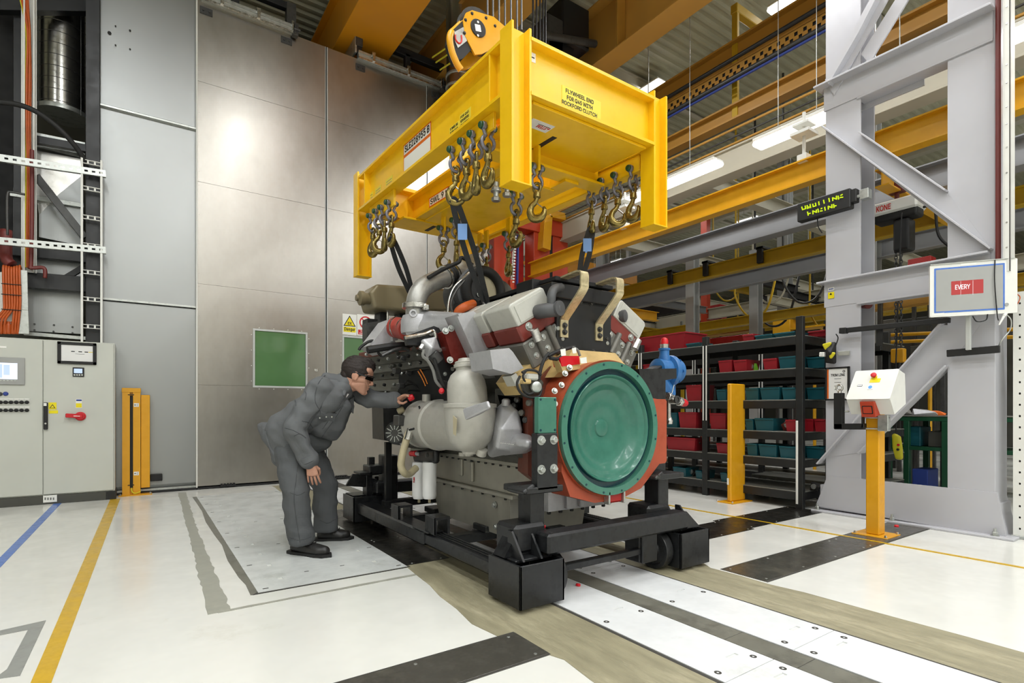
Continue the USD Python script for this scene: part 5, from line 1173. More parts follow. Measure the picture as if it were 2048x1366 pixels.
for i, (u0, u1, v0, v1, X, m, l) in enumerate(((1728, 1760, 700, 720, 11.5, 'red_deep', 'red box below the guard rails left of the chain'), (1726, 1758, 728, 742, 11.5, 'wire_yellow', 'yellow tray left of the chain low down'), (1765, 1800, 696, 700, 11.4, 'white_beam', 'pale shelf edge behind the hoist hook'), (1820, 1870, 690, 712, 11.5, 'cast_dark', 'dark machine right of the hoist hook'), (1700, 1740, 575, 612, 12.0, 'grey_column', 'grey cabinet far behind the frame'), (1745, 1790, 640, 690, 12, 'cast_grey', 'dull machine far behind the chain'), (1815, 1862, 515, 528, 11.8, 'red_deep', 'red beam box above the middle beam'), (1745, 1890, 545, 556, 9.6, 'white_beam', 'pale lamp trunking behind the white frame'), (1725, 1892, 600, 612, 9.9, 'tan_girder', 'cream trunking behind the middle beam'))):
    ya, yb = yat(u0, X), yat(u1, X)
    standing('bay_unit', (X, yb, zat(v1, X, (ya + yb) / 2)), (X + .25, ya, zat(v0, X, (ya + yb) / 2)), m, l, 'equipment')
# far machinery between engine and rack: pale machine boxes, yellow conveyors, red stand
for i, (u0, u1, v0, v1, X, m, l) in enumerate(((1272, 1302, 637, 658, 15.0, 'white_beam', 'pale machine box far right of the engine heads'), (1304, 1372, 634, 657, 15.2, 'white_beam', 'wide pale machine box far above the red bin'), (1398, 1500, 640, 668, 14.5, 'tan_girder', 'pale trunking far above the rack'), (1240, 1370, 610, 634, 17, 'black_steel', 'dark gantry far above the red bin'), (1395, 1440, 612, 640, 16.5, 'red_deep', 'dark red far gantry'), (1545, 1580, 640, 690, 13, 'yellow_rail', 'yellow upright far above the rack'), (1580, 1650, 652, 656, 13, 'yellow_rail', 'thin yellow far rail at the rack top'), (1420, 1500, 672, 690, 14, 'red_deep', 'red store far behind the rack top'), (1520, 1650, 595, 640, 19, 'hall_wall', 'pale far wall panel'))):
    ya, yb = yat(u0, X), yat(u1, X)
    standing('far_machine', (X, yb, zat(v1, X, (ya + yb) / 2)), (X + .4, ya, zat(v0, X, (ya + yb) / 2)), m, l, 'machine')
t = thing('roller_conveyor', 'yellow roller conveyors far behind the red bin', 'conveyor', (13.5, 11, 1.9))
for k, v in enumerate((661, 668, 676, 684)):
    X = 13.0; part(t, 'side_rail', bar(at(1262, v - 3, x=X), at(1372, v + 3, x=X), .1, .06), 'yellow_dull')
for u in (1275, 1330, 1365): q = at(u, 690, x=13.0); part(t, 'leg', box((q[0] - .04, q[1] - .04, 0), (q[0] + .04, q[1] + .04, q[2] + .2)), 'yellow_dull')
part(t, 'rollers', [cyl(at(u, 660 + (u - 1262) * .05, x=13.0), at(u, 684 + (u - 1262) * .05, x=13.0), .03, n=8) for u in range(1268, 1372, 14)], 'shelf_steel', kind='stuff')
# hanging hoses and trunking in the far bay
for i in range(16):
    X = r3.uniform(10.5, 17); u = r3.uniform(1270, 1650); v = r3.uniform(560, 640)
    p = at(u, v, x=X)
    m = r3.choice(['yellow_dull', 'steel_dark', 'grey_beam', 'yellow_dull', 'ink_black', 'white_beam'])
    k = i % 2
    if k == 0: mm, nm, ct = ibeam(p - (1.4, 0, 0), p + (1.6, 0, 0), .2, .14), 'jib_beam', 'beam'
    elif k == 1: mm, nm, ct = tube([(p[0], p[1], 8.38), p + (0, 0, .7), p, p + (.1, -.3, -.5), p + (.15, -.7, -.35), p + (.1, -1.0, .6)], .025, 6), 'hanging_hose', 'hose'
    else: mm, nm, ct = hull(np.vstack([cb(p, (.35, .6, .3), .02)[0], p + (0, 0, .3)])), 'hoist_unit', 'hoist'
    desc = {'yellow_dull': 'yellow', 'steel_dark': 'dark steel', 'grey_beam': 'grey', 'ink_black': 'black', 'white_beam': 'pale'}[m]
    solo(nm, mm, m, '%s %s far off above the %s' % (('long ' if i == 13 else 'second ' if i == 3 else '') + desc, nm.replace('_', ' '), ['rack at its left end', 'rack left of the middle upright', 'rack near its middle', 'guard post', 'rack right of the guard post', 'right end of the rack', 'right upright of the rack', 'white column'][int((u - 1270) / 48)]), ct)
# red steel machine behind the engine
RY = 9.6
t = thing('red_gantry', 'red steel gantry column standing behind the engine', 'gantry', (6.6, RY, 0))
def rx(u): return xat(u, RY)
for u0, u1, z1 in ((988, 1022, 5.2), (1068, 1100, 5.3), (1106, 1136, 5.4)):
    part(t, 'column', box((rx(u0), RY, 0), (rx(u1), RY + .35, z1), .01), 'red_steel')
part(t, 'slot', box((rx(1100), RY + .02, 0), (rx(1106), RY + .3, 5.3)), 'ink_black')
part(t, 'brace', bar((rx(1022), RY + .1, 3.6), (rx(1068), RY + .1, 2.2), .2, .2), 'red_steel')
part(t, 'back_panel', box((rx(1022), RY + .4, 0), (rx(1068), RY + .45, 5.0)), 'red_deep')
part(t, 'cross_beam', box((rx(985), RY - .05, 5.1), (rx(1140), RY + .3, 5.45), .01), 'red_steel')
part(t, 'yellow_arm', [bar(at(1096, 429, y=RY - .1), at(1126, 436, y=RY - .1), .2, .16), bar(at(1092, 432, y=RY - .1), at(1088, 500, y=RY - .1), .2, .22)], 'yellow_post')
t = thing('linear_scale', 'striped silver and blue measuring rail behind the engine', 'scale rail', (5.8, 9.2, 2))
part(t, 'rail', bar(at(1029, 470, y=9.3), at(1022, 570, y=9.3), .06, .06), 'steel_bright')
q = at(1022, 570, y=9.3); part(t, 'stand', box((q[0] - .05, q[1] - .05, 0), (q[0] + .05, q[1] + .05, q[2] + .1)), 'red_steel')
part(t, 'blue_edge', bar(at(1036, 470, y=9.3), at(1034, 570, y=9.3), .06, .03), 'ink_blue')
part(t, 'teeth', [bar(at(1033 - .05 * (v - 470), v, y=9.25), at(1029 - .05 * (v - 470), v, y=9.25), .03, .03) for v in range(474, 570, 6)], 'white_label', kind='stuff')
t = thing('yellow_stand', 'yellow steel post behind the black turbo ring', 'post', (5.2, 9.3, 0))
q = at(939, 470, y=8.7); part(t, 'post', box((q[0] - .05, q[1] - .05, 0), (q[0] + .05, q[1] + .05, q[2])), 'yellow_post'); part(t, 'foot', box((q[0] - .1, q[1] - .1, 0), (q[0] + .1, q[1] + .1, .02)), 'yellow_post')
# ================================================================ the V engine on its dolly
EX, EY, EZ = 2.58, 2.565, 1.024           # centre of the flywheel face
eng = thing('diesel_engine', 'large V diesel engine with green flywheel cover and silver manifolds on the dolly', 'engine', (EX, 3.8, .2))
def E(name, m, mat, smooth=False, label=None, kind=None): return part(eng, name, m, mat, smooth, label, kind)
def ep(u, v, y): return at(u, v, y=y)
def epoly(pts, y, d):
    """A plate standing across the engine: outline in picture points on the plane y, thickness d backwards."""
    q = [(at(u, v, y=y)[0], at(u, v, y=y)[2]) for u, v in pts]
    if Polygon(q).exterior.is_ccw is False: q = q[::-1]
    return prism(q, (0, y, 0), (1, 0, 0), (0, 0, 1), -d)
def xpoly(pts, x, d):
    """A plate standing along the engine on the plane x, thickness d inwards."""
    q = [(at(u, v, x=x)[1], at(u, v, x=x)[2]) for u, v in pts]
    return prism(q, (x, 0, 0), (0, 1, 0), (0, 0, 1), d)
# flywheel cover: flange, groove and dished disc
fl = E('flywheel_flange', ring((EX, EY, EZ), (0, 1, 0), .395, .4425, .05, 96), 'teal_flange', 40, 'green flange ring')
for i in range(16):
    a = 2 * math.pi * (i + .5) / 16
    part(fl, 'flange_hole', lathe([(.0075, 0), (.0075, .002)], (EX + .427 * math.cos(a), EY - .001, EZ + .427 * math.sin(a)), (0, -1, 0), 8), 'teal_groove')
E('groove_ring', loop_lathe([(.40, .014), (.396, .04), (.36, .04), (.356, .02), (.35, .2), (.40, .2)], (EX, EY, EZ), (0, 1, 0), 96), 'teal_groove', 30)
dish = [(.356, .012), (.352, .008), (.345, .012), (.335, .028), (.318, .036), (.30, .04), (.285, .052), (.262, .075), (.235, .088), (.2, .096), (.17, .1), (.15, .098), (.12, .104), (.09, .112), (.062, .112), (.055, .104), (.04, .1), (.02, .098), (0, .097)]
E('flywheel_cover', lathe(dish[::-1] + [(.356, .16), (0, .16)], (EX, EY, EZ), (0, 1, 0), 96), 'teal_dish', 30, 'dished green flywheel cover')
# red housing
def xz(pts): return [(EX + a, EZ + b) for a, b in pts]
circ = [(.5 * math.cos(a), .5 * math.sin(a)) for a in np.linspace(math.radians(28), math.radians(152), 24)]
HP = circ + [(-.5, .2), (-.585, .2), (-.6, .185), (-.6, -.25), (-.585, -.268), (-.52, -.27), (-.33, -.43), (-.12, -.49), (.12, -.49), (.33, -.43), (.52, -.27), (.585, -.268), (.6, -.25), (.6, .185), (.585, .2), (.5, .2)]
HP = [(max(p[0], -.40), p[1]) for p in HP]
HP = [p if not (p[1] > 0 and abs(p[0]) < .47) else (p[0] * .9, p[1] * .9) for p in HP]
E('flywheel_housing', prism(xz(HP), (0, EY + .05, 0), (1, 0, 0), (0, 0, 1), -.22, [circle(EX, EZ, .40, 64)]), 'housing_red', 20, 'orange-red flywheel housing')
E('housing_cone', loop_lathe([(.402, .045), (.455, .03), (.42, .4), (.402, .4)], (EX, EY, EZ), (0, 1, 0), 64), 'housing_red', 30)
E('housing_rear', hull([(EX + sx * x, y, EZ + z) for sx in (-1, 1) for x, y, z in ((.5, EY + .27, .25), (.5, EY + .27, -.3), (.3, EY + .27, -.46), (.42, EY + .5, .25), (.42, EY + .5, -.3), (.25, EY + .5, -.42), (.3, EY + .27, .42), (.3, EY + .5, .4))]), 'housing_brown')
E('housing_foot', box((EX - .02, EY + .02, EZ - .50), (EX + .11, EY + .2, EZ - .43), .01), 'red_deep')
E('housing_foot', box((EX - .035, EY + .0, EZ - .505), (EX - .02, EY + .05, EZ - .42), .003), 'galv'); E('housing_foot', box((EX + .105, EY + .0, EZ - .505), (EX + .12, EY + .05, EZ - .42), .003), 'galv')
for u, v in ((1123, 770), (1109, 782), (1130, 747), (1139, 735)): E('housing_bolt', bolt(ep(u, v, EY + .07), (-.3, -1, .3), .014, .016), 'galv')
E('makers_plate', [prism(rrect(-.052, -.016, .052, .016, .015, 4), (EX - .485, EY + .049, EZ + .16), (1, 0, 0), (0, 0, 1), .003)], 'white_label')
for s, g in ((-1, 'teal_flange'),):
    E('side_cover', box((EX - .615, EY + .005, EZ - .02), (EX - .475, EY + .05, EZ + .2), .004), 'teal_flange', False, 'green cover plate on the left ear')
    for dx in (-.6, -.49):
        for dz in (.0, .185): E('cover_screw', lathe([(.008, 0), (.006, .005)], (EX + dx, EY + .005, EZ + dz), (0, -1, 0), 8), 'teal_groove')
E('engine_foot', box((EX - .63, EY - .005, EZ - .36), (EX - .475, EY + .06, EZ - .02), .004), 'black_frame', False, 'black mounting bracket')
for dx in (-.605, -.51):
    for dz in (-.06, -.235): E('foot_bolt', bolt((EX + dx, EY - .005, EZ + dz), (0, -1, 0), .02, .022), 'galv')
E('engine_foot', epoly([(1278, 738), (1353, 737), (1353, 757), (1331, 760), (1331, 945), (1322, 960), (1290, 962), (1300, 900), (1304, 800), (1280, 757)], EY + .22, .06), 'black_frame')
# oil pan, adapter and block
px_ = .38
E('pan_upper', box((EX - px_, 2.95, .53), (EX + px_, 4.75, .775), .01), 'pan_grey')
E('pan_flange', box((EX - px_ - .03, 2.9, .745), (EX + px_ + .03, 4.9, .775), .005), 'pan_grey'); E('pan_flange', box((EX - px_ - .03, 3.15, .505), (EX + px_ + .03, 4.7, .535), .005), 'pan_grey')
E('pan_lower', hull([(EX + sx * x, y, z) for sx in (-1, 1) for x, y, z in ((px_, 3.22, .51), (px_, 4.5, .51), (px_ - .03, 3.26, .2), (px_ - .03, 4.4, .2))]), 'pan_grey', False, 'grey oil pan')
for y in np.arange(3.0, 4.6, .105): E('pan_bolt', hexa((EX - px_ - .018, y, .745), (0, 0, -1), .011, .014), 'ink_black')
for y in np.arange(3.25, 4.55, .16): E('pan_bolt', hexa((EX - px_ - .018, y, .505), (0, 0, -1), .011, .014), 'ink_black')
E('pan_rib', box((EX - px_ - .025, 3.72, .57), (EX - px_, 3.77, .73), .006), 'pan_grey'); E('pan_rib', box((EX - px_ - .02, 3.9, .6), (EX - px_, 3.96, .74), .006), 'pan_grey')
for y, z in ((3.42, .43), (3.4, .27)): E('drain_plug', bolt((EX - px_ - .0, y, z), (-1, 0, 0), .018, .018), 'galv')
E('pan_adapter', hull([(EX + x, y, z) for x, y, z in ((-.36, 2.8, .66), (.3, 2.8, .66), (-.36, 3.05, .66), (.3, 3.05, .66), (-.36, 2.8, .47), (.22, 2.8, .47), (-.36, 3.05, .47), (.22, 3.05, .47))]), 'alu_cast', False, 'pale rear pan casting')
for dx in (-.22, -.1): E('adapter_rib', box((EX + dx, 2.77, .48), (EX + dx + .03, 2.81, .66), .006), 'alu_cast')
E('chalk_lettering', text('LQS', .05, (EX - .08, 2.797, .52), (1, 0, 0), (0, 0, 1), .001, False), 'ink_black')
for i in range(6): E('adapter_bolt', hexa((EX - .33 + i * .1, 2.83, .47), (0, 0, -1), .014, .022), 'ink_black')
E('crankcase', hull([(EX + sx * x, y, z) for sx in (-1, 1) for y in (2.95, 4.95) for x, z in ((.42, .775), (.45, .95), (.44, 1.2), (.3, 1.35))]), 'cast_dark', False, 'dark crankcase')
E('crankcase_cover', [box((EX - .47, 3.0 + i * .3, .82), (EX - .43, 3.24 + i * .3, 1.1), .01) for i in range(6)], 'cast_dark')
E('front_gear_case', hull([(EX + sx * x, y, z) for sx in (-1, 1) for y in (4.95, 5.15) for x, z in ((.5, .8), (.55, 1.2), (.45, 1.6), (.2, 1.75))]), 'cast_dark')
E('top_casting', hull([(EX + sx * x, y, z) for sx in (-1, 1) for x, y, z in ((.36, 2.74, 1.36), (.36, 3.0, 1.36), (.2, 2.74, 1.55), (.2, 3.0, 1.57), (.33, 2.7, 1.41))]), 'tan_cast', False, 'tan top casting')
E('top_casting', epoly([(1022, 764), (1034, 748), (1112, 690), (1118, 735), (1118, 762), (1080, 770), (1040, 790)], 2.86, .18), 'tan_cast')
# the two cylinder banks: head, rocker housing, rocker cover per cylinder
def bank(s):
    A, P = np.array((s * .5, 0, .866)), np.array((s * .866, 0, -.5))       # along the cylinders; outwards across the bank
    O = np.array((EX, 0, EZ))
    def bx(name, d0, d1, w0, w1, y0, y1, mat, c=.01, parent=None, label=None):
        m = box((w0, y0, d0), (w1, y1, d1), c)
        v = O + m[0][:, :1] * P + m[0][:, 1:2] * np.array((0, 1, 0)) + m[0][:, 2:] * A
        f = m[1] if s > 0 else m[1][:, ::-1]
        return part(parent or eng, name, (v, f), mat, label=label)
    bx('bank_deck', .3, .6, -.17, .19, 2.92, 4.95, 'cast_dark', .012)
    for i in range(6):
        y0 = 2.84 + i * .345; y1 = y0 + .325
        h = bx('cylinder_head', .56, .745, -.17, .19, y0, y1, 'cast_grey')
        for w in (-.12, .02, .13):
            for d in (.63, .71):
                p = O + P * w + A * d + np.array((0, y0, 0))
                part(h, 'head_bolt', bolt(p, (0, -1, 0), .016, .012), 'galv')
        part(h, 'head_rib', [cyl(O + P * w + A * .59 + (0, y0 - .006, 0), O + P * w + A * .76 + (0, y0 - .006, 0), .022, n=10) for w in (-.05, .07)], 'cast_grey', 40)
        bx('rocker_housing', .745, .86, -.165, .17, y0 + .015, y1 - .015, 'rocker_base', .012)
        cv = [(-.145, .865), (.15, .865), (.155, .985), (.14, .998), (-.13, .998), (-.145, .985)]
        q = np.array([O + P * w + A * d for w, d in cv])
        pts = np.vstack([q + (0, y0 + .02, 0), q + (0, y1 - .02, 0)])
        c_ = E('rocker_cover', rhull(pts, .012), 'rocker_grey', 30)
        bx('cover_rib', .868, .985, -.12, .13, y0 + .003, y0 + .009, 'rocker_grey', .004, c_)
        part(c_, 'cover_bolt', bolt(O + P * .08 + A * .82 + (0, y0 + .015, 0), (0, -1, 0), .02, .014), 'galv')
    E('head_outlet', [cyl(O + P * .1 + A * .8 + (0, 2.79, 0), O + P * .1 + A * .72 + (0, 2.79, 0), .03, n=14)], 'steel_bright', 40)
bank(-1); bank(1)
# silver water manifold with its foot, maroon cover plate and black carrier plate on the left bank
E('manifold_cover', epoly([(916, 628), (947, 622), (957, 630), (984, 690), (1000, 715), (990, 737), (966, 738), (940, 680)], 3.3, .2), 'alu_cast', False, 'silver bracket casting on the left bank')
E('manifold_foot', epoly([(980, 700), (1018, 696), (1026, 704), (1047, 736), (1023, 748), (986, 738)], 2.79, .26), 'alu_cast')
E('manifold_edge', epoly([(915, 634), (925, 628), (972, 735), (962, 740)], 3.29, .03), 'alu_cast')
mp = E('cover_plate', epoly([(888, 664), (922, 646), (930, 648), (963, 728), (960, 737), (950, 736), (925, 730), (905, 722)], 3.44, .12), 'plate_maroon', False, 'maroon bolted cover plate')
for u, v in ((891, 662), (902, 657), (914, 653), (929, 664), (941, 689), (953, 714), (954, 730), (900, 720)): part(mp, 'cover_bolt', bolt(ep(u, v, 3.44), (-.25, -1, .1), .017, .018), 'galv')
E('foot_plate', epoly([(942, 742), (965, 724), (1006, 738), (1014, 748), (996, 756), (948, 758)], 3.34, .06), 'cast_grey')
for u, v in ((986, 724), (1009, 748)): E('foot_plate_bolt', bolt(ep(u, v, 3.3), (0, -1, .2), .014, .014), 'galv')
E('carrier_plate', epoly([(812, 672), (868, 652), (878, 656), (930, 740), (918, 760), (905, 765), (880, 758), (842, 690), (816, 690)], 3.55, .05), 'black_steel', False, 'black carrier plate')
for u, v in ((862, 668), (905, 738), (890, 748), (880, 700)): E('carrier_bolt', bolt(ep(u, v, 3.55), (0, -1, 0), .011, .01), 'galv')
va = E('fuel_valve', rhull([ep(u, v, 3.5) for u, v in ((848, 684), (868, 680), (874, 698), (858, 712))] + [ep(862, 696, 3.44)], .022), 'alu_cast', 30, 'silver fuel valve block')
part(va, 'solenoid', cyl(ep(864, 706, 3.48), ep(878, 724, 3.48), .042, n=18, c=.006), 'steel_dark', 30)
part(va, 'port', [cyl(ep(846, 690, 3.49), ep(841, 698, 3.49), .018, n=10)], 'steel_bright', 30)
hr = r4 = random.Random(5)
def hose(pts, r, mat, y, name='hose', n=8):
    """pts are picture points (u, v) or (u, v, y)."""
    return E(name, tube([at(p[0], p[1], y=p[2] if len(p) > 2 else y) for p in pts], r, n, 6), mat, 40)
hose([(811, 675), (830, 672), (850, 668), (866, 662), (871, 672), (870, 684)], .014, 'steel_bright', 3.5, 'fuel_pipe')
hose([(848, 700), (846, 712), (856, 722), (866, 740), (872, 762), (884, 776)], .012, 'wire_grey', 3.46, 'fuel_pipe')
hose([(868, 718), (876, 742), (886, 768), (893, 778)], .014, 'black_rubber', 3.44)
hose([(735, 700), (760, 696), (790, 692), (815, 690), (830, 682)], .03, 'black_rubber', 4.2)
for i, (v0, v1, m, r) in enumerate(((712, 684, 'housing_brown', .034), (726, 704, 'cast_dark', .05), (742, 720, 'cast_grey', .045), (756, 740, 'cast_dark', .04), (772, 765, 'cast_grey', .06), (786, 782, 'cast_dark', .04))):
    E('side_rail', bar(at(722 + i * 3, v0, x=2.0 + .03 * i), at(868, v1 + 2, x=2.0 + .03 * i), r * 1.6, r * 2.0, .008), m)
    for k in range(6):
        u = 735 + k * 20 + i * 4; v = v0 + (v1 + 2 - v0) * (u - 722) / 146
        E('rail_fitting', [lathe([(.016, 0), (.016, .02), (.01, .03)], at(u, v, x=1.98 + .03 * i - r * .8), (-1, 0, .2), 8)], ('galv', 'steel_dark', 'ink_black')[(i + k) % 3])
hose([(718, 700), (722, 694), (736, 684), (748, 682), (754, 690), (757, 706), (764, 712)], .012, 'black_rubber', 4.4)
hose([(764, 712), (775, 706), (790, 700), (806, 697), (818, 700)], .016, 'steel_dark', 4.15)
hose([(840, 738), (846, 748), (851, 758), (855, 768)], .006, 'copper', 3.6, 'sense_pipe', 6)
hose([(836, 742), (842, 752), (847, 762), (851, 772)], .006, 'copper', 3.62, 'sense_pipe', 6)
for u, v, r in ((800, 705, .03), (812, 718, .026), (790, 735, .03), (822, 748, .022), (835, 700, .028)): E('injector_cap', lathe([(r, 0), (r, .03), (r * .6, .05)], at(u, v, x=2.0), (-1, 0, .3), 14), hr.choice(['galv', 'steel_dark', 'cast_dark']), 30)
# engine wiring and small fittings between rail and big can
for i in range(9):
    u, v = hr.uniform(770, 880), hr.uniform(760, 800)
    hose([(u, v), (u + hr.uniform(4, 14), v + hr.uniform(-6, 6)), (u + hr.uniform(16, 30), v + hr.uniform(-4, 8)), (u + hr.uniform(26, 46), v + hr.uniform(2, 14))], .008, hr.choice(['black_rubber', 'black_rubber', 'steel_dark']), 4.45 + hr.uniform(-.1, .1))
for u, v in ((793, 742), (846, 790), (858, 776), (870, 785), (884, 782), (801, 772)):
    E('connector', cb(at(u, v, y=4.4), (.06, .07, .05), .008), hr.choice(['galv', 'ink_black', 'steel_dark']))
E('red_plug', lathe([(.02, 0), (.02, .03), (.012, .035)], at(883, 783, y=3.45), (-.5, -1, .2), 12), 'red_cap')
# aftercooler pipe: silver casting, clamp, elbow and rubber sleeve
E('inlet_casting', hull([p + q for p, r in ((at(838, 655, y=3.95), .135), (at(868, 652, y=3.8), .1), (at(956, 637, y=3.42), .03)) for q in [np.array((r * math.cos(a), 0.02 * math.sin(a * 3), r * math.sin(a))) for a in np.linspace(0, 2 * math.pi, 20)]]), 'alu_cast', 40, 'silver tapering inlet casting')
E('inlet_boss', [lathe([(.13, 0), (.135, .02), (.135, .1), (.12, .14)], at(836, 668, y=3.95), (0, 0, 1), 28), lathe([(.03, 0), (.03, .04), (.018, .04), (.018, .02)], at(826, 628, y=3.88), (-.4, -1, 0), 18)], 'alu_cast', 40)
el = [at(831, 650, y=3.95), at(831, 622, y=3.95), at(834, 596, y=3.95), at(846, 576, y=3.97), at(868, 563, y=4.0), at(906, 549, y=4.05)]
E('inlet_elbow', tube(el, .078, 24, 6), 'alu_elbow', 40, 'silver elbow pipe')
E('elbow_clamp', [lathe([(.085, 0), (.105, .01), (.105, .045), (.085, .055)], at(831, 620, y=3.95), (0, 0, 1), 28), cb(at(851, 614, y=3.83), (.05, .05, .05), .01)], 'steel_bright', 40)
d = unit(el[-1] - el[-2])
E('elbow_sleeve', [lathe([(.085, 0), (.092, .01), (.085, .02), (.09, .03), (.096, .045), (.09, .06), (.096, .075), (.09, .09), (.085, .12)], el[-1] - d * .1, d, 28)], 'black_rubber', 40)
for k in (-.1, -.02): E('sleeve_clip', lathe([(.097, 0), (.097, .014)], el[-1] + d * k, d, 28), 'steel_bright', 40)
E('sleeve_outlet', lathe([(.085, 0), (.09, .2), (.11, .26)], el[-1] + d * .02, d, 28), 'alu_elbow', 40)
E('coupling', tube([at(790, 654, y=4.3), at(805, 658, y=4.2), at(818, 660, y=4.05)], .088, 24, 5), 'silicone_red', 40, 'red silicone coupling')
for q in (at(795, 655, y=4.27), at(809, 659, y=4.15)): E('coupling_clip', lathe([(.093, 0), (.093, .014)], q, (.35, -1, 0), 28), 'steel_bright', 40)
E('cooler_fin', epoly([(742, 690), (782, 637), (790, 640), (790, 682), (800, 700), (770, 706)], 4.35, .3), 'alu_cast', False, 'silver cooler end casting')
E('cooler_flange', epoly([(781, 637), (790, 639), (796, 680), (786, 682)], 4.3, .06), 'alu_cast')
# turbocharger ring, khaki expansion tank and dark top structure
T = np.array(at(964, 583, y=3.85)); rr = .168
E('turbo_ring', [tube([T + np.array((math.cos(a) * rr, -.03, math.sin(a) * rr)) for a in np.linspace(0, 2 * math.pi, 36, endpoint=False)], .042, 12, 1, closed=True)], 'black_rubber', 40, 'thick black turbo inlet ring')
E('turbo_cover', lathe([(.15, 0), (.15, .02)], T, (0, -1, 0), 36), 'cream_disc', 40, 'cream inlet cover')
E('turbo_half_plate', prism([(-.05, -.2), (.005, -.2), (-.02, .19), (-.09, .17), (-.15, .1), (-.175, 0), (-.15, -.1), (-.09, -.17)], T + (0, -.03, 0), (1, 0, 0), (0, 0, 1), .012), 'black_steel')
E('turbo_barrel', lathe([(.2, 0), (.215, .02), (.2, .05), (.19, .14), (.21, .16), (.2, .3)], T + (0, .02, 0), (0, 1, 0), 36), 'hose_grey', 40)
for u, v in ((958, 589), (950, 606)): E('plate_screw', bolt(at(u, v, y=3.8), (0, -1, 0), .014, .01), 'galv')
E('turbo_bracket', epoly([(932, 600), (950, 598), (990, 622), (1010, 612), (1050, 600), (1046, 622), (1000, 640), (950, 640), (925, 628)], 3.75, .2), 'black_matt')
E('heat_hose', tube([at(914, 634, y=3.7), at(918, 622, y=3.68), at(930, 614, y=3.66), at(946, 608, y=3.72)], .036, 12, 6), 'cable_orange', 40, 'orange heat hose')
hose([(895, 632), (898, 600), (908, 575), (925, 558), (938, 545)], .009, 'steel_bright', 3.72); hose([(906, 628), (902, 606), (912, 582), (930, 560)], .009, 'steel_dark', 3.7)
hose([(880, 628), (890, 624), (905, 625), (912, 632)], .008, 'steel_bright', 3.75)
hose([(856, 556), (880, 542), (905, 530), (918, 524), (922, 516), (930, 518), (945, 530)], .016, 'black_rubber', 3.9)
tk = E('expansion_tank', rhull([at(u, v, y=5.05) + (0, dy, 0) for u, v in ((745, 588), (756, 576), (800, 580), (905, 586), (905, 616), (820, 618), (752, 612)) for dy in (0, .28)], .035, 2), 'khaki_tank', 40, 'khaki expansion tank')
part(tk, 'tank_nozzle', lathe([(.045, 0), (.07, .015), (.07, .05), (.055, .07), (.055, .13)], at(716, 596, y=5.1), (1, 0, .05), 20), 'khaki_tank', 40)
part(tk, 'tank_cap', lathe([(.03, 0), (.03, .02), (.012, .02)], at(716, 596, y=5.1), (-1, 0, 0), 16), 'khaki_tank', 40)
E('tank_support', [box(at(760, 690, y=5.15) , at(770, 618, y=5.2) + (.0, .1, 0)), box(at(800, 690, y=5.15), at(815, 620, y=5.2) + (0, .1, 0)), box(at(735, 680, y=5.15), at(752, 640, y=5.2) + (0, .1, 0))], 'black_steel')
E('tank_support_rod', cyl(at(775, 640, y=5.1), at(775, 622, y=5.1), .012, n=8), 'steel_bright')
E('bracket_block', epoly([(733, 646), (772, 640), (778, 660), (760, 676), (740, 686), (735, 690)], 4.75, .12), 'steel_dark')
E('top_beam', box((EX - .34, 3.0, 1.98), (EX + .34, 3.2, 2.06), .006), 'black_steel')
E('top_plate', box((EX - .28, 2.82, 2.02), (EX + .26, 4.4, 2.05), .004), 'black_matt')
E('valley_block', box((EX - .3, 3.1, 1.5), (EX + .3, 4.9, 2.0), .02), 'black_matt')
E('turbo_housing', [lathe([(.1, -.2), (.2, -.15), (.22, 0), (.18, .12), (.1, .16)], (EX + .12, 4.3, 2.15), (0, 1, 0), 28)], 'cast_dark', 40)
# black bracket plate with the two bent gold straps over the flywheel housing
bp = E('lifting_bracket', box((EX - .262, 2.83, 1.525), (EX + .25, 2.86, 1.94), .004), 'black_steel', False, 'black lifting bracket plate')
for dx, dz in ((-.22, 1.56), (.07, 1.56), (.2, 1.555), (-.05, 1.9), (.05, 1.9), (-.2, 1.7), (.2, 1.66)): part(bp, 'bracket_bolt', bolt((EX + dx, 2.83, dz), (0, -1, 0), .013, .012), 'steel_dark')
E('bracket_top', box((EX - .33, 2.8, 1.9), (EX + .28, 3.1, 2.0), .006), 'black_steel')
for x in (2.375, 2.70):
    s_ = E('lifting_strap', strap([(x, 2.98, 2.03), (x, 2.72, 2.05), (x, 2.645, 2.05), (x, 2.62, 2.03), (x, 2.62, 1.97), (x, 2.63, 1.93), (x, 2.74, 1.83), (x, 2.81, 1.77), (x, 2.823, 1.74), (x, 2.823, 1.64)], .068, .012, (1, 0, 0), 4), 'gold_plate', 30, 'bent gold-plated strap')
    for z in (1.675, 1.72): part(s_, 'strap_bolt', bolt((x, 2.816, z), (0, -1, 0), .014, .016), 'steel_dark')
def hose3(pts, r, mat): return E('coolant_hose', tube(pts, r, 14, 6), mat, 40)
hose3([at(1062, 627, y=2.95), at(1085, 622, y=2.8), at(1118, 618, y=2.74)], .048, 'hose_grey')
E('hose_cap', lathe([(.05, 0), (.05, .02), (.02, .024)], at(1116, 617, y=2.73), (.2, -1, 0), 20), 'hose_grey', 40)
hose3([at(1103, 612, y=2.76), at(1103, 592, y=2.76), at(1108, 579, y=2.78), at(1122, 575, y=2.82)], .03, 'hose_grey')
E('hose_clip', [lathe([(.036, 0), (.036, .015)], at(1117, 576, y=2.88), (1, .3, .1), 18)], 'steel_bright', 40)
hose3([at(1216, 590, y=2.9), at(1222, 605, y=2.9), at(1226, 628, y=2.9)], .036, 'hose_grey')
E('coolant_stub', lathe([(.046, 0), (.046, .1), (.03, .11)], at(1225, 634, y=2.92), (.5, -1, 0), 18), 'hose_grey', 40)
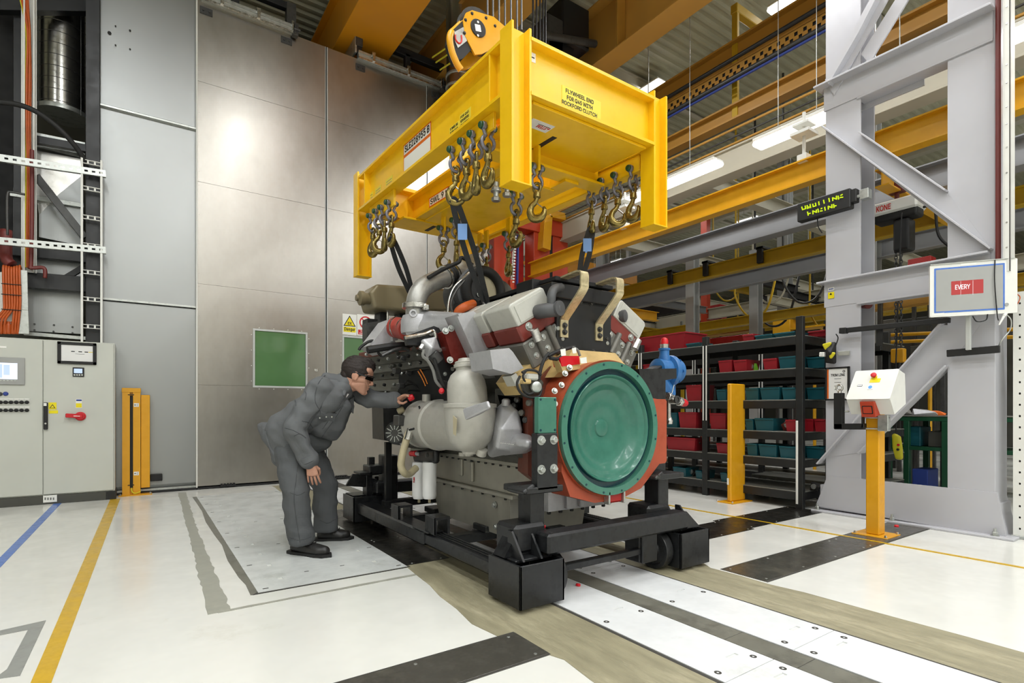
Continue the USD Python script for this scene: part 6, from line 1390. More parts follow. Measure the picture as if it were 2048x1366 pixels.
E('silver_cover', epoly([(1050, 606), (1095, 594), (1097, 606), (1054, 618)], 3.0, .2), 'rocker_grey')
# starter wiring at the flywheel housing: grey motor, black loom, red brush plug, white tags
m_ = E('starter_motor', rhull([at(u, v, y=2.72) for u, v in ((1050, 768), (1066, 760), (1078, 768), (1072, 782), (1056, 784))] + [at(1062, 770, y=2.95)], .03), 'cast_dark', 30)
part(m_, 'motor_cap', lathe([(.034, 0), (.034, .02), (.022, .026)], at(1071, 774, y=2.66), (-.2, -1, 0), 18), 'galv', 30)
part(m_, 'terminal', cb(at(1051, 763, y=2.66), (.06, .05, .03), .008), 'tan_cast')
part(m_, 'terminal', cb(at(1062, 754, y=2.66), (.09, .05, .04), .01), 'rocker_grey')
E('ecu_box', epoly([(1022, 752), (1032, 746), (1043, 764), (1032, 772)], 2.8, .1), 'rocker_grey')
hose([(1098, 706), (1090, 716), (1084, 730), (1080, 745), (1078, 760)], .011, 'black_rubber', 2.68); hose([(1150, 694), (1135, 697), (1112, 704), (1096, 712)], .012, 'black_rubber', 2.68); hose([(1146, 695), (1155, 700), (1160, 712)], .009, 'wire_grey', 2.66)
hose([(1100, 716), (1115, 718), (1124, 712)], .012, 'black_rubber', 2.66); hose([(1040, 752), (1034, 768), (1042, 786), (1060, 795), (1078, 792), (1084, 776)], .008, 'black_rubber', 2.64); hose([(1044, 745), (1056, 740), (1072, 742), (1082, 750)], .008, 'black_rubber', 2.64)
hose([(1046, 780), (1056, 788), (1066, 786)], .008, 'black_rubber', 2.64); hose([(1052, 742), (1046, 752), (1050, 764)], .007, 'black_rubber', 2.64)
for a_, b_ in (((1121, 699), (1131, 711)), ((1144, 697), (1152, 706)), ((1160, 716), (1173, 726))):
    E('paper_tag', epoly([(a_[0], a_[1]), (b_[0], a_[1] - 2), (b_[0] + 1, b_[1]), (a_[0] + 2, b_[1] + 1)], 2.6, .003), 'white_label')
E('red_brush', epoly([(1120, 716), (1127, 712), (1158, 712), (1160, 728), (1124, 733)], 2.64, .08), 'red_cap', False, 'bright red plug')
E('brush_base', epoly([(1117, 720), (1124, 733), (1160, 728), (1161, 738), (1126, 744)], 2.645, .06), 'tan_cast')
# oil centrifuge: lying can, upright bowl with domed bottle, right-hand elbow
CX = 2.0
def axis_y(u, v, x=CX): return at(u, v, x=x)
c0, c1 = axis_y(846, 848), axis_y(925, 858)
E('filter_can', lathe([(.06, -.06), (.17, -.05), (.198, -.02), (.205, 0), (.205, .02), (.198, .03), (.198, .3), (.208, .31), (.208, .34), (.195, .36), (.19, .8)], (CX, c0[1], c0[2]), (0, -1, 0), 48), 'alu_can', 30, 'lying grey filter can')
for dz in (.19,): E('can_boss', lathe([(.035, 0), (.035, .06), (.02, .06)], (CX - .04, c0[1] - .15, c0[2] + dz), (0, 0, 1), 16), 'alu_can', 30)
BXc, BYc = 1.85, at(940, 0, x=1.85)[1]
def bz(v): return zat(v, BXc, BYc)
E('separator_bowl', lathe([(.03, bz(908)), (.05, bz(908)), (.055, bz(903)), (.1, bz(896)), (.145, bz(882)), (.17, bz(860)), (.176, bz(835)), (.176, bz(816)), (.182, bz(815)), (.182, bz(808)), (.14, bz(806))], (BXc, BYc, 0), (0, 0, 1), 48), 'alu_can', 30, 'grey separator bowl')
tilt = np.array((-.035, .06, 0))
E('separator_bottle', lathe([(.136, 0), (.138, .03), (.136, .12), (.128, .17), (.105, .215), (.075, .24), (.068, .245), (.068, .262), (.08, .266), (.08, .285), (.07, .29), (.072, .3), (.066, .306), (.05, .31), (.045, .325), (.02, .33)], (BXc - .01, BYc + .01, bz(812)), unit((-.04, .06, 1)), 40), 'alu_can', 30, 'pale grey domed bottle')
E('bowl_bracket', [rhull([at(u, v, x=BXc - d) for u, v, d in ((930, 820, .165), (975, 806, .12), (978, 814, .12), (934, 836, .165), (950, 818, .1), (958, 826, .1))], .012)], 'alu_cast', 30)
E('bowl_sticker', [prism([(0, 0), (.035, -.01), (.05, .1), (.0, .12)], at(907, 868, x=BXc - .168), (0, -1, 0), (0, 0, 1), .003)], 'cream_disc')
E('bowl_foot', [cyl(at(u, 905, x=BXc), at(u, 912, x=BXc), .03, n=14) for u in (926, 938)] + [cyl(at(965, 898, x=BXc + .05), at(962, 910, x=BXc + .05), .036, n=14)], 'alu_can', 30)
E('elbow_casting', rhull([at(u, v, x=2.06) for u, v in ((992, 830), (1012, 812), (1028, 828), (1034, 860), (1030, 895), (985, 905), (985, 850))] + [at(1005, 860, x=1.96), at(1000, 890, x=1.97)], .035, 2), 'alu_cast', 40, 'grey elbow casting')
E('elbow_arm', rhull([at(u, v, x=2.08) for u, v in ((1030, 872), (1055, 878), (1062, 890), (1050, 898), (1010, 902))] + [at(1040, 886, x=1.99), at(1056, 888, x=2.0)], .03, 2), 'alu_cast', 40)
E('elbow_boss', lathe([(.03, 0), (.03, .04), (.018, .05)], at(1012, 812, x=2.04), (0, 0, 1), 14), 'alu_cast', 40)
E('cast_marks', [cb(at(1002 + i * 4, 886 + i * .5, x=1.928), (.002, .009, .004), .0008) for i in range(7)], 'white_label')
E('side_casting', [rhull([at(u, v, x=2.14) for u, v in ((1000, 790), (1040, 795), (1066, 800), (1066, 845), (1035, 850), (1010, 830))], .02)], 'cast_dark', 30)
for u, v in ((1030, 812), (1045, 826), (1060, 806), (1053, 840), (1036, 800)): E('side_fitting', lathe([(.022, 0), (.022, .02), (.012, .03)], at(u, v, x=2.1), (-1, -.3, .1), 12), hr.choice(['steel_dark', 'cast_grey']), 30)
E('end_plate', box((EX - .46, 2.82, .82), (EX - .42, 3.3, 1.3), .006), 'cast_dark')
# fuel filters
for i, (u, mat) in enumerate(((838, 'filter_white'), (859, 'filter_white'))):
    x = 2.0; y = at(u, 0, x=x)[1]
    f_ = E('fuel_filter', lathe([(.03, zat(998, x, y)), (.05, zat(997, x, y)), (.059, zat(991, x, y)), (.06, zat(928, x, y)), (.055, zat(924, x, y))], (x, y, 0), (0, 0, 1), 32), mat, 30, 'white spin-on fuel filter')
    part(f_, 'drain_valve', lathe([(.012, -.03), (.012, 0), (.02, .002)], (x, y, zat(998, x, y)), (0, 0, 1), 12), 'cream_disc', 30)
    if i == 0:
        yy = y - .02
        part(f_, 'printed_mark', [box((x - .0615, yy - .01, zat(v0, x, y)), (x - .055, yy + w, zat(v1, x, y)), .0006) for v0, v1, w in ((942, 940, .01), (948, 946, .015), (960, 953, .0), (963, 961.5, .012))], 'sign_red')
E('filter_head', rhull([at(u, v, x=2.02) for u, v in ((832, 908), (872, 905), (872, 920), (834, 918))] + [at(852, 906, x=2.14)], .03), 'black_steel', 30, 'dark filter head')
E('head_cap', lathe([(.025, 0), (.025, .012), (.012, .016)], at(855, 910, x=1.96), (-1, 0, 0), 16), 'steel_dark', 30)
E('red_plug', cyl(at(822, 907, x=1.98), at(832, 907, x=1.98), .025, n=14, c=.005), 'red_cap', 30)
E('plug_collar', cyl(at(832, 907, x=1.98), at(840, 908, x=2.0), .018, n=12), 'alu_cast', 30)
hose([(819, 862, 4.1), (814, 876, 4.1), (806, 905, 4.1), (802, 930, 4.1), (808, 945, 4.1), (818, 948, 4.15), (832, 936, 4.2)], .03, 'hose_cream', 4.1, 'lagged_hose', 14)
hose([(822, 858), (820, 866), (816, 880)], .034, 'steel_bright', 4.08, 'hose_end', 12)
# alternator and black carriers at the far left of the block
al = E('alternator', lathe([(.05, 0), (.085, .012), (.085, .03), (.1, .04), (.1, .14), (.08, .17)], at(789, 866, x=1.82), (.6, .8, 0), 24), 'steel_dark', 30, 'alternator with slotted end')
for k in range(12):
    a = k * math.pi / 6; d_ = unit((.6, .8, 0)); s1, u1, _ = frame(d_); c_ = at(789, 866, x=1.82)
    part(al, 'cooling_rib', bar(c_ + (s1 * math.cos(a) + u1 * math.sin(a)) * .03 + d_ * .008, c_ + (s1 * math.cos(a) + u1 * math.sin(a)) * .078 + d_ * .012, .01, .02, .002, up=d_), 'galv')
E('pump_body', rhull([at(u, v, x=1.95) for u, v in ((800, 852), (814, 850), (818, 872), (806, 886))], .03), 'alu_cast', 30)
E('pump_body', rhull([at(u, v, x=2.0) for u, v in ((822, 850), (836, 852), (836, 880), (822, 884))], .03), 'cast_dark', 30)
E('front_carrier', epoly([(766, 800), (800, 796), (832, 800), (832, 826), (806, 830), (800, 838), (800, 876), (792, 884), (768, 880)], 4.85, .3), 'steel_dark')
E('control_module', box(at(797, 852, y=4.2), at(810, 830, y=4.2) + (0, .12, 0), .008), 'steel_dark')
E('bumper', lathe([(.022, 0), (.03, .01), (.03, .05), (.022, .06)], at(795, 824, y=4.3), (.6, -.2, .3), 14), 'hose_cream', 30)
hose([(838, 812), (842, 828), (838, 844), (830, 856), (818, 860)], .008, 'ink_black', 4.0)
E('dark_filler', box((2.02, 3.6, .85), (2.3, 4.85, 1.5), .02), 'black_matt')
E('carrier_post', bar(at(776, 884, x=2.0), at(776, 1000, x=2.0), .05, .06), 'black_steel')
# air starter on the far side: blue body, red-capped neck, hose tee
bs = thing('air_valve', 'blue air valve with red capped neck right of the flywheel housing', 'valve', at(1335, 745, y=3.1))
o = at(1338, 742, y=3.05)
part(bs, 'body', lathe([(.06, -.16), (.1, -.14), (.1, -.03), (.13, -.02), (.135, 0), (.135, .02), (.118, .03), (.112, .07), (.1, .1), (.05, .12)], o, (1, -.12, 0), 36), 'blue_paint', 30)
part(bs, 'mount', bar(o + (-.12, 0, 0), (3.0, 2.95, 1.3), .1, .1, .01), 'black_steel')
part(bs, 'flange_bolts', [bolt(o + np.array((.03, math.cos(a) * .122, math.sin(a) * .122)), (1, 0, 0), .009, .01) for a in np.arange(0, 6.2, .8)], 'blue_paint', kind='stuff')
part(bs, 'neck', [lathe([(.05, 0), (.05, .05), (.042, .07), (.042, .11), (.05, .115), (.05, .13)], o + (-.06, 0, .06), (0, 0, 1), 20)], 'blue_paint', 30)
part(bs, 'lower_body', rhull([o + q for q in ((-.12, 0, -.02), (-.04, .05, -.18), (-.02, -.05, -.2), (.04, 0, -.12), (-.1, 0, -.16))], .03), 'blue_paint', 30)
part(bs, 'neck_ring', lathe([(.038, 0), (.038, .035)], o + (-.06, 0, .19), (0, 0, 1), 12), 'steel_bright')
part(bs, 'neck_cap', lathe([(.032, 0), (.032, .03), (.024, .05), (.008, .058)], o + (-.06, 0, .225), (0, 0, 1), 18), 'red_cap', 40)
tt = at(1343, 802, y=2.95)
part(bs, 'tee', [cyl(tt + (-.05, 0, .04), tt + (.1, 0, -.0), .03, n=16, c=.004), lathe([(.026, 0), (.026, .06)], tt + (-.0, -.05, 0), (0, 1, 0), 16)], 'steel_bright', 30)
part(bs, 'tee_port', lathe([(.034, 0), (.034, .012), (.02, .012), (.02, .006)], tt + (0, -.05, .01), (0, -1, 0), 18), 'steel_dark', 30)
part(bs, 'hexagon', hexa(tt + (.09, 0, 0), (1, 0, -.2), .04, .04), 'steel_bright')
part(bs, 'tee_cap', lathe([(.034, 0), (.034, .03), (.026, .06), (.01, .065)], tt + (.13, 0, -.008), (1, 0, -.2), 18), 'red_cap', 40)
part(bs, 'pipe_down', [cyl(at(1336, 785, y=2.98), at(1337, 845, y=2.98), .022, n=12), lathe([(.03, 0), (.034, .03), (.02, .06)], at(1338, 848, y=2.98), (0, 0, 1), 12)], 'steel_bright', 30)
part(bs, 'thin_line', tube([at(1348, 770, y=2.95), at(1344, 785, y=2.95), at(1340, 800, y=2.95)], .004, 6), 'steel_bright')
# ================================================================ the black wheeled engine dolly
dl_ = thing('engine_dolly', 'black steel wheeled engine dolly on the concrete runways', 'dolly', (2.58, 4.0, 0))
def D(name, m, mat='black_frame', smooth=False, label=None): return part(dl_, name, m, mat, smooth, label)
for x0, x1 in ((1.74, 2.06), (3.125, 3.45)):
    for y0 in (2.445, 5.3):
        b_ = D('wheel_box', [box((x0, y0, .025), (x1, y0 + .014, .272), .003), box((x0, y0, .025), (x0 + .014, y0 + .335, .272), .003), box((x1 - .014, y0, .025), (x1, y0 + .335, .272), .003), box((x0 + .02, y0 + .321, .025), (x1 - .02, y0 + .335, .272), .003), box((x0 + .03, y0 + .09, .262), (x1 - .02, y0 + .33, .278), .003)])
        wx = x1 + .035 if x0 < 2.5 else x0 - .05
        w = D('wheel', lathe([(.03, -.04), (.05, -.04), (.06, -.02), (.105, -.018), (.112, -.035), (.137, -.035), (.14, -.03), (.14, .03), (.137, .035), (.112, .035), (.105, .018), (.06, .02), (.03, .04)], (wx, y0 + .19, .14), (1, 0, 0), 36), 'black_worn', 30)
        part(w, 'axle', cyl((min(wx, x0 + .02), y0 + .19, .14), (max(wx, x1) + .02 if x0 < 2.5 else x0 + .05, y0 + .19, .14), .028, n=16), 'black_frame', 30)
# front and rear cross beams, side rails
for y in (2.47, 5.25):
    D('cross_beam', box((1.96, y, .292), (3.25, y + .14, .415), .014))
    D('beam_end', hull([(3.25, y + .02, .29), (3.25, y + .12, .29), (3.25, y + .02, .41), (3.25, y + .12, .41), (3.40, y + .02, .285), (3.40, y + .12, .285)]))
for x in (1.80, 3.22):
    D('side_rail', box((x, 2.72, .11), (x + .14, 3.85, .2), .012))
    D('rail_sleeve', box((x - .015, 3.8, .1), (x + .155, 5.35, .215), .014))
    D('rail_strip', [box((x + .02 + k, 2.9, .2), (x + .035 + k, 3.8, .207), .002) for k in (.02, .05, .08)], 'black_worn')
    D('rail_plate', box((x - .02, 3.7, .21), (x + .16, 3.98, .222), .003), 'black_worn')
    for y, hgt in ((3.71, .13), (4.39, .12)):
        D('rail_block', prism([(0, 0), (.02, 0), (.02, hgt - .02), (.11, hgt - .02), (.11, 0), (.13, 0), (.13, hgt), (0, hgt)] if x < 2 else [(0, 0), (.13, 0), (.13, hgt), (0, hgt)], (x + .0, y + .08, .21), (1, 0, 0), (0, 0, 1), .16))
        D('block_face', box((x - .005, y - .08, .21), (x + .012, y + .02, .21 + hgt), .004))
for y in (3.6, 4.5):
    D('tie_bar', box((1.94, y, .12), (3.24, y + .1, .19), .008))
    D('tie_block', box((2.2, y - .05, .19), (2.35, y + .15, .24), .006), 'black_worn')
# posts that carry the engine feet
for x0, x1 in ((1.945, 2.05), (3.10, 3.21)):
    D('support_post', box((x0, 2.62, .41), (x1, 2.76, .65), .006))
    D('post_base', box((x0 - .13, 2.6, .29), (x1 - .0, 2.82, .46), .02))
    D('post_plate', box((x0 - .07, 2.56, .645), (x1 + .1, 2.82, .685), .006), 'black_worn')
    D('plate_jaw', rhull([(x0 - .08, 2.58, .66), (x0 - .08, 2.74, .66), (x0 - .02, 2.58, .69), (x0 - .02, 2.74, .64)], .015), 'black_worn')
for x in (1.80, 1.93, 3.2, 3.33):
    D('gusset', prism([(2.47, .275), (2.6, .275), (2.6, .44), (2.56, .44)], (x - .0, 0, 0), (0, 1, 0), (0, 0, 1), .014) if False else hull([(x, 2.50, .275), (x + .014, 2.50, .275), (x, 2.66, .275), (x + .014, 2.66, .275), (x, 2.62, .43), (x + .014, 2.62, .43), (x, 2.66, .43), (x + .014, 2.66, .43)]))
D('gusset', hull([(1.84, 2.62, .42), (1.96, 2.62, .42), (1.96, 2.74, .42), (1.84, 2.74, .42), (1.75, 2.62, .28), (1.96, 2.62, .28), (1.96, 2.74, .28), (1.75, 2.74, .28)]))
# tow bar between the front boxes
D('draw_bar', box((2.06, 2.55, .15), (2.85, 2.6, .19), .004))
D('draw_plate', [box((2.83, 2.53, .09), (2.98, 2.56, .3), .006), box((2.83, 2.56, .09), (2.86, 2.7, .3), .006)])
D('draw_block', box((2.58, 2.9, .19), (2.72, 3.1, .25), .006), 'black_worn')
D('bracket_strip', [box((2.2, 2.9, .32), (2.24, 2.96, .46), .004), box((2.1, 2.9, .45), (2.24, 2.96, .465), .004), box((2.28, 2.86, .33), (2.42, 2.92, .345), .004)])
# rear supports at the far left
D('rear_plate', hull([at(u, v, y=5.4) + (0, dy, 0) for u, v in ((692, 972), (706, 948), (738, 950), (742, 975)) for dy in (0, .03)]))
D('rear_gusset', hull([at(u, v, y=5.32) + (0, dy, 0) for u, v in ((742, 956), (754, 958), (776, 1018), (762, 1020)) for dy in (0, .1)]))
D('rear_post', box(at(733, 1015, y=5.35), at(745, 950, y=5.35) + (0, .12, 0), .006))
D('rear_box', box(at(739, 950, y=5.3), at(772, 930, y=5.3) + (0, .2, 0), .008))
D('rear_post', box(at(738, 930, y=5.35), at(750, 914, y=5.35) + (0, .06, 0), .004))
D('rear_post', box(at(771, 1018, y=5.2), at(796, 910, y=5.2) + (0, .2, 0), .008))
D('rear_post', box(at(750, 1012, y=5.45), at(790, 950, y=5.45) + (0, .1, 0), .008))
D('rear_pad', box(at(720, 950, y=5.3), at(745, 944, y=5.3) + (0, .2, 0), .004), 'black_worn')
D('rear_bar', box((1.95, 5.0, .19), (3.25, 5.1, .26), .008))
D('cap_seat', box((2.0, 2.5, .414), (2.02, 2.52, .418), .001), 'black_worn')
c = at(1087, 1056, z=.418)
solo('loose_cap', lathe([(.012, 0), (.014, .012), (.01, .02)], c, (0, 0, 1), 14), 'red_cap', 'tiny red cap lying on the front beam of the black dolly', 'cap')
c = at(1156, 1172, z=.006)
solo('loose_cap', lathe([(.016, 0), (.016, .01), (.012, .016)], c, (.2, .1, 1), 14), 'red_cap', 'red cap lying on the white channel plate by the dolly', 'cap')
# ================================================================ yellow lifting frame, hook block, shackles, hooks and slings
TILT = .036
def tl(m):
    v = np.array(m[0], float).copy(); v[:, 2] += TILT * (v[:, 1] - 2.75)
    return v, m[1]
XL, XR, YN, YF, ZB, ZT = 1.93, 3.21, 2.76, 5.58, 3.11, 3.47
lf = thing('lifting_beam', 'yellow steel lifting frame hung from the crane over the engine', 'lifting frame', (2.57, 4.17, 2.54))
def L(name, m, mat='yellow_frame', smooth=False, label=None):
    return part(lf, name, tl(join(m) if isinstance(m, list) else m), mat, smooth, label)
for x, y, z0 in ((XL, YN, 2.55), (XR, YN, 2.535), (XL, YF, 2.45), (XR, YF, 2.45)):
    L('corner_post', ibeam((x, y, z0), (x, y, 3.52), .15, .13, .016, .012, up=(1, 0, 0)))
    L('post_foot', box((x - .078, y - .068, z0 - .01), (x + .078, y + .068, z0), .002))
for x in (XL, XR): L('long_beam', ibeam((x, YN + .06, (ZB + ZT) / 2), (x, YF - .06, (ZB + ZT) / 2), ZT - ZB, .14, .022, .014))
for y in (YN, YF): L('cross_beam', ibeam((XL + .07, y, (ZB + ZT) / 2), (XR - .07, y, (ZB + ZT) / 2), ZT - ZB, .14, .022, .014))
for x, s in ((XL, -1), (XR, 1)):
    for y in (YN + .2, YF - .25): L('stiffener', box((x - .066, y, ZB + .02), (x + .066, y + .016, ZT - .02), .002))
for x in (2.3, 2.86):
    L('inner_beam', ibeam((x, 3.3, 3.08), (x, 5.2, 3.08), .26, .14, .02, .014))
for y in (3.3, 5.12):
    L('inner_cross_beam', ibeam((XL + .07, y, 3.12), (XR - .07, y, 3.12), .3, .16, .02, .014))
L('bottom_plate', box((2.05, YN - .02, ZB - .022), (3.1, 3.4, ZB - .002), .003))
L('bottom_plate', box((2.1, 4.9, 2.93), (3.05, 5.25, 2.95), .003))
L('web_doubler', box((2.32, 3.5, 2.94), (2.84, 4.9, 2.96), .003))
L('plate_slot', box((2.42, 3.0, ZB - .024), (2.46, 3.25, ZB - .02), .0005), 'ink_black'); L('plate_slot', box((2.44, 4.95, 2.926), (2.48, 5.15, 2.931), .0005), 'ink_black')
L('lifting_lug', [box((2.54, 4.05, 3.2), (2.6, 4.4, 3.62), .01)])
L('lug_beam', box((2.3, 4.1, 3.2), (2.86, 4.3, 3.36), .006))
# long strip lugs on the beams
for x in (XL, XR):
    L('lug_strip', box((x - .012, 3.0, 3.0), (x + .012, 3.62, ZB), .004)); L('lug_strip', box((x - .012, 4.7, 2.96), (x + .012, 5.34, ZB), .004))
L('lug_rail', box((XR - .05, 2.86, 2.985), (XR + .05, 5.42, ZB), .006))
# lettering
def lplate(y0, y1, z0, z1, name, mat, x=XL - .0075, d=.002):
    return L(name, box((x - d, y0, z0), (x, y1, z1), .0005), mat)
def ltext(s, h, y, z, mat, w=None, x=XL - .0096):
    L('lettering', text(s, h, (x, y, z), (0, -1, 0), (0, 0, 1), .001, True, width=w), mat)
yA, yB = yat(809, XL), yat(864, XL)
zz = at(836, 282, x=XL)[2] - TILT * ((yA + yB) / 2 - 2.75)
lplate(yB, yA, zz - .042, zz + .062, 'load_plate', 'label_orange'); lplate(yB + .012, yA - .012, zz - .03, zz + .05, 'load_plate', 'white_label', XL - .0094, .001)
ltext('SLE228955 B', .055, yA - .03, zz - .014, 'ink_black', (yA - yB) * .9, XL - .0114)
lplate(yB, yA, ZB + .025, zz - .046, 'load_plate', 'label_orange'); lplate(yB + .012, yA - .012, ZB + .025, zz - .058, 'load_plate', 'white_label', XL - .0094, .001)
ltext('SWL 14 tonne', .045, yA - .03, ZB + .03, 'ink_black', (yA - yB) * .85, XL - .0114)
yA2, yB2 = yat(901, XL), yat(944, XL)
lplate((yA2 + yB2) / 2 + .006, yA2, ZB + .03, ZB + .13, 'yellow_sticker', 'yellow_label'); lplate(yB2, (yA2 + yB2) / 2, ZB + .05, ZB + .16, 'yellow_sticker', 'yellow_label')
for k, s in enumerate(('FLYWHEEL END', 'FOR Q45', 'CLUTCH')): ltext(s, .018, yA2 - .012, ZB + .105 - k * .03, 'ink_black', .12)
for k, s in enumerate(('FOR Q45', 'WITH ROCKFORD', 'CLUTCH')): ltext(s, .018, (yA2 + yB2) / 2 - .012, ZB + .13 - k * .03, 'ink_black', .12)
for u0, u1 in ((773, 787), (752, 764), (741, 748)):
    ya, yb = yat(u0, XL), yat(u1, XL); lplate(yb, ya, ZB + .04, ZB + .14, 'yellow_sticker', 'yellow_label')
    for k in range(3): L('sticker_lines', box((XL - .0102, yb + .02, ZB + .06 + k * .025), (XL - .0094, ya - .02, ZB + .066 + k * .025), .0002), 'wire_grey')
# plate on the near cross beam
x0, x1 = xat(1122, YN), xat(1200, YN)
zc = at(1160, 208, y=YN)[2]
L('yellow_sticker', box((x0, YN - .0095, zc - .075), (x1, YN - .0072, zc + .07), .0005), 'yellow_label')
for k, (s, w) in enumerate((('FLYWHEEL END', .72), ('FOR Q45 WITH', .66), ('ROCKFORD CLUTCH', .9))):
    L('lettering', text(s, .026, ((x0 + x1) / 2 - .02, YN - .0098, zc + .03 - k * .042), (1, 0, 0), (0, 0, 1), .001, True, width=(x1 - x0) * w, center=True), 'ink_black')
xa = xat(1052, YN) + .01
L('maker_plate', box((xa, YN - .009, 3.36), (xa + .06, YN - .007, 3.42), .0005), 'white_label'); L('maker_mark', box((xa + .01, YN - .0098, 3.385), (xa + .05, YN - .0088, 3.392), .0003), 'ink_black')
# plate under the near end and on the inner beam
p = at(1080, 254, z=ZB - .024)
L('maker_plate', box((p[0] - .1, p[1] - .055, ZB - .0255), (p[0] + .09, p[1] + .055, ZB - .0225), .0005), 'white_label')
L('lettering', text('STEM', .035, (p[0] + .06, p[1] - .012, ZB - .0258), (-1, 0, 0), (0, 1, 0), .001, True, width=.08), 'ink_red')
L('plate_lines', [box((p[0] - .03, p[1] - .022, ZB - .0265), (p[0] + .075, p[1] - .017, ZB - .0252), .0003)], 'ink_black'); L('emblem', prism([(-.012, 0), (.012, 0), (0, .02)], (p[0] + .072, p[1] - .01, ZB - .0256), (-1, 0, 0), (0, 1, 0), .001), 'ink_red')
yA, yB = yat(858, 2.29), yat(897, 2.29)
L('load_plate', box((2.289, yB, 3.02), (2.292, yA, 3.11), .0005), 'label_orange'); L('load_plate', box((2.2885, yB + .015, 3.03), (2.29, yA - .015, 3.1), .0003), 'white_label')
L('lettering', text('SWL 9 t', .05, (2.288, yA - .03, 3.04), (0, -1, 0), (0, 0, 1), .001, True, width=(yA - yB) * .85), 'ink_black')
for u, v in ((903, 384), (1004, 313)):
    y = yat(u, 2.29); L('lettering', text('L6', .05, (2.2905, y + .04, 3.03), (0, -1, 0), (0, 0, 1), .002, True), 'ink_black')
for u, v in ((992, 403), (1014, 394)):
    b0 = at(u, v, y=3.35)
    L('clamp_bolt', [cyl(b0 + (0, 0, .0), b0 + (0, 0, .12), .02, n=12), hexa(b0 + (0, 0, -.02), (0, 0, 1), .034, .03), lathe([(.04, 0), (.04, .008)], b0 + (0, 0, .05), (0, 0, 1), 14), hexa(b0 + (0, 0, .055), (0, 0, 1), .034, .03)], 'galv')
# ---- one shackle and one swivel hook, then copies
def shackle_parts(t):
    a = np.linspace(-1.15, math.pi + 1.15, 15)
    pts = [(math.cos(q) * .048, 0, -.105 - math.sin(q) * .048) for q in a]
    pts = [(.036, 0, 0)] + [(.034, 0, -.03)] + pts + [(-.034, 0, -.03)] + [(-.036, 0, 0)]
    part_local(t, 'bow', tube(pts, .0125, 10, 2), 'shackle_grey', 40)
    for s in (-1, 1): part_local(t, 'eye', lathe([(.026, -.013), (.028, -.01), (.028, .01), (.026, .013)], (s * .037, 0, 0), (1, 0, 0), 18), 'shackle_grey', 30)
    part_local(t, 'pin', cyl((-.05, 0, 0), (.055, 0, 0), .014, n=12), 'shackle_grey', 30)
    part_local(t, 'pin_head', lathe([(.024, 0), (.024, .012), (.018, .02)], (-.05, 0, 0), (-1, 0, 0), 14), 'pin_green', 30, 'green pin head')
    part_local(t, 'pin_nut', hexa((.05, 0, 0), (1, 0, 0), .02, .016), 'pin_green')
def part_local(t, name, m, mat, smooth=False, label=None):
    o = ORIGIN[str(t.GetPath())]
    return part(t, name, (np.asarray(m[0]) + o, m[1]), mat, smooth, label)
def hook_parts(t):
    e = [(0, math.sin(a) * .026, -.02 + math.cos(a) * .036) for a in np.linspace(0, 2 * math.pi, 14, endpoint=False)]
    part_local(t, 'swivel_eye', tube(e, .011, 8, 1, closed=True), 'hook_gold', 40)
    part_local(t, 'swivel_body', lathe([(.014, -.05), (.026, -.055), (.028, -.07), (.028, -.092), (.018, -.1)][::-1], (0, 0, 0), (0, 0, 1), 18), 'hook_gold', 30)
    pts = [(0, 0, -.09), (0, .012, -.125), (0, .04, -.155), (0, .052, -.2), (0, .03, -.243), (0, -.012, -.252), (0, -.045, -.23), (0, -.056, -.19), (0, -.05, -.165)]
    part_local(t, 'hook', tube(pts, [.017, .019, .022, .027, .03, .029, .024, .017, .011], 12, 5), 'hook_gold', 40)
    part_local(t, 'latch', bar((0, .014, -.122), (0, -.045, -.172), .02, .007, .002), 'steel_bright', False, 'bright safety latch')
first_s = first_h = None
SPOTS = []
for i, (u, y0) in enumerate(((955.5, 3.085), (932, 3.24), (912.6, 3.377), (891.6, 3.537))): SPOTS.append((XL, y0, 3.04, 'left beam near cluster'))
for y0 in (4.786, 4.96, 5.10, 5.27): SPOTS.append((XL, y0, 3.0, 'left beam far cluster'))
for y0 in (2.94, 3.107, 3.26, 3.417): SPOTS.append((XR - .03, y0, 3.02, 'right beam near cluster'))
for x, y0, z, g in ((2.43, 3.2, 2.95, 'a'), (2.43, 3.47, 2.83, 'b'), (2.42, 4.42, 2.9, 'c'), (2.42, 4.68, 2.9, 'd'), (2.95, 4.34, 2.85, 'e'), (2.95, 4.75, 2.84, 'f'), (2.95, 4.88, 2.84, 'g')): SPOTS.append((x, y0, z, g))
ordw = ('nearest', 'second', 'third', 'farthest')
desc = {'left beam near cluster': 'in the big cluster by the near corner post', 'left beam far cluster': 'in the cluster at the left beam far end', 'right beam near cluster': 'in the row under the right beam'}
single = {'a': 'alone on the lug right of the near corner post', 'b': 'right below the near left corner post', 'c': 'on the inner beam left of the black sling', 'd': 'on the inner beam farther left of the black sling', 'e': 'over the striped measuring rail', 'f': 'over the turbo ring in front of the red gantry', 'g': 'over the turbo ring nearer the black sling'}
r5 = random.Random(21)
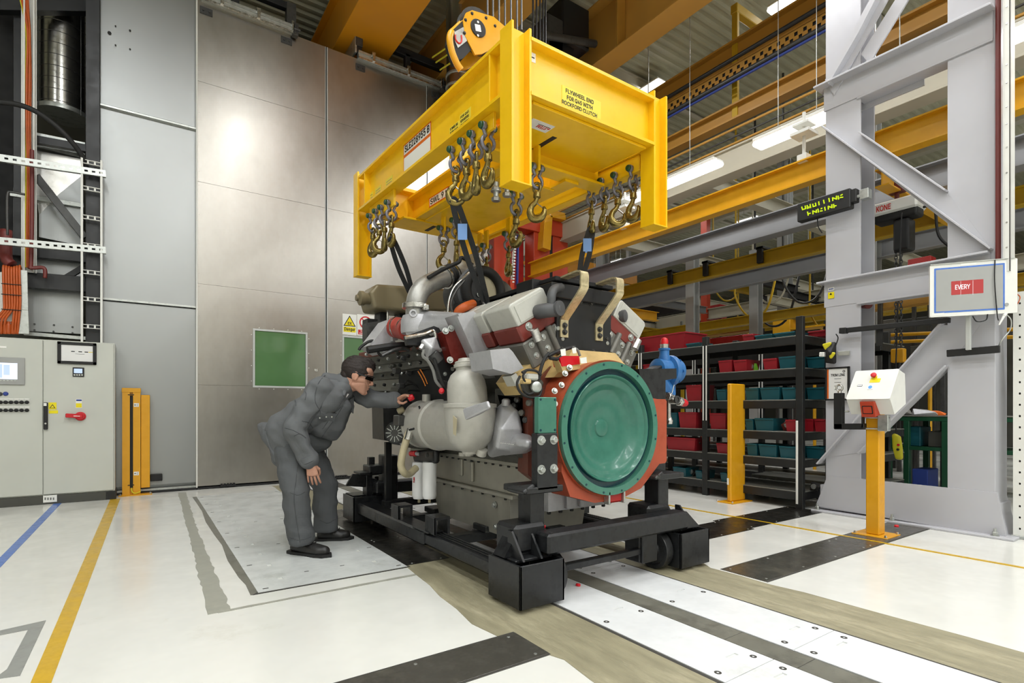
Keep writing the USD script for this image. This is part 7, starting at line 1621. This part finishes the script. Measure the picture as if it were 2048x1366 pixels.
for i, (x, y, z, g) in enumerate(SPOTS):
    zz = z + TILT * (y - 2.75) if i < 12 else z
    where = ('%s %s' % ('%s', desc[g])) if g in desc else '%s ' + single[g]
    k = ordw[i % 4] if g in desc else ''
    ls = ('%s grey shackle with green pin ' % k + (desc.get(g) or single[g])).strip()
    lh = ('%s gold swivel hook ' % k + (desc.get(g) or single[g])).strip()
    if i >= 12: L('lug', box((x - .012, y - .03, zz - .03), (x + .012, y + .03, 2.96 if zz < 2.95 else ZB), .004)) if False else part(lf, 'lug', box((x - .011, y - .035, zz - .03), (x + .011, y + .035, zz + .16), .004), 'yellow_frame')
    a = r5.uniform(-.5, .5) if i >= 1 else .1
    if first_s is None:
        first_s = thing('shackle', ls, 'shackle', (x, y, zz), 'shackles on the lifting frame'); shackle_parts(first_s)
        first_h = thing('swivel_hook', lh, 'hook', (x, y, zz - .132), 'swivel hooks on the lifting frame', rz=0.0); hook_parts(first_h)
    else:
        clone(first_s, (x, y, zz), 0.0, ls); clone(first_h, (x, y, zz - .132), a + (0 if i % 3 else .9), lh)
def sling(name, a, b, side, label, tagat=None, gap=.05):
    a, b = np.array(a, float), np.array(b, float)
    t = thing('lifting_sling', label, 'sling', b)
    s = unit(side)
    for k in (-1, 1):
        part(t, 'strand', strap([a + s * .012 * k, a + (b - a) * .12 + s * gap * .4 * k, a + (b - a) * .5 + s * gap * .6 * k, a + (b - a) * .85 + s * gap * .35 * k, b + s * .012 * k], .042, .016, s, 6), 'sling_black', 30)
    part(t, 'sling_eye', tube([a + s * .03 + (0, 0, -.02), a + (0, 0, .015), a - s * .03 + (0, 0, -.02)], .014, 8, 5), 'sling_black', 40)
    if tagat is not None:
        c = a + (b - a) * tagat
        part(t, 'tag', strap([c + (-.03, -.03, .05), c + (-.03, -.03, -.07)], .07, .002, RGT, 2), 'tag_blue', False, 'blue label tag')
    part(t, 'shackle_end', [tube([b + s * .025 + (0, 0, .01), b + (0, 0, -.03), b - s * .025 + (0, 0, .01)], .012, 8, 5)], 'steel_dark', 40)
    return t
sling('a', (XL - .02, 3.53, 2.70), at(972, 606, x=2.25), RGT, 'black double sling with blue tag running down beside the turbo ring', .3, .06)
sling('b', (XL, 4.786, 2.745), at(824, 590, x=2.2), RGT, 'black sling from the far left hooks down beside the silver elbow', None, .06)
sling('c', (XR - .03, 3.417, 2.70), at(1160, 562, x=2.9), RGT, 'black sling from the right hooks to the bracket behind the gold straps', .35, .05)
# ---- hook block and ropes of the crane
Yb = 4.2
def bp_(u, v): q = at(u, v, y=Yb); return (q[0], q[2])
hb = thing('hook_block', 'yellow crane hook block with black round cover above the lifting frame', 'hook block', (2.5, Yb, 3.6))
out = [bp_(*p) for p in ((1012, 58), (985, 37), (942, 23), (931, 28), (925, 42), (927, 70), (945, 118), (918, 136), (935, 140), (990, 100))]
cheek = [bp_(*p) for p in ((930, 28), (942, 23), (985, 36), (1013, 60), (1000, 90), (962, 110), (948, 112), (928, 74), (924, 44))]
part(hb, 'cheek_plate', prism(cheek[::-1], (0, Yb, 0), (1, 0, 0), (0, 0, 1), .02), 'yellow_post')
part(hb, 'cheek_plate', prism(cheek[::-1], (0, Yb + .26, 0), (1, 0, 0), (0, 0, 1), .02), 'yellow_post')
part(hb, 'sheave', [lathe([(.2, 0), (.185, .03), (.2, .06)], at(958, 60, y=Yb + .04 + .09 * k), (0, 1, 0), 32) for k in range(2)], 'steel_dark', 30)
part(hb, 'round_cover', lathe([(.078, 0), (.078, .008), (.07, .012)], at(956, 57, y=Yb - .02), (0, -1, 0), 32), 'ink_black', 30, 'black round cover')
part(hb, 'cover_label', prism(rrect(-.03, -.03, .03, .03, .004, 2), at(956, 56, y=Yb - .033), (1, 0, .2), (-.2, 0, 1), .001), 'white_label')
for dv in (-13, 14): part(hb, 'cover_spot', lathe([(.011, 0), (.011, .0015)], at(956, 57 + dv, y=Yb - .033), (0, -1, 0), 10), 'white_label')
for u, v in ((931, 40), (944, 27), (972, 36), (929, 66), (990, 52)): part(hb, 'rim_bolt', bolt(at(u, v, y=Yb - .02), (0, -1, 0), .01, .01), 'steel_dark')
part(hb, 'guard_arm', tube([at(945, 26, y=Yb + .1), at(914, 56, y=Yb + .05), at(900, 72, y=Yb), at(903, 100, y=Yb), at(913, 126, y=Yb), at(922, 140, y=Yb)], .03, 10, 6), 'yellow_post', 40)
sw = part(hb, 'hook_cover', prism([bp_(*p) for p in ((927, 40), (904, 62), (901, 80), (915, 122), (925, 118), (944, 98), (930, 70))], (0, Yb - .01, 0), (1, 0, 0), (0, 0, 1), -.12), 'ink_black')
part(sw, 'silver_plate', prism([bp_(*p) for p in ((925, 56), (907, 66), (908, 84), (914, 98), (932, 84), (928, 62))], (0, Yb - .014, 0), (1, 0, 0), (0, 0, 1), .003), 'galv')
c = at(917, 77, y=Yb - .02)
part(sw, 'hook_emblem', tube([c + (.03, 0, .04), c + (.032, 0, -.01), c + (.005, 0, -.04), c + (-.028, 0, -.02), c + (-.03, 0, .02)], .007, 8, 4), 'ink_red', 40, 'red hook emblem')
part(hb, 'block_shank', cyl((2.55, Yb + .12, 3.55), (2.53, Yb + .12, 4.25), .05, n=18), 'steel_dark', 40)
for i, (u, y, v1) in enumerate(((975, 4.2, 45), (986, 4.3, 45), (998, 4.2, 50), (1010, 4.3, 55), (1022, 4.2, 62), (1034, 4.3, 70), (1043, 4.25, 60))):
    p = at(u, v1, y=y)
    solo('hoist_rope', cyl(p, (p[0], p[1], 8.2), .009, n=8), 'steel_dark', '%s steel hoist rope from the left above the yellow hook block' % ORD[i], 'rope', 'hoist ropes above the lifting frame', smooth=40)
for i, (u, v) in enumerate(((1066, 60), (1073, 80), (1080, 95), (1086, 95), (1091, 90))):
    p = at(u, v, y=5.6)
    solo('crane_cable', cyl(p + (0, 0, -.4), (p[0], p[1], 8.2), .012, n=8), 'ink_black', '%s dark crane cable from the left right of the hook block' % ORD[i], 'cable', 'dark cables hanging from the crane', smooth=40)
t = thing('crane_trolley', 'dark crane trolley gear between the roof girders', 'crane trolley', (5.6, 6.8, 7.3))
for u0, v0, u1, v1, m in ((1095, 40, 1128, 110, 'steel_dark'), (1125, 20, 1180, 75, 'black_steel'), (1096, 95, 1150, 130, 'black_steel')):
    a, b = at(u0, v1, y=6.8), at(u1, v0, y=6.8); part(t, 'gear_box', box(a, b + (0, .5, 0), .03), m)
part(t, 'drive_shaft', cyl(at(1085, 70, y=6.7), at(1190, 88, y=6.7), .06, n=16), 'steel_dark', 40)
for i, (u0, v0, u1, v1) in enumerate(((865, 115, 928, 62), (872, 125, 932, 75), (880, 140, 938, 92))):
    solo('festoon_cable', tube([at(u0, v0, y=8.0), at((u0 + u1) / 2, (v0 + v1) / 2 + 4, y=7.4), at(u1, v1, y=6.8)], .012, 8), 'wire_yellow', '%s thin yellow festoon cable left of the hook block' % ('upper', 'middle', 'lower')[i], 'cable', 'yellow festoon cables', smooth=40)
# ================================================================ the bending man in grey overalls
def PT(u, v, t): return np.array([0, 0, CAMH]) + t * (FWD + (u - 1024) / FPX * RGT + np.array([0, 0, -(v - HORIZON) / FPX]))
def sph(p, r, n=16): return manifold3d.Manifold.sphere(r, n).translate(list(map(float, p)))
def mhull(*pr): return manifold3d.Manifold.batch_hull([sph(p, r) for p, r in pr])
def melt(ms, step=.02, it=10, wr=0.0, wscale=14, seed=0, stretch=None, lam=.5):
    m = manifold3d.Manifold.batch_boolean(ms, manifold3d.OpType.Add).refine_to_length(step)
    g = m.to_mesh()
    tm = trimesh.Trimesh(np.array(g.vert_properties[:, :3]), np.array(g.tri_verts), process=True)
    trimesh.smoothing.filter_taubin(tm, lamb=lam, nu=lam + .03, iterations=it)
    if wr:
        v = np.array(tm.vertices); q = v * wscale
        if stretch is not None: q = q + (q @ np.array(stretch[0]))[:, None] * np.array(stretch[0]) * (stretch[1] - 1)
        n = meshkit.fbm(q, 3, seed) - .5
        rid = .5 - np.abs(2 * meshkit.noise(q * .7 + 3.1, seed + 5) - 1)
        tm.vertices = v + np.array(tm.vertex_normals) * (n * wr * 1.2 + rid * wr * .8)[:, None]
    return np.array(tm.vertices), np.array(tm.faces)
man = thing('person', 'person in grey overalls and dark glasses bending to hold a red cap on the engine', 'person', tuple(at(625, 1098, z=0)))
tN, tF, tC = 4.24, 4.70, 4.45
hipN, hipF = PT(578, 880, 4.34), PT(604, 880, 4.60)
kneeN, kneeF = PT(592, 985, 4.22), PT(652, 972, 4.68)
ankN, ankF = PT(603, 1082, tN), PT(652, 1062, tF)
# trousers: two legs and the seat as one garment
tr = []
for hp, kn, an in ((hipN, kneeN, ankN), (hipF, kneeF, ankF)):
    tr += [mhull((hp, .12), (hp * .45 + kn * .55, .118)), mhull((hp * .45 + kn * .55, .118), (kn, .1)), mhull((kn, .1), (kn * .5 + an * .5 - RGT * .012, .098)), mhull((kn * .5 + an * .5 - RGT * .012, .098), (an + (0, 0, .03), .1))]
tr += [mhull((hipN, .13), (hipF, .13), (PT(560, 868, 4.45), .12)), mhull((hipN + RGT * .06, .1), (hipF + RGT * .1, .1), (PT(640, 880, 4.52), .1))]
trs = manifold3d.Manifold.batch_boolean(tr, manifold3d.OpType.Add)
cut = manifold3d.Manifold.cube((8, 8, .2), True)
trs = trs - cut.translate((1, 4.5, -.008))                       # hems end above the shoes
TM = melt([trs], .022, 8, .018, 11, 3, ((0, 0, 1), 1.6))
trousers = part(man, 'trousers', TM, 'trouser_grey', 60)
# shoes
def shoe(heel, toe, name):
    d = unit((toe - heel) * (1, 1, 0)); s = np.cross((0, 0, 1), d); L = np.linalg.norm((toe - heel)[:2])
    h = heel * (1, 1, 0)
    up = melt([mhull((h + d * .05 + (0, 0, .055), .045), (h + d * L * .45 + (0, 0, .06), .05), (h + d * (L - .06) + s * .008 + (0, 0, .045), .042), (h + d * (L - .1) - s * .012 + (0, 0, .04), .042)),
               mhull((h + d * .06 + (0, 0, .06), .045), (h + d * .07 + (0, 0, .13), .05), (h + d * L * .42 + (0, 0, .1), .042))], .014, 6)
    sh = part(man, name, up, 'shoe_black', 60)
    out = [(-.005, 0), (.0, .035), (.05, .046), (L * .45, .044), (L * .72, .056), (L * .9, .046), (L + .004, 0)]
    out = out + [(a, -b) for a, b in out[-2:0:-1]]
    q = Polygon(out).buffer(.01, 4)
    part(sh, 'sole', prism(list(q.exterior.coords)[:-1], h, d, s, .028), 'sole_black')
    part(sh, 'laces', [bar(h + d * (L * .42 + .022 * k) + s * .028 + (0, 0, .138 - .012 * k), h + d * (L * .42 + .022 * k) - s * .028 + (0, 0, .138 - .012 * k), .008, .006, .002) for k in range(4)], 'ink_black')
shoe(at(582, 1106, z=0), at(660, 1116, z=0), 'shoe')
shoe(at(632, 1082, z=0), at(705, 1079, z=0), 'shoe')
# jacket: body, sleeves and collar
shN, shF = PT(640, 778, 4.25), PT(688, 768, 4.66)
elN, wrN = PT(588, 858, 4.16), PT(621, 925, 4.2)
elF, wrF = PT(742, 800, 4.58), PT(797, 800, 4.5)
jk = [mhull((PT(568, 858, 4.34), .135), (PT(576, 856, 4.58), .135), (PT(610, 830, 4.33), .14), (PT(618, 828, 4.6), .14)),
      mhull((PT(610, 830, 4.33), .14), (PT(618, 828, 4.6), .14), (PT(652, 796, 4.33), .135), (PT(668, 795, 4.62), .135)),
      mhull((PT(652, 796, 4.33), .135), (PT(668, 795, 4.62), .135), (PT(686, 778, 4.45), .085)),
      mhull((PT(640, 850, 4.4), .1), (PT(648, 855, 4.58), .1), (PT(682, 812, 4.42), .08), (PT(688, 814, 4.58), .08), (PT(610, 835, 4.45), .12), (PT(666, 868, 4.5), .05)),
      mhull((PT(552, 872, 4.36), .1), (PT(556, 870, 4.56), .1), (PT(566, 905, 4.37), .085), (PT(572, 902, 4.57), .085), (PT(525, 853, 4.45), .03)),
      mhull((PT(568, 858, 4.34), .135), (PT(586, 905, 4.31), .085), (PT(560, 915, 4.34), .07), (PT(566, 912, 4.56), .07)),
      mhull((PT(642, 786, 4.3), .12), (shN, .1)), mhull((PT(674, 786, 4.6), .11), (shF, .09)),
      mhull((shN, .1), (shN * .5 + elN * .5 - RGT * .01, .088)), mhull((shN * .5 + elN * .5 - RGT * .01, .088), (elN, .084)), mhull((elN, .084), (wrN - (wrN - elN) * .06, .066)),
      mhull((shF, .092), (elF, .074)), mhull((elF, .074), (wrF - (wrF - elF) * .12, .06)),
      mhull((PT(684, 776, 4.36), .05), (PT(688, 772, 4.56), .05), (PT(700, 770, 4.45), .05)), mhull((PT(655, 762, 4.45), .06), (PT(688, 765, 4.4), .06), (PT(690, 763, 4.52), .06))]
JM = (melt(jk, .02, 9, .024, 10, 11, (tuple(unit(RGT + np.array((0, 0, 1.2)))), 1.7)))
jacket = part(man, 'jacket', JM, 'overall_grey', 60)
def flap(pts, th=.012): return rhull(pts, th / 2)
part(jacket, 'collar', [flap([PT(690, 752, 4.38), PT(684, 768, 4.34), PT(688, 790, 4.31), PT(694, 776, 4.36)], .016), flap([PT(697, 750, 4.52), PT(704, 778, 4.55), PT(708, 790, 4.5)], .014)], 'overall_grey', 40)
part(jacket, 'collar_flap', flap([PT(700, 800, 4.48), PT(707, 795, 4.5), PT(706, 826, 4.5), PT(700, 818, 4.48)], .01), 'trouser_grey', 40)
part(jacket, 'cuff', lathe([(.062, 0), (.068, .004), (.068, .045), (.06, .05)], wrN - unit(wrN - elN) * .055, wrN - elN, 24), 'overall_grey', 40)
part(jacket, 'cuff', lathe([(.055, 0), (.061, .004), (.061, .045), (.052, .05)], wrF - unit(wrF - elF) * .06, wrF - elF, 24), 'overall_grey', 40)
for u, v, t in ((653, 834, 4.265), (664, 834, 4.29), (640, 836, 4.22), (569, 919, 4.27)): part(jacket, 'button', lathe([(.008, 0), (.006, .005)], PT(u, v, t), -FWD, 10), 'galv')
def on_cloth(m, u, v):
    """The nearest point of the garment m on the line of sight of picture point (u, v)."""
    V, Fc = m; o = np.array([0, 0, CAMH]); d = unit(PT(u, v, 1.0) - o)
    A, Bb, Cc = V[Fc[:, 0]], V[Fc[:, 1]], V[Fc[:, 2]]
    e1, e2 = Bb - A, Cc - A; h = np.cross(d, e2); a = (e1 * h).sum(1); a = np.where(np.abs(a) < 1e-12, 1e-12, a)
    s = o - A; uu = (s * h).sum(1) / a; q = np.cross(s, e1); ww = (q @ d) / a; tt = (e2 * q).sum(1) / a
    ok = (uu >= -1e-6) & (ww >= -1e-6) & (uu + ww <= 1 + 1e-6) & (tt > 0)
    return o + d * tt[ok].min() if ok.any() else None
def seam(m, parent, pts, r=.003, name='seam', mat='seam_grey'):
    p = [on_cloth(m, *q) for q in np.array(spline([(a, b, 0) for a, b in pts], 4))[:, :2]]
    p = [q for q in p if q is not None]
    if len(p) > 2: part(parent, name, tube(p, r, 6, 1), mat, 40)
for pts in (((655, 745), (636, 768), (630, 800), (640, 822)), ((690, 806), (672, 834), (652, 862), (640, 880)), ((684, 802), (664, 832), (645, 858)), ((570, 856), (585, 860), (600, 868)), ((545, 815), (575, 800), (600, 790)), ((572, 790), (590, 800), (592, 812)), ((600, 772), (612, 786), (610, 800)), ((588, 872), (600, 868), (612, 876)), ((604, 842), (618, 846), (626, 856))): seam(JM, jacket, pts)
for pts in (((531, 862), (541, 895), (556, 920), (570, 930), (582, 922)),): seam(JM, jacket, pts, .009, 'hem', 'overall_grey')
fl_ = [on_cloth(JM, *q) for q in ((642, 824), (672, 828), (668, 842), (640, 837))]
if all(q is not None for q in fl_): part(jacket, 'pocket_flap', rhull([q - FWD * .004 for q in fl_], .006), 'overall_grey', 40)
part(man, 'shirt', flap([PT(692, 786, 4.385), PT(696, 789, 4.37), PT(677, 812, 4.35), PT(674, 810, 4.36)], .012), 'shirt_white', 40)
for pts in (((596, 925), (592, 960), (588, 1000), (596, 1060), (600, 1085)), ((578, 1075), (600, 1080), (628, 1072)), ((580, 985), (596, 990), (610, 984)), ((640, 1040), (655, 1046), (672, 1038))): seam(TM, trousers, pts)
# body: head, neck, arms and hands in one skin
HC = PT(716, 752, 4.43)
pitch, yaw = math.radians(15), math.radians(8)
hf = unit(RGT * math.cos(yaw) + FWD * math.sin(yaw)); hl = np.cross((0, 0, 1), hf)
f_, u_ = unit(hf * math.cos(pitch) - np.array((0, 0, 1)) * math.sin(pitch)), None
u_ = np.cross(f_, hl)
HS = 1.06
def hp_(a, b, c): return HC + HS * (f_ * a + hl * b + u_ * c)
def ell(c, rx, ry, rz, n=40):
    M = np.eye(4)[:3]; A = np.stack([f_ * rx, hl * ry, u_ * rz], 1) * HS
    T = np.hstack([A, np.array(hp_(*c))[:, None]])
    return manifold3d.Manifold.sphere(1.0, n).transform(T)
def hh_(*pr): return mhull(*[(hp_(*p), r * HS) for p, r in pr])
head = [ell((-.016, 0, .036), .113, .083, .104), hh_(((.062, .028, .06), .04), ((.062, -.028, .06), .04), ((.075, 0, .03), .036), ((.03, 0, .07), .05)),
        hh_(((.072, .032, .018), .026), ((.072, -.032, .018), .026), ((.06, .048, -.02), .026), ((.06, -.048, -.02), .026), ((.075, 0, -.06), .03), ((.0, .05, -.03), .03), ((.0, -.05, -.03), .03)),
        hh_(((.07, .012, -.112), .022), ((.07, -.012, -.112), .022), ((-.005, .052, -.075), .024), ((-.005, -.052, -.075), .024), ((.06, .036, -.045), .026), ((.06, -.036, -.045), .026), ((.082, 0, -.075), .02)),
        hh_(((.096, 0, .012), .011), ((.118, 0, -.034), .0125)), hh_(((.118, 0, -.034), .0125), ((.1, .013, -.042), .009), ((.1, -.013, -.042), .009), ((.09, 0, -.04), .01)),
        hh_(((.094, .014, -.066), .008), ((.094, -.014, -.066), .008), ((.101, 0, -.064), .0075)), hh_(((.09, .014, -.082), .009), ((.09, -.014, -.082), .009), ((.097, 0, -.081), .009)), hh_(((.085, 0, -.112), .018), ((.07, 0, -.115), .02)),
        ell((-.008, .086, -.006), .026, .010, .034, 20), ell((-.008, -.086, -.006), .026, .010, .034, 20), ell((.0, .088, -.026), .012, .008, .016, 14), ell((.0, -.088, -.026), .012, .008, .016, 14),
        ell((.082, .032, .0), .014, .016, .012, 16), ell((.082, -.032, .0), .014, .016, .012, 16)]
neck = [hh_(((-.04, 0, -.03), .062), ((-.02, 0, -.07), .058)), mhull((hp_(-.03, 0, -.06), .062), (PT(690, 778, 4.45), .062)), mhull((PT(690, 778, 4.45), .062), (PT(660, 800, 4.45), .09))]
arms = [mhull((PT(660, 800, 4.45), .09), (shN, .05)), mhull((PT(660, 800, 4.45), .09), (shF, .05)), mhull((shN, .045), (elN, .04)), mhull((elN, .04), (wrN, .031)), mhull((shF, .045), (elF, .038)), mhull((elF, .038), (wrF, .031)), mhull((PT(660, 800, 4.45), .09), (PT(590, 850, 4.45), .1))]
def hand(w, d, n, thumb_side, curl, sc=1.0, spread=.06, curls=None, thumb=None):
    """Palm and five fingers: w wrist, d towards the fingers, n out of the palm, thumb_side across the palm."""
    d, n = unit(d), unit(n); s = unit(np.cross(d, n)) * thumb_side
    def q(a, b, c): return w + sc * (d * a + s * b + n * c)
    ms = [mhull((q(-.02, 0, 0), .029 * sc), (q(.02, .014, 0), .022 * sc), (q(.02, -.014, 0), .022 * sc)), mhull((q(.015, .02, 0), .019 * sc), (q(.015, -.02, 0), .018 * sc), (q(.088, .033, .0), .0125 * sc), (q(.088, .011, -.003), .0125 * sc), (q(.086, -.011, -.003), .012 * sc), (q(.08, -.032, 0), .0115 * sc))]
    fs = ((.033, .088, (.042, .025, .021), .0092), (.011, .09, (.046, .029, .022), .0095), (-.011, .087, (.043, .027, .021), .009), (-.032, .08, (.034, .02, .019), .008))
    for i, (b, a, ls, r) in enumerate(fs):
        p = q(a - .012, b, 0); ang = 0.0; dd = d + s * (1.5 - i) * spread
        for k, l in enumerate(ls):
            ang += (curls or (curl,) * 4)[i] * (.75, 1.0, .8)[k]
            e = p + sc * (unit(dd) * math.cos(ang) + n * math.sin(ang)) * (l + (.012 if k == 0 else 0))
            ms.append(mhull((p, r * sc * (1.1 - .08 * k)), (e, r * sc * (1.02 - .1 * k)))); p = e
    tp = thumb or ((.025, .03, .008), (.052, .052, .018), (.078, .052, .034), (.098, .046, .046))
    for (a, b), r in zip(zip(tp[:-1], tp[1:]), (.0145, .0115, .01)):
        ms.append(mhull((q(*a), r * sc), (q(*b), r * .9 * sc)))
    return ms
near_d = PT(627, 962, 4.2) - wrN
handN = hand(wrN + unit(near_d) * .012, near_d, unit(-RGT * .25 + FWD * 1.0), 1, .32, .98, .1)
capP = PT(826, 786, 4.40)
far_d = capP + np.array((0, 0, .022)) - wrF
handF = hand(wrF, far_d, unit(np.array((0, 0, -1)) + FWD * .1 + RGT * .1), -1, .42, .98, .03, (.28, .36, .42, .5), ((.022, .026, .014), (.05, .036, .042), (.082, .026, .06), (.108, .012, .058)))
limb = melt(head + neck + arms + handN + handF, .0075, 4, lam=.4)
part(man, 'body', limb, 'skin', 60)
# hair, glasses, cap in the fingers
hs = manifold3d.Manifold.batch_boolean([ell((-.018, 0, .044), .12, .0895, .108), ell((.03, 0, .09), .08, .068, .062), ell((-.085, 0, -.01), .045, .06, .07)], manifold3d.OpType.Add)
c0, c1 = hp_(.112, 0, .062), hp_(-.1, 0, -.085)
nrm = unit(np.cross(c1 - c0, hl)); nrm = nrm if np.dot(nrm, u_) > 0 else -nrm
hs = hs.trim_by_plane(list(map(float, nrm)), float(np.dot(nrm, c0)))
g = hs.refine_to_length(.008).to_mesh(); tmh = trimesh.Trimesh(np.array(g.vert_properties[:, :3]), np.array(g.tri_verts), process=True)
trimesh.smoothing.filter_taubin(tmh, iterations=4)
vv = np.array(tmh.vertices); qn = np.stack([(vv - HC) @ f_ * 30, (vv - HC) @ hl * 90, (vv - HC) @ u_ * 90], 1)
up_w = np.clip(((vv - HC) @ u_ - .03) / .1, 0, 1)
vv = vv + np.array(tmh.vertex_normals) * ((meshkit.fbm(qn, 3, 2) - .35) * (.006 + .016 * up_w))[:, None]
part(man, 'hair', (vv, np.array(tmh.faces)), 'hair_brown', 60)
gl = part(man, 'safety_glasses', strap([hp_(.07, .084, .004), hp_(.096, .066, .002), hp_(.112, .03, .0), hp_(.116, 0, .002), hp_(.112, -.03, .0), hp_(.096, -.066, .002), hp_(.07, -.084, .004)], .03, .004, u_, 5), 'lens_dark', 60, 'dark wraparound safety glasses')
for s in (-1, 1):
    part(gl, 'temple', bar(hp_(.076, s * .084, .012), hp_(-.035, s * .093, .018), .006, .013, .002, up=u_), 'ink_black')
part(gl, 'brow_bar', tube([hp_(.07, .085, .023), hp_(.098, .067, .022), hp_(.119, 0, .022), hp_(.098, -.067, .022), hp_(.07, -.085, .023)], .004, 8, 4), 'ink_black', 40)
solo('protective_cap', [lathe([(.012, -.02), (.024, -.016), (.026, .0), (.026, .02), (.02, .03)][::1], PT(821, 796, 4.41), unit(RGT + np.array((0, 0, .5))), 14)], 'red_cap', 'red protective cap held in the fingers of the bending person', 'cap', smooth=40)
